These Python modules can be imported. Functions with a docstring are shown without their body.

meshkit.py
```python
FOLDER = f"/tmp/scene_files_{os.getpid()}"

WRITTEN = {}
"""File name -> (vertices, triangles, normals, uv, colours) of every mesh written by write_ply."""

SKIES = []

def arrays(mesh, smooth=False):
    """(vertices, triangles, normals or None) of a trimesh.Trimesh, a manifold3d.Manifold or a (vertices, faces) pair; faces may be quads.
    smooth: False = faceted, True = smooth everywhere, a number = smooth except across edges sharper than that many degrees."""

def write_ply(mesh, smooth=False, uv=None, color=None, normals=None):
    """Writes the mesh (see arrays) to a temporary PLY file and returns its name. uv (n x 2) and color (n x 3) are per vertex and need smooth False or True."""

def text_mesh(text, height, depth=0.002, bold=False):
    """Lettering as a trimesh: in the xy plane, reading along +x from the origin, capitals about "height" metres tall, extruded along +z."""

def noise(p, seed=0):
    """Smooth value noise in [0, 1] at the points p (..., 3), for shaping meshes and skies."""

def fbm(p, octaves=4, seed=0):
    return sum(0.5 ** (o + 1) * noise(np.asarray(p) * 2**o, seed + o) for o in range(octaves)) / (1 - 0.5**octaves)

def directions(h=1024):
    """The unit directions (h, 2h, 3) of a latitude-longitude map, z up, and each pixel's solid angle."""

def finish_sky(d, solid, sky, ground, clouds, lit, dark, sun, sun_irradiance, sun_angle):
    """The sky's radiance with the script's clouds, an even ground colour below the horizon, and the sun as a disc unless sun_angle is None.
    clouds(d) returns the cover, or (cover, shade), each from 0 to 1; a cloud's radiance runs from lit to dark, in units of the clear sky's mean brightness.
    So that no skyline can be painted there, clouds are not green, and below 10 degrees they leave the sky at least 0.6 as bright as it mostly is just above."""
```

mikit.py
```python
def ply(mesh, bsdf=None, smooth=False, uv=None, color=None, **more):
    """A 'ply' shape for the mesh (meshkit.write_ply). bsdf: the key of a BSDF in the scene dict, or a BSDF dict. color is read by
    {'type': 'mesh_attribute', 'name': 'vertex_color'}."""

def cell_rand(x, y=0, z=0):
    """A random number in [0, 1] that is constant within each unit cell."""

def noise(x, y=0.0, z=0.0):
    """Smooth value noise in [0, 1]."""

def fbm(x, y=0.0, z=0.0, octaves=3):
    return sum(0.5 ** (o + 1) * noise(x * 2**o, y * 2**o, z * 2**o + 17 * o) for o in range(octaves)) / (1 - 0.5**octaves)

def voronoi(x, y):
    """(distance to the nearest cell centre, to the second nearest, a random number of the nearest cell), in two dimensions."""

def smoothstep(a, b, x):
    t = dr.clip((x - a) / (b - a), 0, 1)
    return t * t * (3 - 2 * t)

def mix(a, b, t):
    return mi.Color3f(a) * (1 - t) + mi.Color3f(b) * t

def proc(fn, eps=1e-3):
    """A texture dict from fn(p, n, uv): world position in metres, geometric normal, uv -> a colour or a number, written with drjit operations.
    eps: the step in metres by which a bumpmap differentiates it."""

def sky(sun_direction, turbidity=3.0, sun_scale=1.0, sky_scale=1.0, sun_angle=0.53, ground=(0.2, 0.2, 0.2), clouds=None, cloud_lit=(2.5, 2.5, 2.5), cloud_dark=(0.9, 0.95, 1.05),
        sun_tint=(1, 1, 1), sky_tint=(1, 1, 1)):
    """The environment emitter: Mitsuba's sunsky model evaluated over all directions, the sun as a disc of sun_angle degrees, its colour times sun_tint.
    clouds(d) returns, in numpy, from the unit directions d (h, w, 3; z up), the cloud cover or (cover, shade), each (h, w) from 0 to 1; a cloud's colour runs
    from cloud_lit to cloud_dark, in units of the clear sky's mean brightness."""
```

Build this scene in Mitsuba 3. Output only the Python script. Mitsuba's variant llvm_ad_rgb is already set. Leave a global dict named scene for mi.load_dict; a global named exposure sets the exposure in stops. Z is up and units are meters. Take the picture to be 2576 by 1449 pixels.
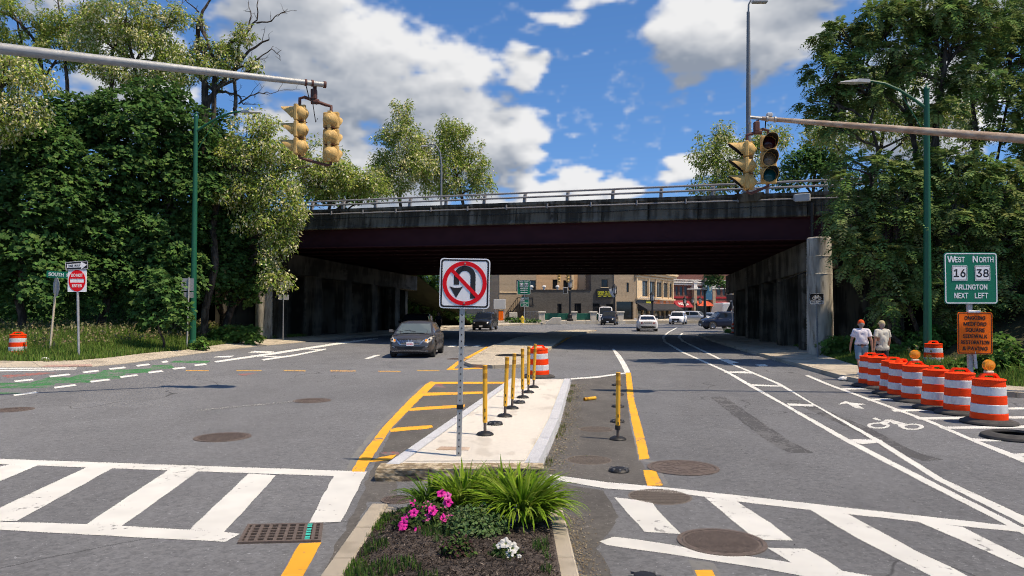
import math, random, numpy as np, trimesh, manifold3d as m3, mitsuba as mi, drjit as dr
import mikit, meshkit
from mikit import proc, noise, fbm, voronoi, cell_rand, smoothstep, mix
from shapely.geometry import Polygon, LineString, Point, box as sbox
from shapely.ops import unary_union
from shapely import affinity
T = mi.ScalarTransform4f
scene, labels = {'type': 'scene'}, {}
rng = np.random.default_rng(7)
A_ = lambda *v: np.array(v, float)

# ---------------------------------------------------------------- camera, sky, exposure
F, CX, CY, CAMZ = 1860.0, 1288.0, 724.5, 2.1          # focal length and centre in units of a 2576 x 1449 frame
PITCH = math.radians(1.586)
cp, sp = math.cos(PITCH), math.sin(PITCH)
scene['camera'] = {'type': 'perspective', 'fov_axis': 'x', 'fov': math.degrees(2 * math.atan(1288 / F)), 'near_clip': 0.05, 'far_clip': 3000.0,
                   'to_world': T().look_at(origin=[0, 0, CAMZ], target=[0, cp, CAMZ + sp], up=[0, 0, 1])}
SUN = A_(0.525, -0.225, 1.0)
exposure = 1.68

# cumulus: (azimuth, elevation, half width, half height) in degrees, strength
CLOUDS = [(-17, 21, 6.5, 8, 1.0), (-10.0, 17, 7, 5.5, 1.0), (-3.8, 16.8, 4.2, 4.0, .9), (1.2, 18.3, 2.6, 1.9, .85), (-4, 12.5, 6.5, 4.5, 1.1), (0.8, 13, 3.2, 3.2, 1.0),
          (-10, 9, 6, 4, .9), (-15, 12, 6, 5, .9), (1, 9.0, 3.0, 1.8, .8), (4.5, 9.2, 3.6, 1.9, 1.0), (8.5, 8.8, 2.4, 1.5, 1.05), (1, 7.5, 6, 2, .9),
          (3.2, 21.9, 3.2, 0.8, .60), (7, 22.8, 4, .7, .5), (15.0, 19.8, 5.6, 4.2, 1.15), (19.5, 19.0, 5, 4.6, 1.0), (23, 23, 5, 3, 1.0), (12.5, 17.6, 2.5, 1.6, .6),
          (13, 10.6, 2.6, 1.7, 1.0), (16, 10.8, 2.2, 1.8, .9), (29, 13, 6, 5, 1.0), (33, 21, 7, 6, 1.0), (-27, 15, 5, 6, .9), (-33, 22, 4, 5, .8), (-26, 27, 8, 4, .7)]


def cloud_density(az, el):
    a_, e_ = np.radians(az), np.radians(el)
    d = np.stack([np.sin(a_) * np.cos(e_), np.cos(a_) * np.cos(e_), np.sin(e_)], -1)
    q = d / (np.maximum(d[..., 2:], 0) + 0.35) * 7.0
    w = meshkit.fbm(q * 1.3 + 3.0, 4) - 0.5
    w2 = meshkit.fbm(q * 1.3 + 41.0, 4) - 0.5
    puff = 1 - 2 * np.abs(meshkit.fbm(q * 1.9 + 9.0, 5) - 0.5)
    fine = meshkit.fbm(q * 4.0 + 9.0, 5) - 0.5
    inside = np.clip((46 - np.abs(az)) / 8, 0, 1) * np.clip((34 - el) / 6, 0, 1)
    a, e = az + 3.0 * w, el + 2.4 * w2
    s = np.zeros_like(az)
    for (x, y, rx, ry, k) in CLOUDS:
        r2 = ((a - x) / rx) ** 2 + ((e - y) / np.where(e > y, ry, ry * 0.8)) ** 2
        b = k * (1 - r2)
        s = np.maximum(s, b) + 0.25 * np.maximum(0, np.minimum(s, b))
    wide = 2.2 * (meshkit.fbm(d / (np.maximum(d[..., 2:], 0) + 0.25) * 2.2 + 20.0, 5) - 0.50)
    big = inside * s + (1 - inside) * wide
    return big + (0.58 * fine + 1.15 * (puff - 0.86)) * np.clip(1.0 + 2.0 * big, .08, 1), big


def clouds(d):
    az, el = np.degrees(np.arctan2(d[..., 0], d[..., 1])), np.degrees(np.arcsin(np.clip(d[..., 2], -1, 1)))
    dens, big = cloud_density(az, el)
    near = cloud_density(az + .55, el + .75)[0]
    far, above = cloud_density(az + 1.6, el + 2.6)
    cover = np.clip((dens - 0.06) / 0.52, 0, 1)
    cover = cover * cover * (3 - 2 * cover)
    soft = np.clip((big - .25) / .6, 0, 1)
    shade = 0.26 + (0.60 - .30 * soft) * (near - dens) + 0.26 * (far - dens) + 0.52 * np.clip(above, 0, 1.2)
    return cover * 0.97, np.clip(shade, 0, 1)


scene['sky'] = mikit.sky(SUN.tolist(), turbidity=3.0, clouds=clouds, cloud_lit=(3.0, 2.98, 2.95), cloud_dark=(0.95, 1.09, 1.32), sky_tint=(0.62, 0.88, 1.14))


def ray(x, y):
    c = A_((x - CX) / F, (CY - y) / F, 1)
    return A_(c[0], c[2] * cp - c[1] * sp, c[2] * sp + c[1] * cp)


def G(x, y, z=0.0):
    """The point of the level z that the photograph shows at (x, y)."""
    r = ray(x, y)
    return A_(0, 0, CAMZ) + r * ((z - CAMZ) / r[2])


def at(x, y, Y):
    r = ray(x, y)
    return A_(0, 0, CAMZ) + r * (Y / r[1])


def onplane(x, y, p, n):
    r = ray(x, y)
    o = A_(0, 0, CAMZ)
    return o + r * (np.dot(p - o, n) / np.dot(r, n))


# ---------------------------------------------------------------- scene tree helpers
def numbered(name):
    used = lambda k: k in scene or k in labels or k in _reserved
    if not used(name):
        _reserved.add(name)
        return name
    i = 1
    while used(f'{name}_{i:03d}'):
        i += 1
    _reserved.add(f'{name}_{i:03d}')
    return f'{name}_{i:03d}'


_reserved = set()


def thing(name, label=None, cat=None, group=None, kind=None):
    k = numbered(name)
    d = {}
    if label: d['label'] = label
    if cat: d['category'] = cat
    if group: d['group'] = group
    if kind: d['kind'] = kind
    labels[k] = d
    return k


def put(name, mesh, mat, parent=None, smooth=False, color=None, uv=None, M=None, label=None, kind=None):
    """One entry of the scene: a part of parent, or (parent None) the mesh of an entry that thing() named."""
    k = numbered(f'{parent}__{name}') if parent else name
    d = mikit.ply(mesh, mat, smooth=smooth, color=color, uv=uv)
    if M is not None: d['to_world'] = T(M)
    scene[k] = d
    if label or kind:
        labels[k] = {**labels.get(k, {}), **({'label': label} if label else {}), **({'kind': kind} if kind else {})}
    return k


def clone(root, M, label, group=None, name=None, skip=()):
    """A copy of a thing and its parts under the next number, moved by the 4x4 matrix M."""
    r = thing(name or root, label, labels[root]['category'], group or labels[root].get('group'))
    for k in [k for k in scene if k.startswith(root + '__') and not any(s in k for s in skip)]:
        old = np.array(scene[k]['to_world'].matrix) if 'to_world' in scene[k] else np.eye(4)
        scene[r + k[len(root):]] = {**scene[k], 'to_world': T(M @ old)}
        if k in labels: labels[r + k[len(root):]] = dict(labels[k])
    return r


# ---------------------------------------------------------------- mesh helpers: a mesh is (vertices, triangles)
def cat(*ms):
    v, f, n = [], [], 0
    for m in ms:
        if m is None: continue
        v.append(np.asarray(m[0], float)); f.append(np.asarray(m[1], int) + n); n += len(m[0])
    return np.vstack(v), np.vstack(f)


def tm(m): return (np.array(m.vertices), np.array(m.faces))


def xf(m, M): return (np.c_[m[0], np.ones(len(m[0]))] @ np.asarray(M).T)[:, :3], m[1]


def mv(m, x=0, y=0, z=0): return m[0] + A_(x, y, z), m[1]


def Rz(a):
    c, s = math.cos(a), math.sin(a)
    return A_([c, -s, 0, 0], [s, c, 0, 0], [0, 0, 1, 0], [0, 0, 0, 1])


def Rx(a):
    c, s = math.cos(a), math.sin(a)
    return A_([1, 0, 0, 0], [0, c, -s, 0], [0, s, c, 0], [0, 0, 0, 1])


def Ry(a):
    c, s = math.cos(a), math.sin(a)
    return A_([c, 0, s, 0], [0, 1, 0, 0], [-s, 0, c, 0], [0, 0, 0, 1])


def Tr(x, y=None, z=None):
    M = np.eye(4)
    M[:3, 3] = x if y is None else (x, y, z)
    return M


def Sc(s): return np.diag([s, s, s, 1.0])


_BF = [[0, 2, 3], [0, 3, 1], [4, 5, 7], [4, 7, 6], [0, 1, 5], [0, 5, 4], [2, 6, 7], [2, 7, 3], [0, 4, 6], [0, 6, 2], [1, 3, 7], [1, 7, 5]]


def box(x0, x1, y0, y1, z0, z1):
    return A_(*[[x, y, z] for z in (z0, z1) for y in (y0, y1) for x in (x0, x1)]), np.array(_BF)


def bbox(x0, x1, y0, y1, z0, z1, b=0.01):
    """A box with chamfered edges."""
    p = []
    for x, sx in ((x0, 1), (x1, -1)):
        for y, sy in ((y0, 1), (y1, -1)):
            for z, sz in ((z0, 1), (z1, -1)):
                p += [(x + sx * b, y + sy * b, z), (x + sx * b, y, z + sz * b), (x, y + sy * b, z + sz * b)]
    return hull(p)


def hull(p):
    h = m3.Manifold.hull_points(np.asarray(p, float)).to_mesh()
    return np.array(h.vert_properties[:, :3], float), np.array(h.tri_verts, int)


def hexa(p8):
    """A block from 8 corners: 4 below, 4 above, both in the same turn."""
    p = np.asarray(p8, float)
    return p, np.array([[0, 2, 1], [0, 3, 2], [4, 5, 6], [4, 6, 7], [0, 1, 5], [0, 5, 4], [1, 2, 6], [1, 6, 5], [2, 3, 7], [2, 7, 6], [3, 0, 4], [3, 4, 7]])


def tube(path, r, sides=8, caps=True):
    p = np.asarray(path, float)
    r = np.broadcast_to(np.asarray(r, float), (len(p),))
    t = np.gradient(p, axis=0)
    t /= np.linalg.norm(t, axis=1, keepdims=True) + 1e-12
    a = np.cross(t[0], [0, 0, 1.0] if abs(t[0][2]) < 0.9 else [1.0, 0, 0])
    fr = []
    for ti in t:
        a = a - ti * np.dot(a, ti)
        a /= np.linalg.norm(a) + 1e-12
        fr.append(a)
    a = np.array(fr)
    b = np.cross(t, a)
    ang = np.arange(sides) * 2 * np.pi / sides
    v = (p[:, None] + r[:, None, None] * (np.cos(ang)[None, :, None] * a[:, None] + np.sin(ang)[None, :, None] * b[:, None])).reshape(-1, 3)
    i, j = [x.ravel() for x in np.meshgrid(np.arange(len(p) - 1), np.arange(sides), indexing='ij')]
    q0, q1, q2, q3 = i * sides + j, i * sides + (j + 1) % sides, (i + 1) * sides + (j + 1) % sides, (i + 1) * sides + j
    f = np.vstack([np.c_[q0, q1, q2], np.c_[q0, q2, q3]])
    if caps:
        n = len(v)
        v = np.vstack([v, p[0], p[-1]])
        k = np.arange(sides)
        e = (len(p) - 1) * sides
        f = np.vstack([f, np.c_[np.full(sides, n), (k + 1) % sides, k], np.c_[np.full(sides, n + 1), e + k, e + (k + 1) % sides]])
    return v, f


def lathe(prof, n=24, ang=2 * math.pi):
    """Turned about z from (r, z) pairs running upwards on the outside."""
    prof = np.asarray(prof, float)
    k = len(prof)
    th = np.arange(n) * 2 * np.pi / n
    v = np.stack([np.outer(np.cos(th), prof[:, 0]), np.outer(np.sin(th), prof[:, 0]), np.tile(prof[:, 1], (n, 1))], -1).reshape(-1, 3)
    i, j = [x.ravel() for x in np.meshgrid(np.arange(n), np.arange(k - 1), indexing='ij')]
    a, b, c, d = i * k + j, ((i + 1) % n) * k + j, ((i + 1) % n) * k + j + 1, i * k + j + 1
    return v, np.vstack([np.c_[a, b, c], np.c_[a, c, d]])


def polys(g): return [p for p in getattr(g, 'geoms', [g]) if p.geom_type == 'Polygon' and p.area > 1e-9]


def prism(poly, z0, z1):
    ms = []
    for p in polys(poly):
        m = trimesh.creation.extrude_polygon(p, z1 - z0, engine='earcut')
        ms.append(mv(tm(m), 0, 0, z0))
    return cat(*ms)


def sheet(poly, z):
    ms = []
    for p in polys(poly):
        v, f = trimesh.creation.triangulate_polygon(p, engine='earcut')
        f = np.array(f)
        e1, e2 = v[f[:, 1]] - v[f[:, 0]], v[f[:, 2]] - v[f[:, 0]]
        flip = e1[:, 0] * e2[:, 1] - e1[:, 1] * e2[:, 0] < 0
        f[flip] = f[flip][:, ::-1]
        ms.append((np.c_[v, np.full(len(v), z)], f))
    return cat(*ms)


def rrect(w, h, r, cx=0, cy=0):
    return sbox(cx - w / 2 + r, cy - h / 2 + r, cx + w / 2 - r, cy + h / 2 - r).buffer(r, quad_segs=5)


_TX = {}


def text(s, h, depth=0.002, bold=False, width=None):
    """Lettering centred on the origin, capitals h tall."""
    k = (s, bold)
    if k not in _TX:
        m = meshkit.text_mesh(s, 1.0, 1.0, bold)
        _TX[k] = tm(m)
    v, f = _TX[k]
    v = v.copy()
    w = v[:, 0].max() - v[:, 0].min()
    v[:, 0] -= (v[:, 0].max() + v[:, 0].min()) / 2
    v[:, 1] -= 0.5
    sx = h if width is None else width / w
    return v * A_(sx, h, depth), f


def frame(o, yaw=0.0, tilt=0.0, lean=0.0):
    """Sign frame: local x to the viewer's right, y up, z towards the viewer; yaw turns about the vertical, lean leans in the face's plane, tilt tips it."""
    M = Tr(*o) @ Rz(yaw) @ A_([1, 0, 0, 0], [0, 0, -1, 0], [0, 1, 0, 0], [0, 0, 0, 1]) @ Rz(lean) @ Rx(tilt)
    return M


# ---------------------------------------------------------------- materials
def mat(name, rgb, rough=0.6, metallic=0.0, two=True, **kw):
    b = {'type': 'principled', 'base_color': rgb if isinstance(rgb, dict) else {'type': 'rgb', 'value': list(map(float, rgb))}, 'roughness': rough if isinstance(rough, dict) else float(rough), 'metallic': float(metallic), **kw}
    scene[name] = {'type': 'twosided', 'bsdf': b} if two else b
    return name


def bumped(name, rgb, height, rough=0.8, scale=1.0, eps=2e-3, **kw):
    b = {'type': 'principled', 'base_color': rgb if isinstance(rgb, dict) else {'type': 'rgb', 'value': list(map(float, rgb))}, 'roughness': float(rough), **kw}
    scene[name] = {'type': 'twosided', 'bsdf': {'type': 'bumpmap', 'arbitrary': proc(height, eps), 'scale': scale, 'bsdf': b}}
    return name


VC = {'type': 'mesh_attribute', 'name': 'vertex_color'}
scene['leaf'] = {'type': 'principledthin', 'base_color': VC, 'roughness': 0.40, 'diff_trans': 0.55, 'eta': 1.45, 'spec_trans': 0.0}
scene['petal'] = {'type': 'principledthin', 'base_color': VC, 'roughness': 0.6, 'diff_trans': 0.5, 'eta': 1.4, 'spec_trans': 0.0}


def f_asphalt(p, n, uv):
    g = noise(p.x * 55, p.y * 55) * 0.5 + noise(p.x * 21, p.y * 21, 4.0) * 0.5
    big = fbm(p.x * 0.35 + 5, p.y * 0.16, 0.0, 3)
    mid = fbm(p.x * 1.7 + 2.7, p.y * 1.1, 3.0, 3)
    v = 0.128 * (0.72 + 0.30 * big + 0.26 * mid) * (0.72 + 0.56 * g)
    s = noise(p.x * 40, p.y * 40, 9.0)
    v = v + 0.09 * smoothstep(0.90, 0.97, s) - 0.02 * smoothstep(0.86, 0.93, noise(p.x * 27, p.y * 27, 2.0))
    crack = dr.abs(fbm(p.x * 0.21 + 8.3, p.y * 0.17 + 1.2, 0.0, 4) - 0.5)
    v = v * (1 - 0.5 * (1 - smoothstep(0.0, 0.0028, crack)))
    return mi.Color3f(v * 0.97, v * 0.995, v * 1.04)


mat('asphalt', proc(f_asphalt), 0.85, specular=0.3)


def f_asphalt_old(p, n, uv):
    g = noise(p.x * 60, p.y * 60) * 0.5 + noise(p.x * 23, p.y * 23, 4.0) * 0.5
    b = fbm(p.x * 2.3 + 1, p.y * 1.1, 3.0, 4)
    v = 0.088 * (0.70 + 0.5 * b) * (0.75 + 0.5 * g)
    v = v + 0.10 * smoothstep(0.90, 0.97, noise(p.x * 44, p.y * 44, 9.0))
    return mi.Color3f(v * 1.05, v, v * 0.93)


mat('old_asphalt', proc(f_asphalt_old), 0.9, specular=0.3)


def paint_fn(rgb, wear, seed):
    def fn(p, n, uv):
        g = fbm(p.x * 19 + seed, p.y * 19, 0.0, 3)
        w = fbm(p.x * 2.1 + seed, p.y * 2.1, 5.0, 3)
        k = smoothstep(0.60 - wear, 0.74 - wear, g * 0.55 + w * 0.45)
        t = mi.Color3f(*rgb) * (0.86 + 0.22 * fbm(p.x * 3 + seed, p.y * 3, 2.0, 3))
        return mix(t, mi.Color3f(0.125, 0.125, 0.125), 0.85 * k)
    return fn


mat('white_line', proc(paint_fn((0.55, 0.55, 0.515), -0.05, 3.0)), 0.8)
mat('yellow_line', proc(paint_fn((0.72, 0.33, 0.02), -0.02, 8.0)), 0.8)
mat('green_lane', proc(paint_fn((0.035, 0.13, 0.045), 0.12, 1.0)), 0.85)
mat('ramp_pink', proc(paint_fn((0.36, 0.24, 0.20), 0.02, 6.0)), 0.9)
mat('red_spray', proc(paint_fn((0.26, 0.075, 0.06), 0.20, 5.0)), 0.85)
mat('old_line', proc(paint_fn((0.16, 0.16, 0.152), 0.10, 5.0)), 0.85)
mat('tyre_rubber_mark', proc(paint_fn((0.066, 0.066, 0.067), 0.13, 2.0)), 0.75)


def f_walk(p, n, uv):
    g = fbm(p.x * 14, p.y * 14, p.z * 14, 3)
    b = fbm(p.x * 0.9, p.y * 0.9, p.z, 3)
    st = smoothstep(0.60, 0.72, fbm(p.x * 1.6 + 9, p.y * 1.6, 2.0, 4))
    return mix(mi.Color3f(0.34, 0.30, 0.235) * (0.80 + 0.12 * g + 0.28 * b), mi.Color3f(0.20, 0.175, 0.135), 0.6 * st)


mat('walk_concrete', proc(f_walk), 0.9)


def f_pale(p, n, uv):
    g = fbm(p.x * 23, p.y * 23, p.z * 23, 3)
    b = fbm(p.x * 1.4, p.y * 0.7, p.z, 3)
    st = smoothstep(0.62, 0.75, fbm(p.x * 2.6 + 9, p.y * 1.1, 2.0, 4))
    return mix(mi.Color3f(0.50, 0.47, 0.41) * (0.80 + 0.18 * g + 0.20 * b), mi.Color3f(0.33, 0.30, 0.25), 0.5 * st)


mat('pale_concrete', proc(f_pale), 0.9)


def f_granite(p, n, uv):
    s = noise(p.x * 90, p.y * 90, p.z * 90)
    b = fbm(p.x * 3, p.y * 3, p.z * 3, 3)
    return mi.Color3f(0.42, 0.43, 0.445) * (0.74 + 0.30 * s + 0.24 * b)


mat('granite', proc(f_granite), 0.75)


def f_oldstone(p, n, uv):
    s = fbm(p.x * 20, p.y * 20, p.z * 26, 4)
    b = fbm(p.x * 4 + 3, p.y * 4, p.z * 4, 3)
    t = mix((0.20, 0.155, 0.095), (0.40, 0.34, 0.24), smoothstep(0.35, 0.65, s))
    return mix(t, mi.Color3f(0.075, 0.06, 0.045), smoothstep(0.52, 0.66, b))


bumped('old_stone', proc(f_oldstone), lambda p, n, uv: 0.03 * fbm(p.x * 14, p.y * 14, p.z * 18, 4), 0.95)


def f_bridge(p, n, uv):
    """Weathered parapet concrete: dark algae runs, clean patches, in streaks that hang from the top edge."""
    u = p.x * -0.889 + p.y * 0.457
    run = fbm(u * 5.5, p.z * 0.45, 0.0, 4)
    fine = fbm(u * 30, p.z * 2.2, 0.0, 3)
    blot = fbm(u * 0.9 + 7, p.z * 1.3, 3.0, 3)
    t = smoothstep(0.36, 0.66, run * 0.50 + blot * 0.35 + fine * 0.15)
    c = mix((0.034, 0.030, 0.022), (0.140, 0.128, 0.098), t)
    joint = dr.abs(u / 2.46 - dr.floor(u / 2.46) - 0.5) * 2.46
    drip = (1 - smoothstep(0.03, 0.17, joint + 0.10 * (noise(p.z * 5, u * 2) - 0.5))) * smoothstep(0.35, 0.6, fbm(u * 3, p.z * 3, 8.0, 3))
    return mix(c, mi.Color3f(0.20, 0.185, 0.155), 0.6 * drip)


mat('parapet_concrete', proc(f_bridge), 0.92)


def f_pier(p, n, uv):
    s = fbm(p.x * 3.5, p.y * 3.5, p.z * 0.8, 4)
    r = fbm(p.x * 9, p.y * 9, p.z * 1.1 + 4, 3)
    c = mix((0.29, 0.27, 0.225), (0.52, 0.49, 0.41), smoothstep(0.3, 0.62, s))
    return mix(c, mi.Color3f(0.115, 0.085, 0.05), 0.65 * smoothstep(0.55, 0.72, r))


mat('pier_concrete', proc(f_pier), 0.92)




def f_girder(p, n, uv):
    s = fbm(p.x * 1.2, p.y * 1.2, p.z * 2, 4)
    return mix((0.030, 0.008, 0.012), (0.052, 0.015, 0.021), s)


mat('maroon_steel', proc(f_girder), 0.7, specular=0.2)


def f_bark(p, n, uv):
    s = fbm(p.x * 9, p.y * 9, p.z * 2.2, 4)
    return mix((0.030, 0.023, 0.018), (0.105, 0.085, 0.068), smoothstep(0.35, 0.7, s))


mat('bark', proc(f_bark), 0.95)


def f_soil(p, n, uv):
    s = fbm(p.x * 2.5, p.y * 2.5, p.z * 2.5, 4)
    return mix((0.022, 0.021, 0.012), (0.05, 0.055, 0.022), s)


mat('soil', proc(f_soil), 1.0)


def f_mulch(p, n, uv):
    s = fbm(p.x * 28, p.y * 28, p.z * 28, 3)
    b = fbm(p.x * 3, p.y * 3, 1.0, 3)
    return mix((0.016, 0.013, 0.012), (0.100, 0.082, 0.070), smoothstep(0.3, 0.8, s * 0.7 + b * 0.3))


mat('mulch', proc(f_mulch), 1.0)


def brick_fn(a, b, mortar, u0, u1, bw=0.24, bh=0.085):
    def fn(p, n, uv):
        u, r = p.x * u0 + p.y * u1, dr.floor(p.z / bh)
        c = u / bw + 0.5 * (r - 2 * dr.floor(r / 2))
        k = cell_rand(c, r, 2.0)
        m = dr.maximum(smoothstep(0.40, 0.47, dr.abs(c - dr.floor(c) - 0.5)), smoothstep(0.36, 0.46, dr.abs(p.z / bh - r - 0.5)))
        w = fbm(u * 0.5, p.z * 0.8, 4.0, 3)
        band = 0.85 + 0.3 * fbm(u * 0.35, p.z * 3.2, 1.0, 2)
        return mix(mix(a, b, k * 0.6 + w * 0.4) * band, mi.Color3f(*mortar), 0.55 * m)
    return fn


mat('dark_brick', proc(brick_fn((0.060, 0.056, 0.05), (0.125, 0.115, 0.10), (0.13, 0.125, 0.115), 0.98, 0.17)), 0.9)
mat('tan_brick', proc(brick_fn((0.27, 0.205, 0.135), (0.36, 0.285, 0.20), (0.34, 0.30, 0.24), 0.98, 0.17)), 0.9)
mat('orange_brick', proc(brick_fn((0.43, 0.26, 0.13), (0.52, 0.34, 0.19), (0.46, 0.36, 0.25), 0.98, 0.17)), 0.9)
mat('red_brick', proc(brick_fn((0.125, 0.048, 0.040), (0.18, 0.072, 0.058), (0.2, 0.14, 0.12), 0.98, 0.17)), 0.9)


def f_galv(p, n, uv):
    s = fbm(p.x * 14, p.y * 14, p.z * 14, 4)
    w = fbm(p.x * 2 + 2, p.y * 2, p.z * 9, 3)
    return mi.Color3f(0.42, 0.43, 0.425) * (0.62 + 0.45 * s + 0.25 * w)


mat('galvanised', proc(f_galv), 0.55, 0.35)


def f_rustpole(p, n, uv):
    s = fbm(p.x * 5, p.y * 11, p.z * 11, 4)
    return mix((0.33, 0.235, 0.165), (0.49, 0.40, 0.31), smoothstep(0.35, 0.7, s))


mat('rusty_pole', proc(f_rustpole), 0.8)


def f_signal(p, n, uv):
    s = fbm(p.x * 16, p.y * 16, p.z * 5, 4)
    return mix((0.46, 0.285, 0.085), (0.62, 0.41, 0.14), smoothstep(0.25, 0.6, s))


mat('signal_yellow', proc(f_signal), 0.65)


def f_iron(p, n, uv):
    s = fbm(p.x * 30, p.y * 30, p.z, 3)
    ring = noise(p.x * 70, p.y * 70)
    return mix((0.075, 0.058, 0.050), (0.17, 0.135, 0.115), s * 0.6 + ring * 0.4)


mat('cast_iron', proc(f_iron), 0.75, 0.2)
mat('worn_cover', (0.125, 0.105, 0.088), 0.85)


def f_drum(p, n, uv):
    s = fbm(p.x * 9, p.y * 9, p.z * 5, 4)
    d = smoothstep(0.58, 0.75, fbm(p.x * 22, p.y * 22, p.z * 7, 3))
    return mix(mi.Color3f(0.95, 0.055, 0.001) * (0.90 + 0.14 * s), mi.Color3f(0.50, 0.05, 0.01), 0.25 * d)


mat('drum_orange', proc(f_drum), 0.6, specular=0.25)


def f_drumw(p, n, uv):
    d = smoothstep(0.60, 0.78, fbm(p.x * 14, p.y * 14, p.z * 4, 4))
    return mix(mi.Color3f(0.64, 0.64, 0.66), mi.Color3f(0.36, 0.33, 0.30), 0.4 * d)


mat('drum_white', proc(f_drumw), 0.45)


def f_tyre(p, n, uv):
    s = fbm(p.x * 12, p.y * 12, p.z * 12, 4)
    return mix((0.022, 0.021, 0.02), (0.075, 0.072, 0.068), s)


mat('tyre', proc(f_tyre), 0.85)
mat('rust_pipe', (0.115, 0.045, 0.035), 0.7)
mat('lens_red', (0.035, 0.004, 0.008), 0.15)
mat('lens_amber', (0.16, 0.14, 0.105), 0.2)
mat('lens_green', (0.0, 0.075, 0.09), 0.15)
mat('black', (0.012, 0.012, 0.012), 0.5)
mat('lamp_green', (0.010, 0.105, 0.052), 0.45)
mat('lamp_grey', (0.50, 0.51, 0.51), 0.5)
mat('pole_grey', (0.20, 0.215, 0.23), 0.55, 0.2)
mat('rail_grey', (0.30, 0.29, 0.285), 0.6, 0.1)
mat('sign_white', (0.84, 0.85, 0.86), 0.4)
mat('sign_green', (0.0, 0.165, 0.085), 0.42)
mat('sign_red', (0.74, 0.004, 0.012), 0.5, specular=0.25)
mat('sign_black', (0.014, 0.014, 0.015), 0.5)
mat('sign_orange', (0.92, 0.16, 0.004), 0.5, specular=0.25)
mat('sign_back', (0.36, 0.36, 0.36), 0.55, 0.4)
mat('post_yellow', (0.76, 0.40, 0.025), 0.5)
mat('post_band', (0.42, 0.20, 0.012), 0.4)
mat('bolt', (0.45, 0.42, 0.4), 0.4, 0.8)
mat('amber', (0.85, 0.30, 0.01), 0.2)
mat('cream', (0.60, 0.52, 0.38), 0.6)
mat('glass_dark', (0.010, 0.012, 0.014), 0.06, specular=0.6)
mat('windscreen', (0.10, 0.125, 0.125), 0.04, specular=1.0)
mat('pane_grey', (0.07, 0.085, 0.09), 0.12, specular=0.6)
mat('frame_dark', (0.02, 0.018, 0.016), 0.5)
mat('chrome', (0.75, 0.76, 0.78), 0.12, 1.0)
mat('white_stone', (0.70, 0.69, 0.66), 0.8)
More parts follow.
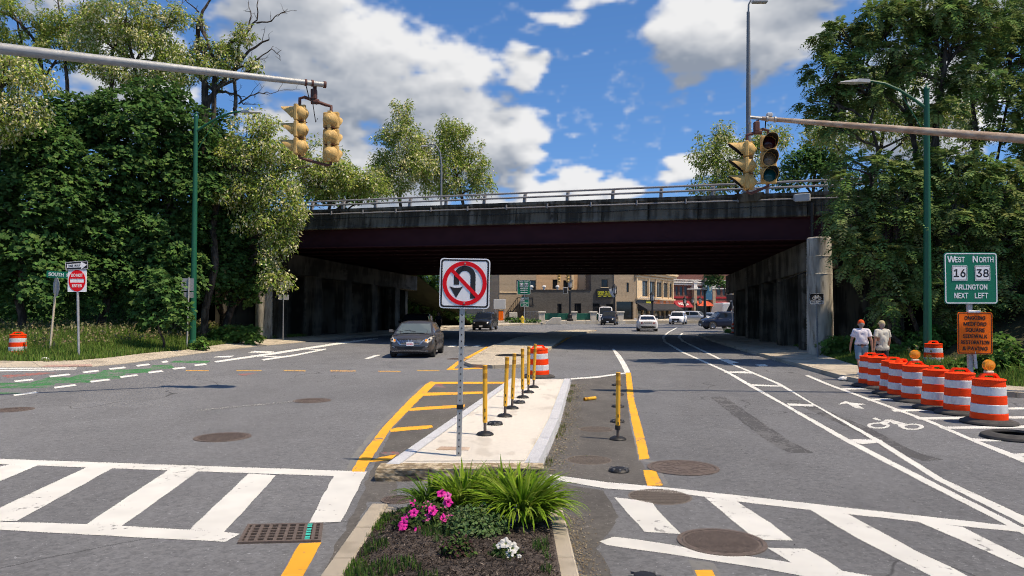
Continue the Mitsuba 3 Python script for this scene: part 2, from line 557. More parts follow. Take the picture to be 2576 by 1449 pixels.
mat('cream_stone', (0.62, 0.48, 0.30), 0.85)
mat('awning_black', (0.022, 0.022, 0.024), 0.9)
mat('awning_red', (0.30, 0.018, 0.028), 0.85)
mat('awning_orange', (0.48, 0.075, 0.03), 0.85)
mat('mosaic', proc(lambda p, n, uv: mix((0.62, 0.36, 0.25), (0.80, 0.20, 0.04), smoothstep(0.45, 0.55, fbm(p.x * 1.1, p.z * 2.2, p.y, 3)))), 0.8)
mat('green_rail', (0.012, 0.115, 0.075), 0.5)
mat('siding', (0.58, 0.52, 0.50), 0.7)
mat('roof_dark', (0.03, 0.03, 0.033), 0.8)
mat('yellow_letters', (0.62, 0.60, 0.03), 0.5)
mat('hydrant_yellow', (0.70, 0.52, 0.05), 0.5)
mat('shirt_white', (0.66, 0.64, 0.70), 0.9)
mat('shirt_cream', (0.53, 0.52, 0.46), 0.9)
mat('denim', (0.15, 0.24, 0.33), 0.9)
mat('dark_cloth', (0.02, 0.02, 0.025), 0.9)
mat('cap_orange', (0.72, 0.085, 0.012), 0.9)
mat('cap_tan', (0.44, 0.38, 0.21), 0.9)
mat('skin', (0.42, 0.22, 0.15), 0.6)
mat('hair_grey', (0.25, 0.22, 0.2), 0.8)
mat('hair_brown', (0.12, 0.06, 0.03), 0.8)
mat('shoe_white', (0.72, 0.72, 0.74), 0.7)
mat('belt', (0.05, 0.02, 0.02), 0.6)
mat('headlamp', (0.52, 0.50, 0.44), 0.12, specular=0.7)
mat('tail_red', (0.32, 0.01, 0.015), 0.15)
mat('paper', (0.72, 0.72, 0.70), 0.8)
mat('grass_mat', (0.05, 0.07, 0.02), 0.9)
# ---------------------------------------------------------------- ground, road, markings
def gp(pts, z=0.0): return [tuple(G(x, y, z)[:2]) for x, y in pts]


def st(name, mesh, m, label=None, **kw):
    k = thing(name, label, kind='structure')
    put(k, mesh, m, **kw)
    return k


st('ground', sheet(sbox(-1500, -300, 1500, 2500), -0.03), 'soil', 'dark bare earth under the trees and around the roads')
st('road', sheet(sbox(-70, -12, 75, 103), 0.0), 'asphalt', 'grey asphalt carriageway running under the bridge')


def rough(poly, amp=0.012, step=0.12):
    """Paint edges wander a little."""
    out = []
    for p in polys(poly):
        rings = []
        for ring_ in [p.exterior, *p.interiors]:
            c = np.array(ring_.segmentize(step).coords)[:-1]
            n = np.c_[meshkit.noise(np.c_[c * 5.1, c[:, :1] * 0]) - .5, meshkit.noise(np.c_[c * 5.1 + 40, c[:, :1] * 0]) - .5]
            n2 = np.c_[meshkit.noise(np.c_[c * 19., c[:, :1] * 0]) - .5, meshkit.noise(np.c_[c * 19. + 40, c[:, :1] * 0]) - .5]
            rings.append(c + n * 2 * amp + n2 * amp)
        out.append(Polygon(rings[0], rings[1:]).buffer(0))
    return unary_union(out)


_layer = {}


def mark(name, poly, m='white_line', z=0.004, amp=0.007, clip=None):
    q = rough(poly, amp)
    if clip is not None: q = q.difference(clip)
    return put(name, sheet(q, z), m, 'road')


def line(pts, w, z=0.0):
    return LineString(gp(pts, z)).buffer(w / 2, cap_style=2, join_style=1)


# browner old asphalt round the island, a utility trench, and seams
for b in ([(1085, 962), (1285, 960), (967, 1170), (960, 1206), (905, 1260), (930, 1190), (985, 1085)], [(1440, 955), (1574, 940), (1590, 1066), (1612, 1160), (1640, 1222), (1520, 1212), (1380, 1192), (1330, 1200), (1360, 1166), (1408, 1062)], [(1400, 1215), (1520, 1235), (1560, 1300), (1500, 1380), (1560, 1470), (1480, 1470), (1405, 1320)], [(930, 1205), (1000, 1205), (1000, 1262), (925, 1262), (836, 1455), (806, 1455)]):
    put('asphalt_patch', sheet(rough(Polygon(gp(b)), .02), .0012), 'old_asphalt', 'road')


# left crosswalk: two lines and the bars between them
U = Polygon(gp([(-90, 1152), (0, 1155), (430, 1170), (925, 1187), (905, 1199), (837, 1198), (283, 1179), (0, 1168), (-90, 1165)]))
L = Polygon(gp([(-160, 1308), (0, 1313), (217, 1319), (473, 1333), (567, 1339), (605, 1343), (567, 1364), (300, 1350), (0, 1334), (-160, 1327)]))
bars = [[(-120, 1222), (-30, 1180), (30, 1168), (98, 1170), (0, 1211), (-160, 1285)], [(218, 1176), (282, 1179), (43, 1311), (-70, 1311)],
        [(423, 1183), (500, 1185), (307, 1324), (218, 1319)], [(625, 1192), (695, 1196), (565, 1339), (478, 1333)], [(840, 1197), (922, 1188), (857, 1314), (777, 1316)]]
mark('crosswalk_line', U)
mark('crosswalk_line', L)
for b in bars: mark('crosswalk_bar', Polygon(gp(b)).difference(U.union(L)))
# right crosswalk
U = Polygon(gp([(1380, 1194), (1522, 1213), (1717, 1231), (2044, 1268), (2130, 1278), (2384, 1306), (2640, 1334), (2640, 1347), (2534, 1336), (2304, 1313), (2034, 1283), (1844, 1261), (1717, 1243), (1525, 1230), (1392, 1207)]))
L = Polygon(gp([(1507, 1363), (1545, 1351), (1659, 1366), (1717, 1376), (1989, 1416), (2124, 1438), (2260, 1460), (2500, 1500), (2400, 1510), (2017, 1449), (1930, 1433), (1717, 1400), (1525, 1372)]))
bars = [[(1545, 1252), (1639, 1263), (1660, 1290), (1714, 1345), (1622, 1339)], [(1772, 1252), (1850, 1260), (1940, 1318), (1994, 1361), (1902, 1359)], [(1930, 1379), (2027, 1382), (2080, 1410), (2124, 1441), (1990, 1416)],
        [(2034, 1281), (2130, 1292), (2304, 1386), (2434, 1449), (2560, 1510), (2460, 1510), (2340, 1449), (2154, 1354)], [(2304, 1311), (2420, 1326), (2576, 1403), (2700, 1470), (2640, 1462), (2576, 1431), (2437, 1369)]]
mark('crosswalk_line', U)
mark('crosswalk_line', L)
for b in bars: mark('crosswalk_bar', Polygon(gp(b)).difference(U.union(L)))
UR = U
# bike lane on the right
l1 = Polygon(gp([(1701, 824), (1677, 837), (1665, 848), (1669, 860), (1713, 886), (1823, 935), (1874, 966), (1964, 1016), (2120, 1108), (2350, 1229), (2534, 1322), (2600, 1360), (2640, 1362), (2576, 1329), (2384, 1232), (2137, 1106), (1980, 1019), (1887, 966), (1833, 935), (1721, 886), (1675, 859), (1671, 848), (1682, 837), (1705, 824)]))
l2 = Polygon(gp([(1714, 838), (1704, 848), (1714, 858), (1806, 903), (1954, 966), (2007, 996), (2194, 1106), (2350, 1206), (2576, 1321), (2640, 1350), (2640, 1332), (2576, 1299), (2374, 1206), (2217, 1109), (2047, 1016), (1965, 966), (1815, 903), (1721, 858), (1711, 848), (1719, 838)]))
l3 = Polygon(gp([(2025, 945), (2074, 966), (2147, 993), (2327, 1059), (2420, 1100), (2580, 1167), (2700, 1222), (2700, 1206), (2580, 1153), (2444, 1103), (2350, 1062), (2160, 993), (2086, 966), (2034, 944)]))
mark('bike_lane_line', l1.difference(UR)); mark('bike_lane_line', l2.difference(l1)); mark('bike_lane_line', l3)
for b in ([(1810, 905), (1830, 904), (1860, 913), (1842, 914)], [(1820, 935), (1872, 934), (1900, 940), (1824, 938)], [(1890, 967), (1963, 970), (1966, 973), (1893, 971)], [(1980, 1015), (2047, 1018), (2046, 1023), (1985, 1021)], [(2134, 1107), (2150, 1105), (2217, 1107), (2222, 1113), (2170, 1118), (2140, 1111)]):
    mark('buffer_bar', Polygon(gp(b)).difference(l1.union(l2)))
for b in ([(2114, 977), (2230, 974), (2232, 978), (2118, 981)], [(2178, 1004), (2330, 1000), (2332, 1004), (2184, 1008)], [(2240, 1031), (2480, 1026), (2600, 1025), (2600, 1030), (2480, 1031), (2250, 1036)], [(2300, 1050), (2600, 1047), (2600, 1053), (2310, 1056)],
          [(2360, 1074), (2620, 1070), (2620, 1077), (2372, 1080)], [(2446, 1103), (2500, 1107), (2640, 1100), (2640, 1108), (2480, 1111), (2452, 1109)], [(2526, 1144), (2660, 1134), (2660, 1144), (2540, 1151)]):
    mark('buffer_bar', Polygon(gp(b)).difference(l3))
ring = lambda x, y, rx, ry, k: Polygon(gp([(x + rx * math.cos(t) * k, y + ry * math.sin(t) * k) for t in np.linspace(0, 2 * math.pi, 28)[:-1]]))
bike = ring(2210, 1071, 29, 7.6, 1).difference(ring(2210, 1071, 29, 7.6, .66)).union(ring(2295, 1074, 30, 7.6, 1).difference(ring(2295, 1074, 30, 7.6, .64)))
bike = unary_union([bike, Polygon(gp([(2193, 1053), (2203, 1051), (2218, 1058), (2207, 1058)])), Polygon(gp([(2213, 1064), (2228, 1056), (2243, 1056), (2262, 1062), (2281, 1066), (2270, 1072), (2262, 1075), (2258, 1068), (2246, 1067), (2240, 1062), (2232, 1066), (2222, 1070)]))])
mark('bike_symbol', bike, amp=.004)
mark('lane_arrow', Polygon(gp([(2107, 1018), (2126, 1009), (2139, 1013), (2178, 1017), (2160, 1020), (2174, 1029), (2152, 1027), (2131, 1015)])), amp=.004)
mark('lane_arrow', Polygon(gp([(1900, 918), (1925, 916), (1932, 921), (1912, 922)])), amp=.004)
# yellow lines round the first island
yl = Polygon(gp([(1083, 960), (1100, 962), (1040, 1020), (980, 1083), (927, 1166), (916, 1188), (883, 1188), (905, 1150), (962, 1076), (1030, 1005), (1072, 966)]))
mark('yellow_line', yl, 'yellow_line')
for b in ([(1085, 961), (1290, 961), (1290, 965), (1090, 966)], [(1062, 990), (1075, 988), (1225, 985), (1224, 990), (1066, 996)], [(1028, 1029), (1050, 1025), (1170, 1018), (1168, 1025), (1030, 1034)], [(983, 1080), (1000, 1076), (1086, 1070), (1089, 1075), (1075, 1079), (982, 1087)], [(932, 1158), (960, 1150), (998, 1144), (984, 1158), (930, 1163)]):
    mark('yellow_bar', Polygon(gp(b)).difference(yl), 'yellow_line')
mark('old_marking', line([(1064, 968), (1020, 1008), (952, 1076), (900, 1140), (876, 1188)], 0.10), 'old_line', z=.002)
mark('yellow_line', Polygon(gp([(1574, 938), (1587, 938), (1596, 1010), (1615, 1076), (1634, 1154), (1609, 1157), (1590, 1066), (1578, 1000)])), 'yellow_line')
mark('yellow_line', Polygon(gp([(1617, 1183), (1649, 1183), (1667, 1222), (1629, 1223)])).difference(UR), 'yellow_line')
mark('old_marking', line([(1580, 966), (1592, 1066), (1616, 1158), (1645, 1163)], 0.10), 'old_line', z=.002)
mark('old_marking', Polygon(gp([(1652, 1186), (1664, 1184), (1684, 1224), (1670, 1224)])), 'old_line', z=.002)
mark('old_marking', Polygon(gp([(1732, 1408), (1795, 1416), (1828, 1475), (1755, 1480)])), 'old_line', z=.002)
mark('yellow_line', Polygon(gp([(1745, 1435), (1790, 1435), (1812, 1475), (1764, 1475)])), 'yellow_line')
mark('yellow_line', Polygon(gp([(753, 1368), (808, 1365), (763, 1449), (745, 1480), (690, 1480), (707, 1449)])), 'yellow_line')
mark('white_line', Polygon(gp([(1540, 878), (1545, 878), (1562, 895), (1575, 915), (1586, 937), (1572, 938), (1562, 916), (1548, 893)])))
mark('white_line', Polygon(gp([(1435, 952), (1500, 947), (1574, 937), (1574, 940), (1500, 951), (1436, 955)])))
mark('yellow_line', Polygon(gp([(1122, 931), (1152, 908), (1172, 899), (1224, 872), (1234, 872), (1180, 901), (1160, 911), (1138, 930)])), 'yellow_line')
mark('yellow_line', Polygon(gp([(1139, 928), (1240, 923), (1330, 916), (1330, 919), (1240, 926), (1139, 931)])), 'yellow_line')
mark('yellow_line', Polygon(gp([(1385, 874), (1432, 845), (1496, 830), (1501, 831), (1440, 846), (1393, 874)])), 'yellow_line')
for x0, x1, y in ((468, 525, 932), (595, 657, 932.6), (713, 768, 933), (830, 895, 933.4), (952, 1007, 934), (1049, 1105, 932.5)):
    mark('yellow_dash', Polygon(gp([(x0, y - .7), (x1, y - .4), (x1, y + .8), (x0, y + .5)])), 'yellow_line', amp=.006)
# left bike lane: green patches, dashes, lines
for b in ([(240, 941), (262, 931), (385, 927), (372, 938)], [(302, 953), (165, 953), (200, 942), (318, 940)], [(70, 965), (120, 949), (245, 950), (225, 963)], [(-60, 976), (0, 963), (140, 963), (132, 974), (60, 977)], [(-60, 992), (0, 987), (40, 986), (60, 990)], [(372, 930), (384, 919), (432, 917), (440, 927)], [(425, 912), (440, 907), (530, 908), (520, 914)]):
    mark('green_lane_patch', Polygon(gp(b)), 'green_lane', z=.002)
for x0, y0, x1, y1 in ((420, 909, 405, 912), (342, 920.5, 373, 916.5), (273, 928.5, 312, 924.5), (207, 937, 245, 932.5), (123, 947.5, 172, 942), (35, 959.5, 80, 955), (488, 919.5, 515, 916), (433, 928, 463, 924.8), (372, 937.5, 406, 933.5), (300, 949, 343, 943.5), (225, 960.5, 272, 955), (135, 975.5, 187, 968.5), (33, 994.5, 90, 987)):
    mark('white_dash', Polygon(gp([(x0, y0 - 1.8), (x1, y1 - 1.8), (x1 + 6, y1 + 1.6), (x0 + 4, y0 + 2)])), amp=.008)
mark('bike_lane_line', Polygon(gp([(538, 909), (700, 885), (850, 862), (950, 850), (952, 852), (860, 865), (700, 890), (545, 912)])))
mark('bike_lane_line', Polygon(gp([(658, 904), (740, 892), (818, 877), (822, 879), (745, 895), (664, 907)])))
mark('buffer_bar', Polygon(gp([(633, 896), (640, 895), (712, 897), (700, 899)]))); mark('buffer_bar', Polygon(gp([(768, 880), (778, 879), (820, 879), (812, 881)])))
mark('lane_arrow', Polygon(gp([(535, 899), (552, 896), (590, 895), (578, 899)]))); mark('lane_arrow', Polygon(gp([(623, 887), (640, 883), (690, 884), (680, 888)])))
mark('white_dash', Polygon(gp([(915, 903), (944, 893), (958, 893), (928, 903)])), amp=.006)
for x in (1124, 1150, 1186): mark('white_dash', Polygon(gp([(x, 872), (x + 14, 868.5), (x + 27, 868.5), (x + 16, 873)])), amp=.006)
for b in ([(-60, 927), (0, 925.5), (193, 925), (193, 927), (0, 928.5)], [(-60, 931), (100, 930), (190, 928.5), (190, 930), (100, 933), (-60, 935)]):
    mark('side_street_line', Polygon(gp(b)), amp=.006)
for b in ([(0, 945), (100, 937), (150, 938), (20, 950)], [(600, 942), (640, 938), (646, 940), (610, 945)], [(960, 1140), (1000, 1136), (1003, 1144), (968, 1146)], [(1070, 968), (1110, 966), (1120, 976), (1080, 973)], [(2280, 968), (2330, 966), (2330, 970), (2290, 971)]):
    mark('utility_spray_mark', Polygon(gp(b)), 'red_spray', amp=.05, z=.003)
# tyre marks: bundles of thin runs of rubber
for path, w0 in (([(1806, 998), (1850, 1030), (1910, 1074), (1955, 1106), (2018, 1140)], .40), ([(1995, 1006), (2060, 1032), (2180, 1085), (2280, 1140), (2352, 1158)], .38)):
    for k, hw_ in ((-.40, .030), (-.17, .052), (.08, .058), (.33, .034)):
        c = LineString(gp(path))
        c = c.parallel_offset(abs(k) * w0, 'left' if k > 0 else 'right') if abs(k) > .01 else c
        if c.is_empty: continue
        mark('tyre_mark', c.buffer(hw_, cap_style=2), 'tyre_rubber_mark', z=.0025 + .0002 * k, amp=.022)

# ---------------------------------------------------------------- pavements with kerbs (a real step)
def solid(poly, z0, z1): return prism(poly, z0, z1)


def pavement(name, outer, inner, z, label, slab=1.5, kerb=0.18, kerb_mat='walk_concrete', m='walk_concrete', slabs=True, low=None):
    """A raised walk between the kerb line and the inner line (both in metres, same direction): kerb stones and slabs with open joints."""
    a, b = LineString(outer), LineString(inner)
    k = thing(name, label, kind='structure')
    put(k, prism(Polygon(list(a.coords) + list(b.coords)[::-1]).buffer(0).buffer(-.012), -.02, .004), m)
    n = max(2, int(a.length / slab))
    for i in range(n):
        t0, t1 = i / n + .003 / a.length * 2, (i + 1) / n - .003 / a.length * 2
        p0, p1, q0, q1 = [A_(*l.interpolate(t, normalized=True).coords[0]) for l in (a, b) for t in (t0, t1)]
        d0, d1 = [(q - p) / (np.linalg.norm(q - p) + 1e-9) for p, q in ((p0, q0), (p1, q1))]
        g0, g1 = p0 + d0 * kerb, p1 + d1 * kerb
        h = .004 * math.sin(i * 2.3)
        za, zb_ = (low(p0), low(p1)) if low else (z, z)
        put('kerb_stone', hexa([(*p0, -.02), (*p1, -.02), (*g1, -.02), (*g0, -.02), (*(p0 + d0 * .02), za + h), (*(p1 + d1 * .02), zb_ + h), (*g1, zb_ + h), (*g0, za + h)]), kerb_mat, k)
        if slabs:
            e0, e1 = g0 + d0 * .012, g1 + d1 * .012
            put('paving_slab', hexa([(*e0, .0), (*e1, .0), (*q1, .0), (*q0, .0), (*e0, za - h), (*e1, zb_ - h), (*q1, z - h * .5), (*q0, z + .004)]), m, k)
    return k


def world(pts, z=0.0): return [tuple(G(x, y, z)[:2]) for x, y in pts]


left_kerb = [(-34, 31.5)] + world([(-20, 925), (120, 924.5), (233, 923), (317, 915), (367, 908), (500, 889.6), (633, 873), (777, 859.7)])
left_kerb += [(-10.4, 55), (-7.0, 68), (-5.6, 80)]
left_in = [(-34, 35.5)] + [tuple(G(x, y, .13)[:2]) for x, y in ((-20, 907.5), (117, 909), (190, 907), (267, 901), (367, 888), (467, 880), (560, 866), (687, 851))]
left_in += [(-14.6, 53), (-10.2, 70), (-8.4, 81)]
pavement('sidewalk', left_kerb, left_in, .13, 'tan concrete sidewalk curving along the left verge towards the bridge', 1.8, low=lambda p: .022 + .108 * float(np.clip((p[0] + 13.2) / 1.6, 0, 1)))
tq = [G(*q) for q in ((105, 922.5, .030), (232, 920.5, .030), (230, 916, .066), (118, 918, .066))]
put('tactile_strip', hexa([q - A_(0, 0, .02) for q in tq] + tq), 'ramp_pink', 'sidewalk')
right_kerb = world([(2800, 1012), (2576, 1002), (2500, 998), (2380, 992), (2250, 984), (2144, 963), (2067, 941), (1994, 920), (1874, 885)]) + [(12.3, 44), (13.5, 52.8), (14.6, 58), (17.5, 62.5), (24, 65)]
right_in = [tuple(G(x, y, .13)[:2]) for x, y in ((2800, 984), (2576, 974), (2480, 966), (2390, 955), (2300, 946), (2220, 936), (2134, 913), (2080, 896), (2040, 880))] + [(15.6, 44), (17.4, 52.8), (19, 57), (21, 60), (25, 62)]
pavement('sidewalk', right_kerb, right_in, .13, 'grey concrete sidewalk along the right verge in tree shade', 1.8)

# near island: pale concrete between granite kerb stones
zi = .15
isl_l = [tuple(G(x, y, zi)[:2]) for x, y in ((967, 1168), (1285, 951))]
isl_r = [tuple(G(x, y, zi)[:2]) for x, y in ((1356, 1166), (1405, 1062), (1436, 953))]
isl = thing('traffic_island', 'narrow pale concrete traffic island with new granite kerbs and an old stone nose', kind='structure')
IP = Polygon(isl_l + isl_r[::-1])
put(isl, prism(IP.buffer(-.03), -.02, zi - .012), 'pale_concrete')
put('concrete_slab', prism(IP.buffer(-.205, join_style=2), .05, zi), 'pale_concrete', isl)
for side, pts in ((1, isl_l), (-1, isl_r)):
    c = LineString(pts)
    n = int(c.length / 1.75)
    for i in range(n):
        p, q = [A_(*c.interpolate(t, normalized=True).coords[0]) for t in (i / n + .0012, (i + 1) / n - .0012)]
        d = (q - p) / np.linalg.norm(q - p)
        r = A_(d[1], -d[0]) * side * .185
        if side == -1: p, q, r = q, p, -r; r = -r
        put('kerb_stone', hexa([(*p, -.02), (*(p + r), -.02), (*(q + r), -.02), (*q, -.02), (*(p + r * .1), zi + .006), (*(p + r), zi + .006), (*(q + r), zi + .006), (*(q + r * .1), zi + .006)] if side == 1 else
                               [(*p, -.02), (*q, -.02), (*(q + r), -.02), (*(p + r), -.02), (*(p + r * .1), zi + .006), (*(q + r * .1), zi + .006), (*(q + r), zi + .006), (*(p + r), zi + .006)]), 'granite', isl)
nose = trimesh.creation.box((isl_r[0][0] - isl_l[0][0] + .10, .34, .17))
for _ in range(4): nose = nose.subdivide()
v = np.array(nose.vertices)
dv = (meshkit.fbm(v * 7 + 3, 4) - .5)[:, None] * A_(.05, .10, .02)
v = v + dv * np.where(v[:, 2:] > .07, .25, 1)
put('nose_stone', (v + A_((isl_l[0][0] + isl_r[0][0]) / 2, isl_l[0][1] - .10, .068), np.array(nose.faces)), 'old_stone', isl, smooth=40)
put('access_plate', prism(Polygon([tuple(G(x, y, zi)[:2]) for x, y in ((1097, 1132), (1108, 1124), (1182, 1126), (1178, 1133))]), zi, zi + .006), 'rusty_pole', isl)

# far median under the bridge
md = [tuple(G(x, y, .12)[:2]) for x, y in ((1168, 910), (1232, 871), (1300, 849), (1392, 833), (1450, 829.5), (1498, 830), (1425, 846), (1385, 874), (1340, 912), (1310, 917), (1240, 919), (1185, 916))]
med = thing('median', 'tan concrete median tapering away into the shadow of the bridge', kind='structure')
MP = Polygon(md).buffer(0)
put(med, prism(MP.buffer(-.02), -.02, .105), 'walk_concrete')
c = LineString(list(MP.exterior.coords))
n = int(c.length / 2.2)
for i in range(n):
    seg = LineString([c.interpolate(t, normalized=True) for t in np.linspace(i / n + .0006, (i + 1) / n - .0006, 5)])
    put('kerb_stone', prism(seg.buffer(.17, cap_style=2).intersection(MP), -.02, .124), 'walk_concrete', med)
inner = MP.buffer(-.18)
ys = np.arange(inner.bounds[1], inner.bounds[3], 3.0)
for y0 in ys:
    s = inner.intersection(sbox(-60, y0 + .006, 60, y0 + 2.994))
    if s.area > .05: put('paving_slab', prism(s, .05, .12), 'walk_concrete', med)

# planting bed in the foreground: old kerb and mounded mulch
BX0, BX1, BY0, BY1, bz = -1.43, .50, 4.3, 7.52, .12
bed = thing('planting_bed', 'raised planting bed with worn concrete kerb and dark mulch in the foreground', kind='structure')
gx, gy = np.meshgrid(np.linspace(BX0 + .16, BX1 - .14, 90), np.linspace(BY0 + .1, BY1 - .14, 150))
mz = .10 + .10 * np.clip(1 - ((gx + .35) / .85) ** 4, 0, 1) * np.clip((BY1 - gy) / .5, 0, 1) + .035 * (meshkit.fbm(np.stack([gx * 9, gy * 9, gx * 0], -1), 4) - .5)
i, j = [q.ravel() for q in np.meshgrid(np.arange(149), np.arange(89), indexing='ij')]
a0 = i * 90 + j
mulch_mesh = (np.c_[gx.ravel(), gy.ravel(), mz.ravel()], np.vstack([np.c_[a0, a0 + 1, a0 + 91], np.c_[a0, a0 + 91, a0 + 90]]))
put(bed, mulch_mesh, 'mulch', smooth=True)
mulch_z = lambda x, y: float(.10 + .10 * np.clip(1 - ((x + .35) / .85) ** 4, 0, 1) * np.clip((BY1 - y) / .5, 0, 1))
for (x0, x1, y0, y1) in [(BX0, BX0 + .17, BY0 + k * .82, BY0 + k * .82 + .812) for k in range(4)] + [(BX1 - .15, BX1, BY0 + k * .82, BY0 + k * .82 + .812) for k in range(4)] + [(BX0 + .176, BX0 + .8, BY1 - .22, BY1 - .06), (BX0 + .81, BX1 - .156, BY1 - .22, BY1 - .06)]:
    put('kerb_stone', bbox(x0, x1, y0, y1, -.02, bz + .004 * math.sin(x0 * 31 + y0 * 7), .014), 'walk_concrete', bed)
chips_v, chips_f = [], []
N = 14000
px_, py_ = rng.uniform(BX0 + .18, BX1 - .16, N), rng.uniform(BY0 + .1, BY1 - .16, N)
pz_ = np.clip(1 - ((px_ + .35) / .85) ** 4, 0, 1) * .10 * np.clip((BY1 - py_) / .5, 0, 1) + .105 + .035 * (meshkit.fbm(np.c_[px_ * 9, py_ * 9, px_ * 0], 4) - .5)
ln, wd, an, pt = rng.uniform(.012, .045, N), rng.uniform(.004, .012, N), rng.uniform(0, 6.28, N), rng.uniform(-.6, .6, N)
dx = np.c_[np.cos(an) * np.cos(pt), np.sin(an) * np.cos(pt), np.sin(pt)] * ln[:, None] / 2
dy = np.c_[-np.sin(an), np.cos(an), rng.uniform(-.5, .5, N)] * wd[:, None] / 2
up = A_(0, 0, .004)
c0 = np.c_[px_, py_, pz_ + rng.uniform(0, .012, N)]
cv = np.stack([c0 - dx, c0 + dy + up, c0 + dx, c0 - dy + up * .3], 1).reshape(-1, 3)
b4 = np.arange(N)[:, None] * 4
cc = np.repeat(A_([.085, .067, .056], [.045, .037, .032], [.018, .015, .013], [.24, .20, .165])[rng.choice(4, N, p=[.34, .36, .24, .06])], 4, 0)
scene['chip'] = {'type': 'twosided', 'bsdf': {'type': 'diffuse', 'reflectance': VC}}
chips = thing('mulch_chips', 'dark shredded bark mulch strewn over the planting bed', kind='stuff')
put(chips, (cv, np.vstack([b4 + [0, 1, 2], b4 + [0, 2, 3]])), 'chip', smooth=True, color=cc)


# dry litter and grit gathered along the kerb of the island and the bed
def scatter(name, label, path, w, n, size, colors, z=.006):
    c = LineString(path)
    t = rng.uniform(0, 1, n)
    p = np.array([c.interpolate(x, normalized=True).coords[0] for x in t]) + np.abs(rng.normal(0, 1, (n, 1))) * A_(w) + rng.normal(0, .03, (n, 2))
    an, s = rng.uniform(0, 6.28, n), rng.uniform(.4, 1.2, n) * size
    dx, dy = np.c_[np.cos(an), np.sin(an), rng.uniform(-.2, .4, n)] * s[:, None], np.c_[-np.sin(an), np.cos(an), rng.uniform(-.3, .3, n)] * s[:, None] * .45
    c0 = np.c_[p, np.full(n, z) + rng.uniform(0, .012, n)]
    v = np.stack([c0 - dx, c0 + dy, c0 + dx, c0 - dy], 1).reshape(-1, 3)
    b = np.arange(n)[:, None] * 4
    col = np.repeat(np.asarray(colors, float)[rng.integers(0, len(colors), n)] * rng.uniform(.7, 1.2, (n, 1)), 4, 0)
    k = thing(name, label, kind='stuff')
    put(k, (v, np.vstack([b + [0, 1, 2], b + [0, 2, 3]])), 'chip', smooth=True, color=col)


LITTER = [(.30, .24, .15), (.22, .16, .09), (.38, .32, .22), (.14, .11, .07), (.10, .13, .04)]
scatter('leaf_litter', 'dry brown leaf litter along the right kerb of the island', [(x + .03, y) for x, y in isl_r], (.16, 0), 2600, .016, LITTER)
scatter('leaf_litter', 'sandy grit and dry bits beside the right kerb of the planting bed', [(BX1 + .02, BY0), (BX1 + .02, BY1)], (.10, 0), 1500, .011, LITTER[:4])
for i_, (pa, wv, n_) in enumerate((([(-9, 8), (-2.5, 14)], (-3.5, 0), 240), ([(2.2, 6), (3.0, 20)], (2.6, 0), 260))):
    scatter('road_grit', ('fine grit and dark crumbs scattered over the left lanes', 'fine grit and dark crumbs scattered over the right lane')[i_], pa, wv, n_, .012, [(.03, .03, .03), (.3, .29, .26), (.14, .12, .1)])
scatter('paint_flecks', 'small pale flecks scattered over the asphalt near the left manholes', [G(500, 1034)[:2], G(740, 1012)[:2]], (0, .10), 260, .022, [(.55, .55, .52), (.4, .4, .38)])

# river-side plaza behind the bridge, with the low concrete kerb wall
plaza = Polygon([(-12, 100.5), (-4, 100.8), (8, 101), (15.5, 101.4), (40, 108), (75, 112), (120, 240), (-60, 240), (-60, 96), (-20, 97)])
k = thing('plaza', 'concrete pavement in front of the buildings beyond the bridge', kind='structure')
put(k, prism(plaza, -.02, .42), 'walk_concrete')
lw = [(-9, 99.2), (3.5, 99.9), (15.4, 100.9)]
c = LineString(lw)
n = 9
for i in range(n):
    s = LineString([c.interpolate(t, normalized=True) for t in (i / n + .001, (i + 1) / n - .001)])
    put('kerb_stone', prism(s.buffer(.4, cap_style=2), -.02, .40 + .02 * (i % 2)), 'pale_concrete', k)
verge_l = Polygon(left_in[:-2] + [(-24, 70), (-95, 70), (-95, 30)]).buffer(0)
verge_r = Polygon(right_in[:-4] + [(40, 52), (90, 40), (90, 6), (26, 14)]).buffer(0)
st('verge', prism(verge_l, -.02, .12), 'soil', 'grassy earth verge left of the left sidewalk')
st('verge', prism(verge_r, -.02, .12), 'soil', 'shaded earth verge right of the right sidewalk')
# ---------------------------------------------------------------- the bridge
NA, NU = A_(14.05, 33.0), A_(-.8894, .4572)
FA, FU = A_(17.0, 57.0), A_(-26.6, 14.9) / 34
def bp(a, t): return (1 - t) * (NA + NU * a) + t * (FA + FU * a)
zs = lambda a, t: (1 - t) * (5.25 + .0245 * a) + t * (4.75 + .019 * a)      # soffit of the girders
zb = lambda a, t: zs(a, t) + 1.0 + .003 * a                                # underside of the parapet
zt = lambda a, t: zb(a, t) + 1.09 + .006 * a                               # top of the parapet
A0, A1 = -14.0, 50.0
OUT = A_(-NU[1], NU[0]); OUT = OUT if OUT[1] < 0 else -OUT                   # towards the viewer
br = thing('road_bridge', 'long dark road bridge with maroon girder and stained concrete parapet', 'bridge')
def P3(a, t, z, off=0.0):
    q = bp(a, t) + OUT * off
    return (q[0], q[1], z)
def slab(a0, a1, prof, t=0.0):
    """A beam along the near edge: prof lists (offset towards the viewer, height fn)."""
    n = len(prof)
    v = [P3(a0, t, f(a0, t), o) for o, f in prof] + [P3(a1, t, f(a1, t), o) for o, f in prof]
    f = [[i, (i + 1) % n, n + (i + 1) % n] for i in range(n)] + [[i, n + (i + 1) % n, n + i] for i in range(n)]
    f += [[0, i + 1, i] for i in range(1, n - 1)] + [[n, n + i, n + i + 1] for i in range(1, n - 1)]
    return v, np.array(f)
def flip(m): return m[0], np.asarray(m[1])[:, ::-1]
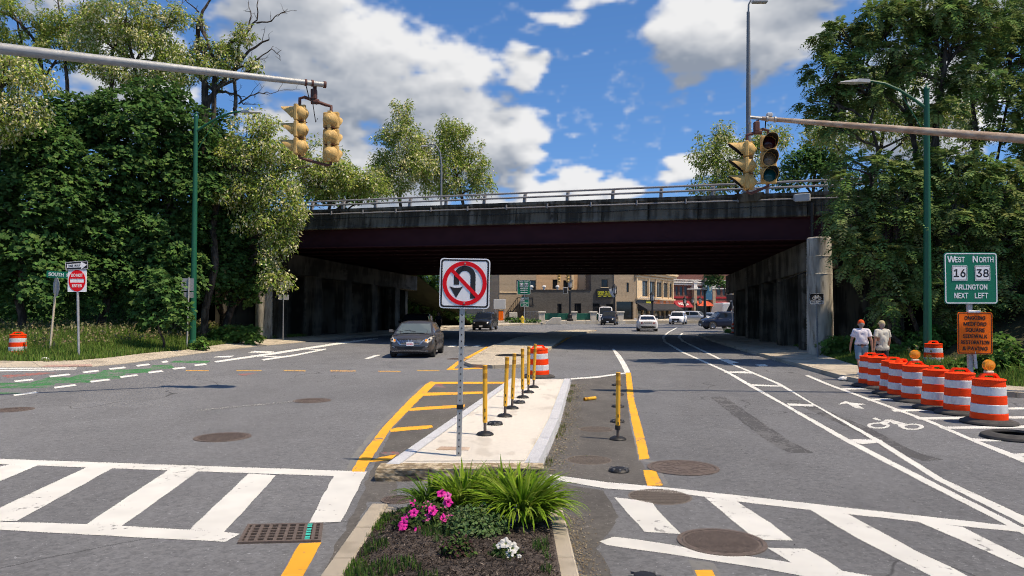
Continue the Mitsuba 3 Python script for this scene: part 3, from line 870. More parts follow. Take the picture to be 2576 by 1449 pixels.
# parapet panels between open joints, with a flared foot
JW = 2.46
joints = [A0] + [-14.0 + 2.46 * k for k in range(1, 26)] + [A1]
for a, b in zip(joints[:-1], joints[1:]):
    g = .012
    put('parapet_panel', slab(a + g, b - g, [(.0, lambda a, t: zt(a, t) - .16), (.04, lambda a, t: zb(a, t) + .22), (.13, lambda a, t: zb(a, t) + .06), (.10, lambda a, t: zb(a, t)), (-.35, lambda a, t: zb(a, t)), (-.35, lambda a, t: zt(a, t) - .16)]), 'parapet_concrete', br)
for a, b in zip(joints[:-1], joints[1:]):
    put('coping', slab(a + .006, b - .006, [(.07, lambda a, t: zt(a, t)), (.07, lambda a, t: zt(a, t) - .157), (-.42, lambda a, t: zt(a, t) - .157), (-.42, lambda a, t: zt(a, t))]), 'parapet_concrete', br)
put('deck', hexa([P3(A0, .012, zb(A0, 0) + .05), P3(A0, .99, zb(A0, 1) + .05), P3(A1, .99, zb(A1, 1) + .05), P3(A1, .012, zb(A1, 0) + .05), P3(A0, .012, zb(A0, 0) + .45), P3(A0, .99, zb(A0, 1) + .45), P3(A1, .99, zb(A1, 1) + .45), P3(A1, .012, zb(A1, 0) + .45)]), 'parapet_concrete', br)
put('far_parapet', hexa([P3(A0, .99, zb(A0, 1)), P3(A0, 1.0, zb(A0, 1)), P3(A1, 1.0, zb(A1, 1)), P3(A1, .99, zb(A1, 1)), P3(A0, .99, zt(A0, 1)), P3(A0, 1.0, zt(A0, 1)), P3(A1, 1.0, zt(A1, 1)), P3(A1, .99, zt(A1, 1))]), 'parapet_concrete', br)
NG = 11
for k in range(NG):
    t = .004 + k / (NG - 1) * .985
    m = 'maroon_steel'
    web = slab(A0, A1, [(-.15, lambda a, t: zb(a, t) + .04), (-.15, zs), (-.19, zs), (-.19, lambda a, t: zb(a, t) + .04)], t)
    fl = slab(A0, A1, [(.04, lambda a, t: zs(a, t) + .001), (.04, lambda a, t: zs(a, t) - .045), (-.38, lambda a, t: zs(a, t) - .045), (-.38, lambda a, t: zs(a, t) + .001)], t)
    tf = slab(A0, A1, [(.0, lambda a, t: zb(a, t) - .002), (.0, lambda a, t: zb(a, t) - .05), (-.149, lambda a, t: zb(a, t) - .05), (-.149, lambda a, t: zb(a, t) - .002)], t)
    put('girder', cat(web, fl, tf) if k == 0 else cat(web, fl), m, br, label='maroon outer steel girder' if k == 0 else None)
for k in range(12):      # cross frames
    a = -2 + 3.4 * k
    put('cross_brace', hexa([P3(a, .02, zs(a, 0) + .35), P3(a + .1, .02, zs(a, 0) + .35), P3(a + .1, .98, zs(a, 1) + .35), P3(a, .98, zs(a, 1) + .35), P3(a, .02, zb(a, 0)), P3(a + .1, .02, zb(a, 0)), P3(a + .1, .98, zb(a, 1)), P3(a, .98, zb(a, 1))]), 'maroon_steel', br)
# railing: curved posts, two tubes
for k in range(24):
    a = -12.6 + 2.52 * k
    z0 = zt(a, 0)
    v = []
    for o, z in ((.02, 0), (-.02, .25), (-.09, .46), (-.15, .58)):
        q = P3(a, 0, z0 + z, o - .1)
        for s in (-.07, .07):
            e = NU * s
            v += [(q[0] + e[0], q[1] + e[1], q[2]), (q[0] + e[0] - OUT[0] * .16, q[1] + e[1] - OUT[1] * .16, q[2])]
    f = []
    for r in range(3):
        b = r * 4
        for i0, i1 in ((0, 1), (1, 3), (3, 2), (2, 0)): f += [[b + i0, b + i1, b + 4 + i1], [b + i0, b + 4 + i1, b + 4 + i0]]
    f += [[12, 13, 15], [12, 15, 14]]
    put('railing_post', (np.array(v), np.array(f)), 'rail_grey', br)
for h, o in ((.27, -.04), (.53, -.13)):
    put('rail', tube([P3(a, 0, zt(a, 0) + h, o) for a in np.linspace(A0, A1, 30)], .052, 10), 'rail_grey', br, smooth=40)
put('conduit', tube([P3(a, 0, zt(a, 0) - .30, .10) for a in np.linspace(A0, 44, 30)], .035, 8), 'rail_grey', br, smooth=40)
for k in range(22):
    a = -11 + 2.46 * k
    put('conduit_bracket', hexa([P3(a, 0, zt(a, 0) - .38, .04), P3(a + .05, 0, zt(a, 0) - .38, .04), P3(a + .05, 0, zt(a, 0) - .38, .15), P3(a, 0, zt(a, 0) - .38, .15), P3(a, 0, zt(a, 0) - .12, .04), P3(a + .05, 0, zt(a, 0) - .12, .04), P3(a + .05, 0, zt(a, 0) - .12, .15), P3(a, 0, zt(a, 0) - .12, .15)]), 'rail_grey', br)
put('cable', tube([P3(a, 0, zt(a, 0) - .62 + .03 * math.sin(a), .11) for a in np.linspace(A0, 44, 60)], .018, 5), 'black', br)
a = .65
put('junction_box', cat(xf(bbox(-.33, .33, -.1, .1, -.17, .17, .02), Tr(*P3(a + .3, 0, zt(a, 0) - .26, .20)) @ Rz(math.atan2(NU[1], NU[0])))), 'lamp_grey', br)
put('drain_pipe', tube([P3(.55, 0, zt(0, 0) - .5, .2), P3(.55, 0, zs(0, 0) - .1, .2), P3(.5, 0.02, 4.2, .1)], .075, 8), 'black', br)
put('drain_pipe', tube([P3(.15, 0, zt(0, 0) - .5, .2), P3(.15, 0, 4.0, .25), P3(.35, 0, 3.8, .2), P3(.9, 0.03, 3.7, .1), P3(1.0, .2, 3.45, 0)], .03, 6), 'black', br)
put('drain_pipe', tube([P3(-1.0, 0, zt(0, 0) - .4, .2), P3(-1.0, 0, 5.3, .22)], .06, 6), 'black', br)
put('pole_seat', hexa([P3(2.9, 0, zt(3, 0) - .35, .03), P3(3.7, 0, zt(3, 0) - .35, .03), P3(3.7, 0, zt(3, 0) - .35, .2), P3(2.9, 0, zt(3, 0) - .35, .2), P3(2.6, 0, zt(3, 0) + .01, .03), P3(3.9, 0, zt(3, 0) + .01, .03), P3(3.9, 0, zt(3, 0) + .01, .42), P3(2.6, 0, zt(3, 0) + .01, .42)]), 'parapet_concrete', br)
# abutments: round end column, cap beam, square columns, back wall
RB0, RB1 = A_(14.0, 33.75), A_(17.0, 57.0)
LB0, LB1 = A_(-16.3, 48.6), A_(-9.7, 71.9)
for side, (p0, p1, ztop0, ztop1) in enumerate(((RB0, RB1, 5.2, 4.6), (LB0, LB1, 5.95, 5.2))):
    d = (p1 - p0) / np.linalg.norm(p1 - p0)
    Ln = np.linalg.norm(p1 - p0)
    n = A_(d[1], -d[0]) * (1 if side == 0 else -1)      # away from the road
    zt_ = lambda s: ztop0 + (ztop1 - ztop0) * s / Ln
    cc_ = p0 if side == 1 else A_(13.42, 32.25)
    put('end_column', lathe([(0, 0), (.545, 0), (.53, 3.55), (.55, 3.6), (.525, 3.63), (.51, 4.3), (.525, 4.33), (.525, 4.36), (.505, 4.38), (.495, ztop0 - .05), (.45, ztop0), (0, ztop0)], 40), 'pier_concrete', br, smooth=30, M=Tr(cc_[0], cc_[1], .0), label='pale round end column')
    def blk(s0, s1, o0, o1, z0f, z1f):
        q = [p0 + d * s + n * o for s, o in ((s0, o0), (s1, o0), (s1, o1), (s0, o1))]
        if side == 1: q = q[::-1]; zz = [(s1), (s1), (s0), (s0)]; zz = [s0, s1, s1, s0][::-1]
        else: zz = [s0, s1, s1, s0]
        return hexa([(*c, z0f(s)) for c, s in zip(q, zz)] + [(*c, z1f(s)) for c, s in zip(q, zz)])
    put('cap_beam', blk(-1.1 if side == 0 else .3, Ln, -.5, .55, lambda s: zt_(s) - 1.35, lambda s: zt_(s) - .01), 'parapet_concrete', br)
    s = 1.0
    while s < Ln - 1:
        put('column', blk(s, s + 1.0, -.42, .5, lambda s: 0, lambda s: zt_(s) - 1.35), 'parapet_concrete', br)
        s += 4.6
    put('back_wall', blk(-.2, Ln, 3.0, 3.6, lambda s: -.02, lambda s: zt_(s) + 1.2), 'parapet_concrete', br)
    put('end_wall', blk(Ln - .5, Ln, .5, 3.2, lambda s: -.02, lambda s: zt_(s)), 'parapet_concrete', br)

# embankments that carry the road on to both sides
def emb(side):
    rows = []
    for k in range(26):
        a = (-3.6 - k * 3.0) if side == 0 else (35.5 + k * 3.0)
        near, far = bp(a, 0), bp(a, 1)
        zz = (zb(a, 0) + .3) * (min(1, .06 + .5 * k) if side == 0 else 1)
        nn = OUT
        rows.append([(*(near + nn * 9), -.05), (*(near + nn * 6.5), zz * .28), (*(near + nn * 3.5), zz * .75), (*(near + nn * .6), zz - .3), (*(far - nn * .6), zz - 1.5), (*(far - nn * 9), 2.5), (*(far - nn * 14), -.05)])
    v = np.array(rows).reshape(-1, 3)
    v[:, 2] += np.where(v[:, 2] > .5, 1.1 * (meshkit.fbm(np.c_[v[:, :2] * .3, v[:, :1] * 0], 3) - .5), 0)
    f = []
    for i in range(25):
        for j in range(6):
            b = i * 7 + j
            f += [[b, b + 7, b + 8], [b, b + 8, b + 1]]
    f = np.array(f)
    return v, f if side == 1 else f
st('embankment', emb(0), 'soil', 'wooded earth embankment right of the bridge')
st('embankment', emb(1), 'soil', 'wooded earth embankment left of the bridge')

# lamps that stand on the bridge
def Pz(a, t, off=0): q = bp(a, t) + OUT * off; return q
q = Pz(3.28, 0, .22); z0 = zt(3.28, 0)
k = thing('street_lamp', 'tall plain grey steel lamp pole rising from the bridge parapet', 'street lamp')
put('pole', tube([(q[0], q[1], z0), (q[0] + .02, q[1], 12), (q[0] + .05, q[1], 16.0)], [.13, .11, .075], 12), 'pole_grey', k, smooth=40)
put('base_plate', bbox(q[0] - .24, q[0] + .24, q[1] - .24, q[1] + .24, z0 + .01, z0 + .30, .03), 'pole_grey', k)
put('arm', tube([(q[0] + .05, q[1], 16.0), (q[0] + .07, q[1], 16.35), (q[0] + .2, q[1], 16.6), (q[0] + .6, q[1], 16.75)], .04, 8), 'pole_grey', k, smooth=40)
put('luminaire', bbox(q[0] + .22, q[0] + .95, q[1] - .14, q[1] + .14, 16.42, 16.56, .04), 'lamp_grey', k)
q = at(1110, 500, 64)
k = thing('street_lamp', 'slender grey gooseneck lamp behind the bridge railing, in front of the pale trees', 'street lamp')
put('pole', tube([(q[0], 64, 8), (q[0], 64, 14.6), (q[0] - .12, 64, 15.7), (q[0] - .5, 64, 16.35), (q[0] - .95, 64, 16.4), (q[0] - 1.3, 64, 16.25)], [.09, .08, .06, .055, .05, .05], 8), 'pole_grey', k, smooth=40)
put('luminaire', bbox(q[0] - 1.75, q[0] - 1.2, 63.87, 64.13, 16.17, 16.29, .03), 'lamp_grey', k)

# ---------------------------------------------------------------- buildings beyond the bridge
class Wall:
    """An upright wall plane through two points of the plan; elements are given in the photograph's frame and land on the wall."""
    def __init__(s, p, q, thick=.3):
        s.p, s.q = A_(*p), A_(*q)
        s.L = np.linalg.norm(s.q - s.p)
        s.d = (s.q - s.p) / s.L
        s.n = A_(s.d[1], -s.d[0])                     # towards the viewer when q lies to the right of p
        s.M = np.eye(4)
        s.M[:3, 0], s.M[:3, 1], s.M[:3, 2], s.M[:3, 3] = (*s.d, 0), (0, 0, 1), (*s.n, 0), (*s.p, 0)
    def uv(s, x, y):
        w = onplane(x, y, A_(*s.p, 0), A_(*s.n, 0))
        return np.dot(w[:2] - s.p, s.d), w[2]
    def rect(s, x0, y0, x1, y1):
        a, b = s.uv(x0, y0), s.uv(x1, y1)
        return min(a[0], b[0]), max(a[0], b[0]), min(a[1], b[1]), max(a[1], b[1])
    def blk(s, u0, u1, z0, z1, n0, n1): return xf(box(u0, u1, z0, z1, n0, n1), s.M)
    def ring(s, u0, u1, z0, z1, w, n0, n1):
        return cat(s.blk(u0, u1, z1 - w, z1, n0, n1), s.blk(u0, u1, z0, z0 + w, n0, n1), s.blk(u0, u0 + w, z0 + w, z1 - w, n0, n1), s.blk(u1 - w, u1, z0 + w, z1 - w, n0, n1))
    def face(s, u0, u1, z0, z1, holes, depth=.35):
        """The wall with real openings."""
        g = sbox(u0, z0, u1, z1).difference(unary_union([sbox(*(h[0], h[2], h[1], h[3])) for h in holes])) if holes else sbox(u0, z0, u1, z1)
        return xf(prism(g, -depth, 0), s.M)
    def window(s, h, key, glass='glass_dark', fr='frame_dark', bars=(), w=.07, deep=.16, name='window'):
        u0, u1, z0, z1 = h
        k = put(name, cat(s.ring(u0, u1, z0, z1, w, -deep, -deep + .08), *[s.blk(u0 + (u1 - u0) * b - .03, u0 + (u1 - u0) * b + .03, z0 + w, z1 - w, -deep + .003, -deep + .07) for b in bars]), fr, key)
        put('pane', s.blk(u0 + .02, u1 - .02, z0 + .02, z1 - .02, -deep - .03, -deep + .012), glass, k)
        return k


def ztop(y, d): return CAMZ + (776 - y) / F * d


# tan block with orange wall panels behind the dark one
W = Wall(tuple(at(1256, 776, 107.6)[:2]), tuple(at(1492, 776, 115)[:2]))
k = thing('tan_building', 'tan and orange brick building with dark windows behind the low dark brick wall', 'building')
holes = [W.rect(1299, 704, 1348, 733), W.rect(1390, 703, 1402, 727), W.rect(1417, 705, 1428, 726), W.rect(1468, 703, 1482, 730)]
u1 = W.uv(1349, 700)[0]
put('wall', W.face(0, u1, .3, 11, [holes[0]]), 'tan_brick', k)
put('wall', W.face(u1 + .01, W.L, .3, 11, [h for h in holes[1:]]), 'orange_brick', k, label='orange brick wall panel')
put('back_block', W.blk(0, W.L, .3, 10.9, -14, -.4), 'tan_brick', k)
for h in holes: W.window(h, k, bars=(.5,) if h[1] - h[0] > 2 else ())
put('pilaster', W.blk(W.uv(1437, 700)[0] - .1, W.uv(1442, 700)[0], .3, 11, .002, .25), 'cream_stone', k)
put('belt_course', W.blk(0, W.uv(1300, 736)[0], W.uv(1300, 737)[1], W.uv(1300, 734)[1], .002, .12), 'cream_stone', k)
# dark brick front with the sign
W = Wall(tuple(at(1322, 776, 107)[:2]), tuple(at(1545, 776, 107.5)[:2]))
k = thing('brick_building', 'dark grey brick building with flat roof and black shop sign', 'building')
ut = W.uv(1487, 730)[0]
zl = W.uv(1400, 731)[1]
holes = [W.rect(1402, 764, 1413, 800), W.rect(1445, 763, 1462, 800), W.rect(1491, 763, 1509, 800), W.rect(1525, 764, 1543, 800)]
put('wall', W.face(0, ut, .3, zl, [holes[0], holes[1]]), 'dark_brick', k)
hw_ = W.rect(1513, 703, 1529, 722)
put('wall', W.face(ut + .005, W.L, .3, 7.6, [holes[2], holes[3], hw_]), 'dark_brick', k)
put('roof', W.blk(.0, ut, zl - .3, zl - .05, -3, -.36), 'roof_dark', k)
put('parapet_cap', W.blk(-.1, ut - .05, zl + .003, zl + .14, -.45, .08), 'roof_dark', k)
put('side_block', W.blk(ut + .01, W.L, .3, 7.5, -6, -.5), 'dark_brick', k)
for h in holes + [hw_]:
    W.window(h, k, bars=(.3,))
    put('sill', W.blk(h[0] - .12, h[1] + .12, h[2] - .14, h[2] - .003, -.1, .1), 'cream_stone', k)
h = W.rect(1500, 727, 1541, 751)
sg = put('shop_sign', W.blk(*h, .003, .25), 'sign_black', k)
m = text('DEEP CUTS', .44, .04, True, width=(h[1] - h[0]) * .84)
put('lettering', xf(m, W.M @ Tr((h[0] + h[1]) / 2, h[2] + (h[3] - h[2]) * .60, .252)), 'yellow_letters', sg)
put('rule', W.blk(h[0] + .25, h[1] - .25, h[2] + .47, h[2] + .54, .252, .28), 'yellow_letters', sg)
for q in (.18, .5, .8): put('small_lettering', W.blk(h[0] + (h[1] - h[0]) * (q - .1), h[0] + (h[1] - h[0]) * (q + .1), h[2] + .22, h[2] + .30, .252, .28), 'yellow_letters', sg)
for x in (1338, 1370, 1404):
    u, z = W.uv(x, 729)
    v = thing('roof_vent', {1338: 'white mushroom roof vent left of its two fellows on the dark roof edge', 1370: 'white mushroom roof vent, middle one on the dark roof edge', 1404: 'white mushroom roof vent nearest the traffic signals on the dark roof edge'}[x], 'roof vent', 'roof vents on the dark building')
    put('stack', lathe([(0, 0), (.14, 0), (.14, .35), (.26, .36), (.30, .5), (.2, .66), (0, .72)], 14), 'white_stone', v, smooth=40, M=Tr(*(xf((A_([u, zl + .1, -1.0]), 0), W.M)[0][0])))
# iron stairs up the tan wall
k = thing('iron_stairs', 'black iron outdoor stairs with railings climbing the tan brick wall', 'stairs')
S0, S1 = at(1274, 804, 107.5), at(1302, 766, 107.5)
for i in range(12):
    p = S0 + (S1 - S0) * i / 11
    put('tread', box(p[0] - .16, p[0] + .16, p[1] - .5, p[1] + .5, p[2] - .03, p[2] + .02), 'frame_dark', k)
for o in (-.5, .5):
    put('stringer', tube([S0 + A_(0, o, -.1), S1 + A_(0, o, -.1)], .1, 4), 'frame_dark', k)
    put('handrail', tube([S0 + A_(0, o, 1), S1 + A_(0, o, 1), S1 + A_(2.3, o, 1)], .045, 5), 'frame_dark', k)
    for i in range(7): p = S0 + (S1 - S0) * i / 6 + A_(0, o, 0); put('baluster', tube([p, p + A_(0, 0, 1)], .035, 4), 'frame_dark', k)
    for i in range(1, 5): p = S1 + A_(.55 * i, o, 0); put('baluster', tube([p, p + A_(0, 0, 1)], .035, 4), 'frame_dark', k)
put('landing', box(S1[0] - .1, S1[0] + 2.4, S1[1] - .55, S1[1] + .55, S1[2] - .1, S1[2]), 'frame_dark', k)
for o in (.3, 2.0): put('leg', tube([S1 + A_(o, -.4, 0), (S1[0] + o, S1[1] - .4, .4)], .06, 4), 'frame_dark', k)
# light brick corner bay and the cream row with awnings, receding to the right
WB = Wall(tuple(at(1545, 776, 107.4)[:2]), tuple(at(1600, 776, 109.5)[:2]))
WC = Wall(tuple(at(1600, 776, 109.5)[:2]), tuple(at(1695, 776, 128)[:2]))
k = thing('storefront_building', 'two storey cream storefront building with black awnings and large upper windows', 'building')
hb = [WB.rect(1576, 711, 1582, 735), WB.rect(1597, 714, 1602, 736)]
hb = [h for h in hb if h[1] < WB.L - .05]
put('wall', WB.face(0, WB.L, 3.9, 9.2, hb), 'tan_brick', k, label='light brick corner bay')
for h in hb: WB.window(h, k)
hc = [WC.rect(a, b, c, d) for a, b, c, d in ((1617, 711, 1630, 744), (1636, 713, 1649, 745.5), (1655, 715.5, 1670, 748), (1676, 718, 1691, 749.5))]
xs = [(1616.5, 1630.5), (1635.5, 1649), (1654.5, 1671), (1676.5, 1691)]
hc = []
for a, c in ((1616, 1629.5), (1634.5, 1648), (1652.5, 1665), (1669, 1680), (1683.5, 1690.5)):
    u0, u1_ = WC.uv(a, 776)[0], WC.uv(c, 776)[0]
    hc.append((u0, u1_, 3.95, 6.35))
put('wall', WC.face(0, WC.L, 3.2, 7.6, hc), 'cream_stone', k)
for h in hc: WC.window(h, k, 'pane_grey', bars=(.33, .66), w=.14)
for a in [0] + [h[1] + .1 for h in hc]:
    put('pilaster', WC.blk(a, a + .32, 3.6, 6.8, .002, .16), 'cream_stone', k)
for z0, z1, o in ((6.75, 7.0, .25), (7.2, 7.6, .5), (7.603, 7.9, .75)): put('cornice', WC.blk(-.3, WC.L + .4, z0, z1, .003, o), 'cream_stone', k)
put('parapet', WC.blk(0, WC.L, 7.91, 8.9, -.4, .1), 'cream_stone', k)
for i in range(7): put('parapet_block', WC.blk(i * WC.L / 7 + .8, i * WC.L / 7 + 2.0, 8.91, 9.4, -.4, .12), 'cream_stone', k)
put('belt_course', WC.blk(-.2, WC.L, 3.45, 3.7, .003, .3), 'cream_stone', k)
uM = WC.L * .42
put('fascia', WC.blk(.1, uM, 2.75, 3.44, -.3, .02), 'frame_dark', k)
put('mosaic_panel', WC.blk(uM + .05, WC.L, 2.75, 3.44, -.3, .03), 'mosaic', k)
put('back_block', WC.blk(0, WC.L, .3, 8.8, -14, -4.5), 'cream_stone', k)
put('shop_interior', WC.blk(0, WC.L, .3, 3.2, -4.4, -4.2), 'frame_dark', k)
put('ceiling', WC.blk(0, WC.L, 3.0, 3.19, -4.2, -.35), 'frame_dark', k)
put('wall', WB.face(0, WB.L, .3, 3.89, [(.4, WB.L - .5, .5, 3.1)]), 'tan_brick', k)
put('shop_window', WB.blk(.4, WB.L - .5, .5, 3.1, -.3, -.25), 'glass_dark', k)
for i in range(8):
    u = i * (WC.L - .3) / 7
    put('column', WC.blk(u, u + .3, .4, 2.75, -.1, .18), 'cream_stone', k)
    if i < 7:
        s = (WC.L - .3) / 7
        put('shop_window', WC.blk(u + .32, u + s - .02, .9, 2.7, -.06, -.03), 'glass_dark', k)
        put('stall_riser', WC.blk(u + .32, u + s - .02, .4, .88, -.06, .0), 'frame_dark', k)
        q = [(u + .02, 2.95, .03), (u + s - .03, 2.95, .03), (u + s - .03, 1.95, 1.75), (u + .02, 1.95, 1.75)]
        q2 = [(a, b - .25, c) for a, b, c in q]
        aw = np.array([(q[3]), (q[2]), (q[1]), (q[0]), (q2[3][0], q2[3][1] + .03, q2[3][2]), (q2[2][0], q2[2][1] + .03, q2[2][2]), (u + s - .03, 1.95, .05), (u + .02, 1.95, .05)])
        fa = np.array([[0, 1, 2], [0, 2, 3], [4, 5, 1], [4, 1, 0], [3, 7, 4], [3, 4, 0], [1, 5, 6], [1, 6, 2]])
        put('awning', xf((aw, fa), WC.M), 'awning_black', k)
for i in range(12):
    u = .5 + i * (uM + 2) / 12
    put('gooseneck_light', xf(tube([(u, 3.5, .3), (u, 3.75, .55), (u, 3.62, .8)], .05, 5), WC.M), 'white_stone', k)
put('yellow_sign', WC.blk(uM * .55, uM * .85, 2.9, 3.3, .022, .06), 'yellow_letters', k, label='small yellow shop sign')
# red brick block with white cornices and tan columns
W = Wall(tuple(at(1690, 776, 134)[:2]), tuple(at(1875, 776, 141)[:2]))
k = thing('red_brick_building', 'red brick building with white cornice, tan columns and red awnings', 'building')
wins = []
for a, c in ((1699, 1707), (1709, 1718.5), (1721, 1730), (1750, 1764), (1765, 1775), (1803, 1815), (1817, 1826), (1829, 1842)):
    wins.append(W.rect(a, 719, c, 745))
up = [W.rect(a, 694, c, 701) for a, c in ((1770, 1782), (1842, 1850))]
put('wall', W.face(0, W.L, 2.6, 11, wins + up), 'red_brick', k)
for h in wins + up: W.window(h, k, 'glass_dark', 'red_brick', w=.12)
put('back_block', W.blk(0, W.L, .3, 10.9, -12, -.5), 'red_brick', k)
for y0, y1, o in ((705, 703, .5), (711.5, 708.5, .7), (717, 714.5, .4)):
    put('cornice', W.blk(0, W.L, W.uv(1700, y0)[1], W.uv(1700, y1)[1], .003, o), 'white_stone', k)
put('frieze', W.blk(0, W.L, W.uv(1700, 714)[1], W.uv(1700, 711.8)[1], .002, .2), 'lamp_grey', k)
for x in (1743, 1790, 1838):
    u = W.uv(x, 776)[0]
    c = put('column', W.blk(u - .34, u + .34, .4, W.uv(x, 727)[1], .1, .8), 'tan_brick', k)
    put('capital', cat(W.blk(u - .45, u + .45, W.uv(x, 727)[1] + .003, W.uv(x, 722)[1], 0, .95), W.blk(u - .36, u + .36, W.uv(x, 722)[1], W.uv(x, 711)[1], .1, .85), W.blk(u - .5, u + .5, W.uv(x, 711)[1], W.uv(x, 708)[1], 0, 1.0)), 'white_stone', c)
for x0, x1, m, y0, y1, txt in ((1693, 1733, 'awning_red', 756, 773, 'Nijiya'), (1746, 1784, 'awning_orange', 757, 770, None), (1795, 1845, 'awning_red', 759, 773, 'Wayside')):
    u0, u1, z0, z1 = W.rect(x0, y0, x1, y1)
    v = np.array([(u0, z0, 1.4), (u1, z0, 1.4), (u1, z1, .02), (u0, z1, .02), (u0, z0, .02), (u1, z0, .02)])
    a = put('awning', xf((v, np.array([[0, 1, 2], [0, 2, 3], [0, 3, 4], [1, 5, 2], [0, 4, 5], [0, 5, 1]])), W.M), m, k)
    if txt:
        sl = math.atan2(z1 - z0, -1.38)
        put('lettering', xf(text(txt, .62, .03, True), W.M @ Tr((u0 + u1) / 2, (z0 + z1) / 2, .73) @ Rx(-math.atan2(1.38, z1 - z0))), 'white_stone', a)
put('shopfront', W.blk(0, W.L, .4, 2.59, -.3, -.1), 'glass_dark', k)
put('band', W.blk(0, W.L, W.uv(1700, 750)[1], W.uv(1700, 746)[1], .002, .15), 'awning_red', k)
# pale house on the left with a dark roof
W = Wall(tuple(at(1224, 776, 116)[:2]), tuple(at(1259, 776, 112)[:2]))
k = thing('pale_house', 'pale pink sided house with dark mansard roof at the left of the square', 'house')
h = [W.rect(1251, 717, 1255.5, 741)]
put('wall', W.face(0, W.L, .3, W.uv(1240, 713)[1], h), 'siding', k)
W.window(h[0], k)
put('back_block', W.blk(-6, W.L, .3, W.uv(1240, 713)[1] - .02, -9, -.4), 'siding', k)
r0 = W.uv(1240, 712)[1]
put('roof', xf((A_([-6.2, r0, .35], [W.L + .2, r0, .35], [W.L + .2, r0, -9.2], [-6.2, r0, -9.2], [-5.6, r0 + 3, -.5], [W.L - .4, r0 + 3, -.5], [W.L - .4, r0 + 3, -8.4], [-5.6, r0 + 3, -8.4]), hexa(np.zeros((8, 3)))[1][:, ::-1]), W.M), 'roof_dark', k)
put('eave', W.blk(-6.2, W.L + .2, r0 - .35, r0 - .01, .003, .4), 'lamp_grey', k)
put('corner_board', W.blk(W.L - .18, W.L, .3, r0 - .36, .002, .06), 'white_stone', k)
s = thing('utility_cabinet', 'small pale utility cabinet left of the tan building wall', 'cabinet')
p = at(1258, 800, 104)
put('body', bbox(p[0] - .9, p[0] + .8, p[1] - .4, p[1] + .4, 2.0, 3.4, .04), 'lamp_grey', s)
put('leg', box(p[0] - .7, p[0] - .55, p[1] - .1, p[1] + .1, .4, 2.0), 'lamp_grey', s); put('leg', box(p[0] + .45, p[0] + .6, p[1] - .1, p[1] + .1, .4, 2.0), 'lamp_grey', s)
s = thing('orange_bin', 'small orange street bin below the pale cabinet', 'bin')
put('body', bbox(p[0] - .2, p[0] + .45, p[1] - .9, p[1] - .45, .43, 1.75, .05), 'sign_orange', s); put('lid', bbox(p[0] - .23, p[0] + .48, p[1] - .93, p[1] - .42, 1.753, 1.85, .03), 'frame_dark', s)
# green river railing between stone posts
k = thing('river_railing', 'green metal river railing between squat stone posts', 'railing')
prev = None
for x, y in ((1363, 796), (1442, 794), (1492, 793), (1560, 792)):
    p = at(x, 776, 101.6)
    put('stone_post', bbox(p[0] - .42, p[0] + .42, p[1] - .4, p[1] + .4, .4, 1.45, .03), 'pale_concrete', k)
    put('post_cap', bbox(p[0] - .55, p[0] + .55, p[1] - .5, p[1] + .5, 1.453, 1.75, .08), 'pale_concrete', k)
    if prev is not None:
        a, b = prev[0] + .43, p[0] - .43
        for z in (1.42, .62): put('rail', tube([(a, p[1], z), (b, p[1], z)], .05, 6), 'green_rail', k)
        put('mesh_panel', box(a, b, p[1] - .012, p[1] + .012, .64, 1.4), 'green_rail', k)
        n = max(3, int((b - a) / .55))
        for i in range(1, n): put('baluster', box(a + (b - a) * i / n - .03, a + (b - a) * i / n + .03, p[1] - .05, p[1] + .05, .5, 1.42), 'green_rail', k)
    prev = p
k = thing('chain_link_fence', 'grey wire fence between the iron stairs and the stone post', 'fence')
p0, p1 = at(1318, 776, 103), at(1357, 776, 102)
for i in range(6): q = p0 + (p1 - p0) * i / 5; put('post', tube([(q[0], q[1], .4), (q[0], q[1], 1.75)], .04, 6), 'pole_grey', k)
for z in (.6, 1.7): put('rail', tube([(p0[0], p0[1], z), (p1[0], p1[1], z)], .03, 5), 'pole_grey', k)
for i in range(22): q = p0 + (p1 - p0) * i / 21; put('wire', tube([(q[0], q[1], .6), (q[0], q[1], 1.7)], .012, 4), 'pole_grey', k)
k = thing('concrete_planter', 'low concrete block planter at the foot of the iron stairs', 'planter')
p = at(1291, 800, 101.5)
put('body', bbox(p[0] - .55, p[0] + .55, p[1] - .5, p[1] + .5, .4, 1.6, .04), 'pale_concrete', k)
k = thing('end_block', 'sloped concrete barrier end at the kerb before the green railing', 'barrier')
p = at(1400, 810, 98.6)
b = bbox(p[0] - .6, p[0] + .6, p[1] - .4, p[1] + .4, 0, .9, .06)
put('body', (np.where((b[0][:, 2:] > .4), b[0] * A_(1, 1, 1), b[0] + A_(-1.0, 0, 0) * (b[0][:, :1] < p[0])), b[1]), 'pale_concrete', k)
# ---------------------------------------------------------------- vehicles: local x to the car's left is -x seen from behind; y forward; z up
def raycast(m, o, d):
    """First hit along direction d (one vector) of rays from the points o, as distance (nan where none)."""
    v, f = m
    a, e1, e2 = v[f[:, 0]], v[f[:, 1]] - v[f[:, 0]], v[f[:, 2]] - v[f[:, 0]]
    h = np.cross(np.broadcast_to(d, e2.shape), e2)
    det = np.einsum('ij,ij->i', e1, h)
    ok = np.abs(det) > 1e-12
    a, e1, e2, h, det = a[ok], e1[ok], e2[ok], h[ok], det[ok]
    out = np.full(len(o), np.nan)
    for i, p in enumerate(o):
        s = p - a
        u = np.einsum('ij,ij->i', s, h) / det
        q = np.cross(s, e1)
        w = q @ d / det
        t = np.einsum('ij,ij->i', e2, q) / det
        g = (u >= -1e-6) & (w >= -1e-6) & (u + w <= 1 + 1e-6) & (t > 0)
        if g.any(): out[i] = t[g].min()
    return out


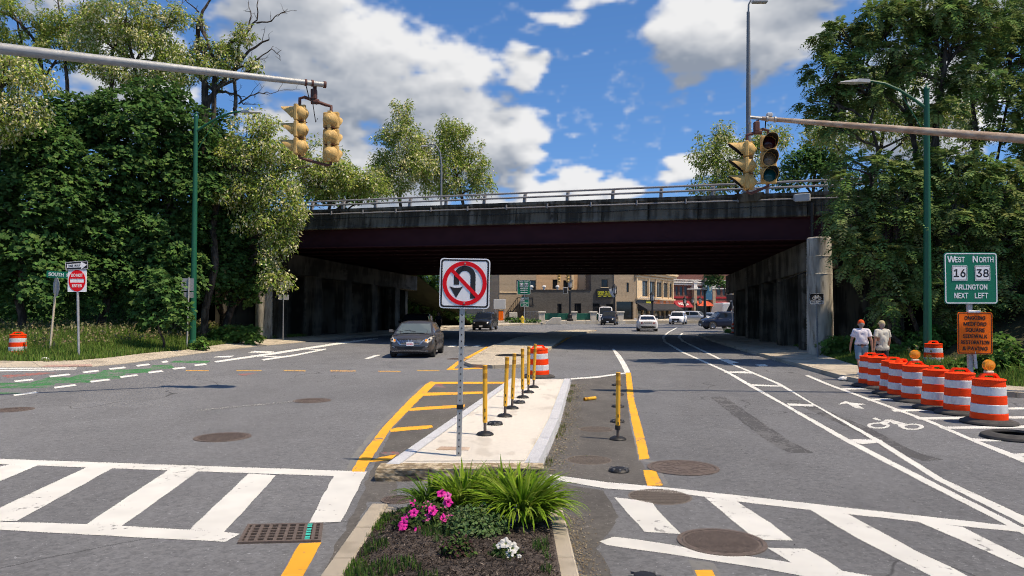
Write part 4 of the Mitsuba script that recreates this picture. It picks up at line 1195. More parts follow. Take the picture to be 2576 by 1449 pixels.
def decal(body, poly, side, off=.006, step=.09, thick=.0):
    """A panel with the outline poly, pressed on to the body from one side: 'front', 'rear' (x, z) or 'left', 'right' (y, z)."""
    p = Polygon(poly) if not isinstance(poly, Polygon) else poly
    pts, fs, n = [], [], 0
    v, f = trimesh.creation.triangulate_polygon(Polygon(p.exterior.segmentize(step)), engine='earcut')
    m = trimesh.Trimesh(np.c_[v, np.zeros(len(v))], f, process=False).subdivide_to_size(step * 1.6, max_iter=8)
    v, f = np.array(m.vertices)[:, :2], np.array(m.faces)
    if side in ('front', 'rear'):
        o = np.c_[v[:, 0], np.full(len(v), 9.0 if side == 'front' else -9.0), v[:, 1]]
        d = A_(0, -1 if side == 'front' else 1, 0)
    elif side == 'top':
        o, d = np.c_[v, np.full(len(v), 9.0)], A_(0, 0, -1)
    else:
        o = np.c_[np.full(len(v), -9.0 if side == 'left' else 9.0), v]
        d = A_(1 if side == 'left' else -1, 0, 0)
    t = raycast(body, o, d)
    if np.isnan(t).all(): return None
    t = np.where(np.isnan(t), np.nanmax(t), t)
    w = o + d * (t - off)[:, None]
    return w, f


def loft(stations, n=18):
    """Closed body from stations (y, zlow, zshoulder, ztop, halfwidth)."""
    rings = []
    for (y, zb, zsh, zt, hw) in stations:
        h = zsh - zb
        half = [(0, zb), (hw * .80, zb), (hw * .94, zb + .06 * h), (hw * .985, zb + .25 * h), (hw, zb + .55 * h), (hw * .985, zb + .82 * h), (hw * .945, zb + .95 * h), (hw * .88, zsh), (hw * .6, zsh + (zt - zsh) * .62), (hw * .3, zsh + (zt - zsh) * .92), (0, zt)]
        r = [(x, y, z) for x, z in half] + [(-x, y, z) for x, z in half[-2:0:-1]]
        rings.append(r)
    k = len(rings[0])
    v = np.array(rings).reshape(-1, 3)
    f = []
    for i in range(len(rings) - 1):
        for j in range(k):
            a, b, c, d = i * k + j, i * k + (j + 1) % k, (i + 1) * k + (j + 1) % k, (i + 1) * k + j
            f += [[a, b, c], [a, c, d]]
    e = (len(rings) - 1) * k
    f += [[0, j + 1, j] for j in range(1, k - 1)] + [[e, e + j, e + j + 1] for j in range(1, k - 1)]
    return v, np.array(f)[:, ::-1]


def man(m):
    M = m3.Manifold(m3.Mesh(np.ascontiguousarray(m[0], dtype=np.float32), np.ascontiguousarray(m[1], dtype=np.uint32)))
    if M.is_empty() or M.volume() < 0:
        M = m3.Manifold(m3.Mesh(np.ascontiguousarray(m[0], dtype=np.float32), np.ascontiguousarray(np.asarray(m[1])[:, ::-1], dtype=np.uint32)))
    return M


def unman(M):
    q = M.to_mesh()
    return np.array(q.vert_properties[:, :3], float), np.array(q.tri_verts, int)


def wheel(r, w=.22):
    ty = lathe([(r * .62, -w / 2), (r * .93, -w / 2), (r, -w / 2 + .035), (r, w / 2 - .035), (r * .93, w / 2), (r * .62, w / 2)], 26)
    rim = [lathe([(r * .55, -w * .30), (r * .66, -w * .44), (r * .66, w * .44), (r * .55, w * .30)], 26), lathe([(0, -w * .28), (r * .16, -w * .30), (r * .16, w * .36), (0, w * .38)], 14)]
    for i in range(5):
        for s in (-.16, .16):
            rim.append(xf(box(r * .1, r * .64, -.022, .022, w * .20, w * .36), Rz(i * 2 * math.pi / 5 + s)))
    rim.append(lathe([(0, -w * .1), (r * .6, -w * .1), (r * .6, w * .02), (0, w * .02)], 20))
    return ty, cat(*rim)


def car(name, label, cat_, loc, yaw, paint, L, Wd, H, kind='sedan', belt=.92, hood=.98, wheel_r=.33, roof=(.8, -.95), wind=1.55, rear=-1.9, lights='headlamp', group=None, plate=True, parts='full', rails=False, face=None, glass='glass_dark'):
    """loc: the middle of the car on the ground; yaw 0 looks along +y."""
    k = thing(name, label, cat_, group)
    M = Tr(loc[0], loc[1], 0) @ Rz(yaw)
    hl, hw = L / 2, Wd / 2
    zb = .20 if kind == 'sedan' else .26
    nose = hood - .20
    stn = [(-hl, zb + .22, belt - .14, belt - .10, hw * .74), (-hl + .05, zb + .12, belt - .06, belt - .01, hw * .84), (-hl + .22, zb + .04, belt, belt + .05, hw * .94), (-hl + .7, zb, belt, belt + .06, hw * .99),
           (-.9, zb, belt, belt + .06, hw), (.2, zb, belt - .01, belt + .06, hw), (wind - .1, zb, belt - .03, hood + .02, hw), (hl - 1.1, zb, belt - .08, hood, hw * .99), (hl - .55, zb, hood - .11, hood - .05, hw * .97),
           (hl - .25, zb + .01, nose - .05, nose + .07, hw * .92), (hl - .09, zb + .04, nose - .12, nose - .01, hw * .83), (hl, zb + .12, nose - .22, nose - .14, hw * .70)]
    if kind == 'van': stn = [(-hl, zb + .1, belt, belt + .02, hw * .93), (-hl + .1, zb, belt, belt + .03, hw), (hl - 1.0, zb, belt, belt + .05, hw), (hl - .4, zb, belt - .12, belt - .02, hw * .95), (hl - .1, zb, belt - .3, belt - .2, hw * .85), (hl, zb + .1, belt - .42, belt - .36, hw * .78)]
    low = man(loft(stn))
    b0 = belt - .05
    tr = hw * (.70 if kind == 'sedan' else .76)
    g = [(s * hw * .90, wind, b0) for s in (-1, 1)] + [(s * hw * .87, rear, b0) for s in (-1, 1)] + [(s * hw * .95, y, b0) for s in (-1, 1) for y in (.3, -.9)]
    g += [(s * tr, roof[0], H - .075) for s in (-1, 1)] + [(s * tr, roof[1], H - .085) for s in (-1, 1)] + [(s * tr * .72, y, H - .012) for s in (-1, 1) for y in (roof[0] - .18, roof[1] + .15)] + [(0, (roof[0] + roof[1]) / 2, H), (0, roof[0] - .05, H - .03)] + [(s * tr * 1.04, (roof[0] + roof[1]) / 2, H - .09) for s in (-1, 1)]
    body = low + man(hull(g))
    wy = (hl - .92, -hl + .98)
    for y in wy:
        for s in (-1, 1):
            body = body - m3.Manifold.cylinder(.5, wheel_r + .055, wheel_r + .055, 28).rotate((0, 90, 0)).translate((s * (hw - .12) - .25, y, wheel_r))
    B = unman(body)
    put('body', B, paint, k, smooth=32, M=M)
    def D(nm, poly, side, m, off=.006, par=k, smooth=True, step=.09):
        step = step if face else max(step, .2)
        d = decal(B, poly, side, off, step)
        return put(nm, d, m, par, smooth=smooth, M=M) if d is not None else None
    # glass
    iy = .06
    zr = H - .12
    lerp = lambda z: hw * .90 + (tr - hw * .90) * (z - b0) / (H - .075 - b0)
    za, zc = belt + .03, zr
    D('windscreen', [(-lerp(za) + .08, za), (lerp(za) - .08, za), (lerp(zc) - .06, zc), (-lerp(zc) + .06, zc)], 'front', glass)
    if kind != 'van': D('rear_window', [(-lerp(za) + .12, za + .06), (lerp(za) - .12, za + .06), (lerp(zc) - .12, zc), (-lerp(zc) + .12, zc)], 'rear', glass)
    fy = lambda z: wind + (roof[0] - wind) * (z - b0) / (H - .08 - b0)
    ry = lambda z: rear + (roof[1] - rear) * (z - b0) / (H - .08 - b0)
    zw0, zw1 = belt + .05, H - .17
    for side in ('left', 'right'):
        if kind == 'van':
            D('side_window', [(fy(zw0) - .22, zw0), (fy(zw1) - .12, zw1), (fy(zw0) - 1.2, zw1), (fy(zw0) - 1.2, zw0)], side, 'glass_dark')
            continue
        mid = (roof[0] + roof[1]) / 2 + .12
        D('side_window', [(fy(zw0) - .16, zw0), (fy(zw1) - .10, zw1), (mid + .04, zw1 + .01), (mid + .04, zw0)], side, 'glass_dark')
        D('side_window', [(mid - .04, zw0), (mid - .04, zw1 + .01), (max(ry(zw1) + .16, mid - 1.0), zw1), (max(ry(zw0) + .30, mid - 1.05), zw0)], side, 'glass_dark')
        for y0, y1 in ((fy(zw0) - .30, mid + .015), (mid - .015, mid - 1.0)):
            D('door_seam', LineString([(y0, zb + .16), (y0, belt - .05)]).buffer(.007), side, 'black', .003, step=.2)
        if kind == 'suv' and ry(zw0) < mid - 1.35: D('side_window', [(mid - 1.12, zw0), (mid - 1.08, zw1), (ry(zw1) + .14, zw1 - .03), (ry(zw0) + .34, zw0 + .06)], side, 'glass_dark')
        D('sill_trim', sbox(-hl + 1.4, zb + .03, hl - 1.4, zb + .10), side, 'black', .008, step=.3)
        for y in (mid + .22, mid - .80): D('door_handle', sbox(y - .1, belt - .14, y + .1, belt - .11), side, 'chrome' if parts == 'full' else paint, .02)
    # mirrors
    for s in (-1, 1):
        h = put('mirror', hull([(s * (hw * .93 + a), wind - .42 + b, belt + .06 + c) for a, b, c in ((0, 0, .0), (.0, .1, .03), (.20, -.02, -.01), (.24, .0, .06), (.22, .02, .14), (.05, .0, .13), (.08, .12, .03), (.2, .11, .05))]), paint, k, smooth=40, M=M)
    # wheels
    ty, rim = wheel(wheel_r)
    for y in wy:
        for s in (-1, 1):
            R = M @ Tr(s * (hw - .13), y, wheel_r) @ (Ry(math.pi / 2) if s > 0 else Ry(-math.pi / 2))
            w = put('wheel', ty, 'tyre', k, smooth=30, M=R)
            put('rim', rim, 'chrome' if parts == 'full' else 'lamp_grey', w, smooth=30, M=R)
    put('underbody', box(-hw * .8, hw * .8, -hl + .35, hl - .3, zb - .02, zb + .2), 'black', k, M=M)
    # front
    if face == 'sedan':
        zc = hood - .31
        D('grille', [(-.40, zc - .10), (.40, zc - .10), (.58, zc + .075), (.62, zc + .10), (-.62, zc + .10), (-.58, zc + .075)], 'front', 'black', .008)
        for z in (-.045, .0, .045): D('grille_bar', sbox(-.50 + abs(z) * .4, zc + z - .008, .50 - abs(z) * .4, zc + z + .008), 'front', 'chrome', .016)
        D('grille_trim', Polygon([(-.44, zc - .135), (.44, zc - .135), (.63, zc + .06), (.70, zc + .12), (.62, zc + .105), (.57, zc + .07), (.40, zc - .10), (-.40, zc - .10), (-.57, zc + .07), (-.62, zc + .105), (-.70, zc + .12), (-.63, zc + .06)]), 'front', 'chrome', .015)
        H_ = unary_union([Polygon([(-.085, .065), (-.05, .065), (-.03, -.065), (-.065, -.065)]), Polygon([(.085, .065), (.05, .065), (.03, -.065), (.065, -.065)]), sbox(-.05, -.016, .05, .016)])
        D('emblem', affinity.translate(H_, 0, zc + .0), 'front', 'chrome', .026, step=.03)
        for s in (-1, 1):
            hd = D('headlight', [(s * .60, zc + .00), (s * .66, zc - .05), (s * .86, zc + .0), (s * .92, zc + .13), (s * .90, zc + .21), (s * .78, zc + .15)], 'front', lights, .012, step=.05)
            if hd:
                d = decal(B, Point(s * .67, zc + .035).buffer(.045), 'front', .022, .03); put('turn_signal', d, 'amber', hd, M=M)
                d = decal(B, Point(s * .79, zc + .065).buffer(.04), 'front', .022, .03); put('projector', d, 'glass_dark', hd, M=M)
            D('fog_lamp', [(s * .58, .44), (s * .82, .47), (s * .80, .53), (s * .60, .50)], 'front', 'black', .008)
            D('fog_trim', [(s * .63, .465), (s * .77, .485), (s * .76, .505), (s * .63, .485)], 'front', 'chrome', .014, step=.05)
            D('hood_crease', LineString([(s * .46, hl - .55), (s * .60, hl - 1.2)]).buffer(.012), 'top', paint, .01)
        D('lower_intake', [(-.50, .37), (.50, .37), (.60, .50), (-.60, .50)], 'front', 'black', .008)
        D('chin_trim', [(-.75, .285), (.75, .285), (.80, .315), (.55, .325), (-.55, .325), (-.80, .315)], 'front', 'chrome', .008)
        D('cowl', sbox(-hw * .8, wind - .02, hw * .8, wind + .10), 'top', 'black', .006)
        for s in (-.1, .45): put('wiper', tube([(s, wind + .02, hood + .07), (s + .5, wind - .13, hood + .13)], .012, 4), 'black', k, M=M)
    else:
        D('grille', [(-.45, nose - .42), (.45, nose - .42), (.52, nose - .14), (-.52, nose - .14)], 'front', 'black', .01)
        D('lower_intake', [(-.62, zb + .08), (.62, zb + .08), (.66, zb + .22), (-.66, zb + .22)], 'front', 'black', .01)
        for s in (-1, 1): D('headlight', [(s * .55, nose - .22), (s * hw * .86, nose - .20), (s * hw * .90, nose - .07), (s * .60, nose - .10)], 'front', lights, .014, step=.06)
    for s in (-1, 1): D('tail_light', [(s * .42, belt - .24), (s * hw * .84, belt - .27), (s * hw * .86, belt - .08), (s * .50, belt - .12)], 'rear', 'tail_red', .014, step=.06)
    D('rear_trim', sbox(-.40, belt - .22, .40, belt - .15), 'rear', 'frame_dark', .012)
    D('rear_bumper_trim', [(-.72, zb + .14), (.72, zb + .14), (.66, zb + .30), (-.66, zb + .30)], 'rear', 'black', .012)
    if plate:
        zp = .60 if face == 'sedan' else nose - .50
        d = decal(B, sbox(-.155, zp - .08, .155, zp + .08), 'front', .03, .1)
        y = d[0][:, 1].max()
        pl = put('licence_plate', mv(bbox(-.155, .155, y - .03, y + .012, zp - .08, zp + .08, .006), 0, 0, 0), 'sign_white', k, M=M)
        if face == 'sedan': put('lettering', xf(text('527 NP5', .06, .003, True, width=.25), Tr(0, y + .013, zp) @ A_([-1, 0, 0, 0], [0, 0, 1, 0], [0, 1, 0, 0], [0, 0, 0, 1])), 'sign_red', pl, M=M)
    if rails:
        for s in (-1, 1): put('roof_rail', tube([(s * tr * .96, roof[0] - .1, H - .06), (s * tr * .98, roof[0] - .2, H + .03), (s * tr * .98, roof[1] + .2, H + .03), (s * tr * .96, roof[1] + .1, H - .06)], .02, 5), 'black', k, M=M)
    return k


for n_, c_, r_, m_ in (('paint_grey', (.105, .10, .10), .27, .6), ('paint_black', (.012, .013, .016), .2, .3), ('paint_white', (.74, .74, .75), .3, 0), ('paint_navy', (.012, .02, .05), .22, .3), ('paint_silver', (.48, .49, .50), .3, .5), ('paint_blue', (.38, .45, .55), .3, .4)):
    mat(n_, c_, r_, m_, clearcoat=1.0, clearcoat_gloss=.95)

car('car', 'dark grey sedan with silver grille driving towards the viewer from the bridge', 'car', (-4.25, 33.6), math.pi - .02, 'paint_grey', 4.86, 1.95, 1.55, belt=.99, hood=1.03, wheel_r=.345, roof=(.62, -.95), wind=1.52, rear=-2.0, face='sedan', glass='windscreen')
car('car', 'black utility vehicle in deep shade under the bridge behind the grey sedan', 'car', (-6.45, 50.5), math.pi, 'paint_black', 5.0, 2.0, 1.76, 'suv', 1.1, 1.14, .38, (.75, -2.0), 1.4, -2.45)
car('car', 'dark compact utility vehicle with lit headlamps at the edge of the bridge shadow', 'car', (-2.6, 72.2), math.pi - .16, 'paint_black', 4.6, 1.9, 1.74, 'suv', 1.08, 1.12, .36, (.6, -1.85), 1.25, -2.2, rails=True)
car('car', 'black utility vehicle with white number plate in front of a white van', 'car', (12.55, 95.2), math.pi - .24, 'paint_black', 4.7, 1.95, 1.78, 'suv', 1.1, 1.14, .38, (.6, -1.85), 1.25, -2.2)
car('van', 'white van half hidden behind the black utility vehicle', 'van', (13.1, 103.2), math.pi - .15, 'paint_white', 5.2, 2.1, 2.35, 'van', 1.3, 1.3, .36, (1.6, -2.5), 2.3, -2.55, plate=False)
car('car', 'white sedan driving away with red tail lights', 'car', (12.6, 69.2), -.13, 'paint_white', 4.5, 1.86, 1.50, belt=.98, hood=1.0, wheel_r=.34, roof=(.5, -1.0), wind=1.4, rear=-2.0)
car('car', 'white utility vehicle facing the viewer in front of the red brick building', 'car', (22.0, 98), math.pi - .35, 'paint_white', 4.6, 1.95, 1.72, 'suv', 1.08, 1.12, .37, (.6, -1.85), 1.25, -2.2)
car('car', 'pale silver utility vehicle turning, seen from its side', 'car', (26.5, 107), -2.15, 'paint_silver', 4.7, 1.95, 1.75, 'suv', 1.1, 1.12, .37, (.6, -1.9), 1.25, -2.25)
car('car', 'light blue sedan partly hidden by the black lamp base', 'car', (29.4, 110), math.pi - .55, 'paint_blue', 4.5, 1.85, 1.5, belt=.95, roof=(.5, -1.0), wind=1.4, rear=-2.0)
car('car', 'dark navy utility vehicle crossing, cut off by the bridge abutment', 'car', (21.6, 75.6), math.pi / 2 + .10, 'paint_navy', 4.8, 1.95, 1.80, 'suv', 1.12, 1.16, .39, (.6, -1.9), 1.25, -2.3)
# white box truck seen from behind
k = thing('truck', 'white and green delivery truck standing beyond the navy vehicle', 'truck')
p = at(1824, 776, 118)
M = Tr(p[0], p[1], 0)
put('box_body', bbox(-1.25, 1.25, -3, 2.2, .75, 3.0, .08), 'paint_white', k, M=M)
put('cab', hull([(s * 1.1, y, z) for s in (-1, 1) for y, z in ((2.25, .5), (4.3, .5), (4.3, 1.4), (3.5, 2.4), (2.25, 2.5))]), 'paint_white', k, M=M)
put('tail_door', box(-1.1, 1.1, -3.03, -2.995, 1.5, 2.8), 'lamp_grey', k, M=M)
put('green_panel', box(-1.15, 1.15, -3.04, -2.99, .8, 1.45), 'sign_green', k, M=M)
put('red_mark', box(-.25, .45, -3.045, -3.031, 1.85, 2.15), 'sign_red', k, M=M)
put('bumper', bbox(-1.2, 1.2, -3.2, -3.05, .45, .7, .03), 'black', k, M=M)
put('chassis', box(-.9, .9, -2.8, 4.0, .4, .74), 'black', k, M=M)
ty, rim = wheel(.42, .28)
for s in (-1, 1):
    for y in (-1.9, 3.3):
        R = M @ Tr(s * 1.02, y, .42) @ Ry(s * math.pi / 2)
        w = put('wheel', ty, 'tyre', k, M=R, smooth=30); put('rim', rim, 'lamp_grey', w, M=R, smooth=30)
# ---------------------------------------------------------------- covers and grate in the road
def cover(x, y, r, label, look='ribs', z=.004, rim=True, m_='cast_iron'):
    p = G(x, y)
    k = thing('manhole_cover', label, 'manhole cover')
    m = [lathe([(0, 0), (r * .93, 0), (r * .93, z + .004), (0, z + .004)], 40)]
    if look == 'ribs':
        n = int(r * 2 / .035)
        for i in range(n):
            q = -r * .86 + (i + .5) * r * 1.72 / n
            h = math.sqrt(max(0, (r * .86) ** 2 - q * q))
            if h > .03: m.append(box(-h, h, q - .008, q + .008, z + .004, z + .009))
    else:
        for q in (.25, .5, .75):
            m.append(lathe([(r * q, z + .003), (r * q + .02, z + .003), (r * q + .02, z + .008), (r * q, z + .008)], 30))
        for i in range(12):
            m.append(xf(box(r * .28, r * .84, -.008, .008, z + .003, z + .0085), Rz(i * math.pi / 6)))
    put('lid', cat(*m), m_, k, M=Tr(p[0], p[1], 0))
    if rim: put('rim', lathe([(r * .95, 0), (r * 1.06, 0), (r * 1.06, z + .005), (r * .95, z + .005)], 40), 'cast_iron', k, M=Tr(p[0], p[1], 0))
    return p


cover(33, 1031, .36, 'iron manhole cover cut by the left edge of the picture, in the left lane', 'rings')
cover(785, 1008, .40, 'iron manhole cover left of the yellow hatching, farther of the two', 'rings')
cover(560, 1100, .42, 'dark iron manhole cover in the open lane above the left crosswalk', 'ribs')
cover(1482, 1157, .34, 'half paved-over round cover between the island and the curved yellow line, nearer one', z=-.002, rim=False, m_='worn_cover')
cover(1500, 1080, .33, 'half paved-over round cover between the island and the curved yellow line, farther one', z=-.002, rim=False, m_='worn_cover')
cover(1718, 1177, .44, 'round iron manhole cover just right of the curved yellow line', 'rings')
cover(1660, 1249, .38, 'rusty cover lying across the upper line of the right crosswalk', z=-.002, rim=False, m_='worn_cover')
cover(1815, 1364, .37, 'large rust-brown ribbed manhole cover between the right crosswalk bars')
cover(1000, 1258, .17, 'small rusty cover behind the planting bed beside the long-leaved plants')
cover(1150, 903, .42, 'dark flat cover in the lane in front of the far median', 'rings')
kk = thing('manhole_cover', 'black cover plate lying on the tan concrete of the far median', 'manhole cover')
p = G(1283, 894, .12)
put('lid', lathe([(0, .12), (.62, .12), (.62, .135), (.55, .15), (0, .152)], 30), 'sign_black', kk, M=Tr(p[0], p[1], 0))
# storm grate
k = thing('storm_grate', 'rusty iron storm grate with a turquoise paint stripe beside the left crosswalk', 'storm drain')
g0, g1, g2, g3 = [G(x, y)[:2] for x, y in ((597, 1369), (807, 1364), (813, 1319), (623, 1323))]
def gxy(u, v): return (g0 * (1 - u) + g1 * u) * (1 - v) + (g3 * (1 - u) + g2 * u) * v
def gbar(u0, u1, v0, v1, z0, z1): return hexa([(*gxy(u, v), z) for z in (z0, z1) for u, v in ((u0, v0), (u1, v0), (u1, v1), (u0, v1))])
put('pit', gbar(.02, .98, .03, .97, .001, .003), 'sign_black', k)
put('grate_frame', cat(gbar(0, 1, 0, .06, 0, .02), gbar(0, 1, .94, 1, 0, .02), gbar(0, .04, .06, .94, 0, .02), gbar(.96, 1, .06, .94, 0, .02)), 'cast_iron', k)
for i in range(1, 9):
    put('bar', gbar(.04 + .115 * i - .085, .04 + .115 * i - .045, .06, .94, .003, .018), 'cast_iron', k)
for i in range(1, 6):
    put('bar', gbar(.04, .96, .06 + .147 * i - .02, .06 + .147 * i + .02, .0035, .0165), 'cast_iron', k)
mat('turquoise', (.05, .45, .36), .7)
put('paint_stripe', cat(*[gbar(.80, .86, a, a + .09, .0172, .0192) for a in (.02, .15, .30, .44, .59, .74, .88)]), 'turquoise', k)

# ---------------------------------------------------------------- delineator posts
def dome(): return lathe([(0, 0), (.135, 0), (.135, .015), (.115, .035), (.075, .052), (.05, .056), (0, .056)], 24)
def slots(): return cat(*[xf(box(.085, .125, -.012, .012, .012, .05), Rz(i * math.pi / 4)) for i in range(8)])
HP = 1.07
pr = thing('delineator_post', 'first yellow delineator post on the island, nearest the sign post', 'delineator post', 'yellow delineator posts')
x, y = 1220, 1094
p = G(x, y, zi)
M0 = Tr(*p)
def lean(a, b): return Ry(a) @ Rx(b)
put('base', dome(), 'black', pr, smooth=30, M=M0)
put('stem', lathe([(0, .05), (.024, .05), (.024, .20), (0, .20)], 10), 'cast_iron', pr, smooth=30, M=M0)
put('tube', lathe([(0, .19), (.036, .19), (.036, HP - .16), (.036, HP), (.030, HP + .005), (0, HP + .005)], 16), 'post_yellow', pr, smooth=30, M=M0)
put('band', lathe([(.0365, HP - .20), (.0375, HP - .20), (.0375, HP - .12), (.0365, HP - .12)], 16), 'post_band', pr, smooth=30, M=M0)
put('band', lathe([(.0365, HP - .06), (.0375, HP - .06), (.0375, HP - .003), (.0365, HP - .003)], 16), 'post_band', pr, smooth=30, M=M0)
put('slot', cat(*[box(-.008, .008, -.0385, -.035, z, z + .05) for z in (.24, .36)]), 'black', pr, M=M0)
inv0 = np.linalg.inv(M0)
for (x, y, a, b, lab) in ((1270, 1048, .04, .0, 'second yellow delineator post along the island, leaning slightly right'), (1288, 1028, .045, .01, 'third yellow delineator post along the island from the sign post'), (1315, 1001, -.005, .0, 'fourth yellow delineator post along the island from the sign post'),
                          (1329, 988, .01, .01, 'fifth yellow delineator post on the island, in front of the drum'), (1342, 975, .045, .01, 'farthest yellow delineator post on the island, in front of the drum')):
    clone(pr, Tr(*G(x, y, zi)) @ lean(a, b) @ inv0, lab)
o = clone(pr, Tr(*G(1554, 1106)) @ lean(.012, 0) @ inv0, 'lone yellow delineator post on the asphalt beside the curved yellow line')
put('sleeve', lathe([(.037, .16), (.043, .16), (.043, .23), (.037, .23)], 14), 'black', o, M=Tr(*G(1554, 1106)))
bs = thing('rubber_dome', 'empty black rubber dome between the first and second posts on the island', 'rubber dome', 'black rubber domes without posts')
put('foot', dome(), 'black', bs, smooth=30, M=Tr(*G(1245, 1068, zi)))
for i_ in range(8): put('vent', xf(box(.085, .125, -.012, .012, .012, .05), Rz(i_ * math.pi / 4)), 'asphalt', bs, M=Tr(*G(1245, 1068, zi)))
ib = np.linalg.inv(Tr(*G(1245, 1068, zi)))
for x, y, z, lab in ((1305, 1014, zi, 'empty black rubber dome between the third and fourth posts on the island'), (1557, 1186, 0, 'empty black rubber dome nearest the right crosswalk line'), (1553, 1062, 0, 'empty black rubber dome right behind the lone yellow post'),
                     (1554, 1024, 0, 'empty black rubber dome, second behind the lone yellow post'), (1555, 994, 0, 'empty black rubber dome, third behind the lone yellow post'), (1551, 970, 0, 'empty black rubber dome, farthest in the row behind the lone yellow post'), (1622, 1462, 0, 'empty black rubber dome cut by the bottom edge of the picture')):
    clone(bs, Tr(*G(x, y, z)) @ ib, lab)
bk = thing('broken_post', 'broken piece of yellow delineator tube lying on the asphalt', 'post fragment')
p = G(1484, 1007)
put('tube', xf(lathe([(.030, -.19), (.038, -.19), (.038, .19), (.030, .19)], 14), Tr(p[0], p[1], .04) @ Rz(.75) @ Ry(math.pi / 2)), 'post_yellow', bk, smooth=30)
put('band', xf(lathe([(.0385, .08), (.0395, .08), (.0395, .16), (.0385, .16)], 14), Tr(p[0], p[1], .04) @ Rz(.75) @ Ry(-math.pi / 2)), 'post_band', bk)
lt = thing('litter', 'small dark scrap lying left of the broken yellow tube', 'litter'); p = G(1452, 1000)
put('scrap', mv(hull([(-.07, 0, 0), (.06, .02, 0), (.02, -.04, 0), (0, .01, .03), (.07, .05, .01)]), *p), 'tyre', lt)

# ---------------------------------------------------------------- traffic drums
def drum(label, p, yaw=0.0, s=1.0, light=False, proto=[]):
    M = Tr(p[0], p[1], p[2]) @ Rz(yaw) @ Rx(.016 * math.sin(p[0] * 9)) @ Ry(.018 * math.sin(p[1] * 7)) @ np.diag([s, s, s * .91, 1.0])
    if not proto:
        k = thing('traffic_drum', label, 'traffic drum', 'orange and white traffic drums')
        I = np.eye(4)
        put('base', lathe([(0, 0), (.46, 0), (.475, .02), (.46, .05), (.40, .075), (.33, .095), (.30, .10), (0, .10)], 36), 'tyre', k, smooth=30, M=I)
        zz = [.08, .225, .40, .575, .745, .90]
        rr = [.300, .291, .280, .270, .262]
        step = 0
        for i, (a, b) in enumerate(zip(zz[:-1], zz[1:])):
            r = rr[i]
            n = 'orange_band' if i % 2 == 0 else 'white_band'
            prof = [(r * .9, a), (r, a + .001), (r + .004, a + .008), (r + .001, b - .01), (r - .006, b - .002), (r * .9, b)]
            if i == 4: prof = [(r * .9, a), (r, a + .001), (r + .004, a + .008), (r - .002, b - .03), (r + .012, b - .028), (r + .012, b - .012), (r - .004, b), (r * .6, b + .012), (0, b + .012)]
            put(n, lathe(prof, 36), 'drum_orange' if i % 2 == 0 else 'drum_white', k, smooth=35, M=I)
        hp = Polygon([(-.20, .905), (-.125, 1.0), (.125, 1.0), (.20, .905), (.145, .905), (.10, .965), (-.10, .965), (-.145, .905)])
        put('handle', xf(prism(hp, -.045, .045), A_([1, 0, 0, 0], [0, 0, 1, 0], [0, 1, 0, 0], [0, 0, 0, 1])), 'drum_orange', k, M=I)
        proto.append(k)
        for q in [q for q in scene if q.startswith(k + '__')]: scene[q]['to_world'] = T(M)
        proto.append(np.linalg.inv(M))
    else:
        k = clone(proto[0], M @ proto[1], label)
    if light:
        w = put('warning_light', bbox(-.075, .075, -.055, .055, 1.0, 1.055, .015), 'cream', k, M=M, label='amber warning light on the drum')
        put('lens_case', xf(lathe([(0, -.04), (.105, -.04), (.112, -.02), (.112, .02), (.105, .04), (0, .04)], 26), Tr(0, 0, 1.165) @ Rx(math.pi / 2)), 'amber', w, M=M, smooth=30)
        for sgn in (-1, 1): put('lens', xf(lathe([(0, .055), (.05, .052), (.092, .041), (.097, .03), (.097, .041)][::-1], 26), Tr(0, 0, 1.165) @ Rx(sgn * math.pi / 2)), 'amber', w, smooth=40, M=M)
    return k


def gd(x, y, back=.29, z=0.0):
    q = G(x, y, z)
    return q + A_(q[0] / q[1], 1, 0) * back
drum('orange and white drum on the far end of the island behind yellow posts', G(1355, 950, zi) + A_(0, .15, 0), .2)
for x, y, lab, yaw, lt_ in ((2488, 1071, 'nearest drum of the right-hand row, with an amber light on top', .1, True), (2417, 1046, 'second drum of the right-hand row from the viewer', -.2, False), (2358, 1033, 'third drum of the right-hand row from the viewer', .3, False), (2305, 1014, 'fourth drum of the right-hand row, with an amber light behind its rim', -.1, True),
                            (2268, 1004, 'fifth drum of the right-hand row from the viewer', .5, False), (2246, 995, 'sixth drum of the right-hand row, mostly hidden by its neighbours', .1, False), (2214, 980, 'seventh drum of the right-hand row, one but farthest', -.3, False), (2190, 975, 'farthest drum of the right-hand row, beside the man in shorts', .2, False)):
    drum(lab, gd(x, y), yaw, 1.0, lt_)
drum('drum on the right sidewalk behind the row, below the green lamp', G(2349, 927, .13), .3)
drum('drum sunk in the tall grass at the left edge of the picture', A_(*G(44, 897, .12)[:2], .12), .2, 1.12)
drum('drum in the deep shade at the far right end of the bridge passage', A_(*at(1850, 776, 57)[:2], .13), .2)
k = thing('rubber_ring', 'spare black rubber drum base lying flat next to the nearest drum', 'drum base')
p = G(2550, 1102)
put('ring', lathe([(.30, 0), (.46, 0), (.475, .02), (.46, .05), (.38, .085), (.31, .095), (.30, .06)], 36), 'tyre', k, smooth=30, M=Tr(*p))

# ---------------------------------------------------------------- signs
def upost(k, base, top, w=.055, m='galvanised', tilt=None):
    """A perforated square steel post."""
    b, t = A_(*base), A_(*top)
    n = int(np.linalg.norm(t - b) / .05)
    put('post', tube([b, t], w * .72, 4), m, k)
    return k


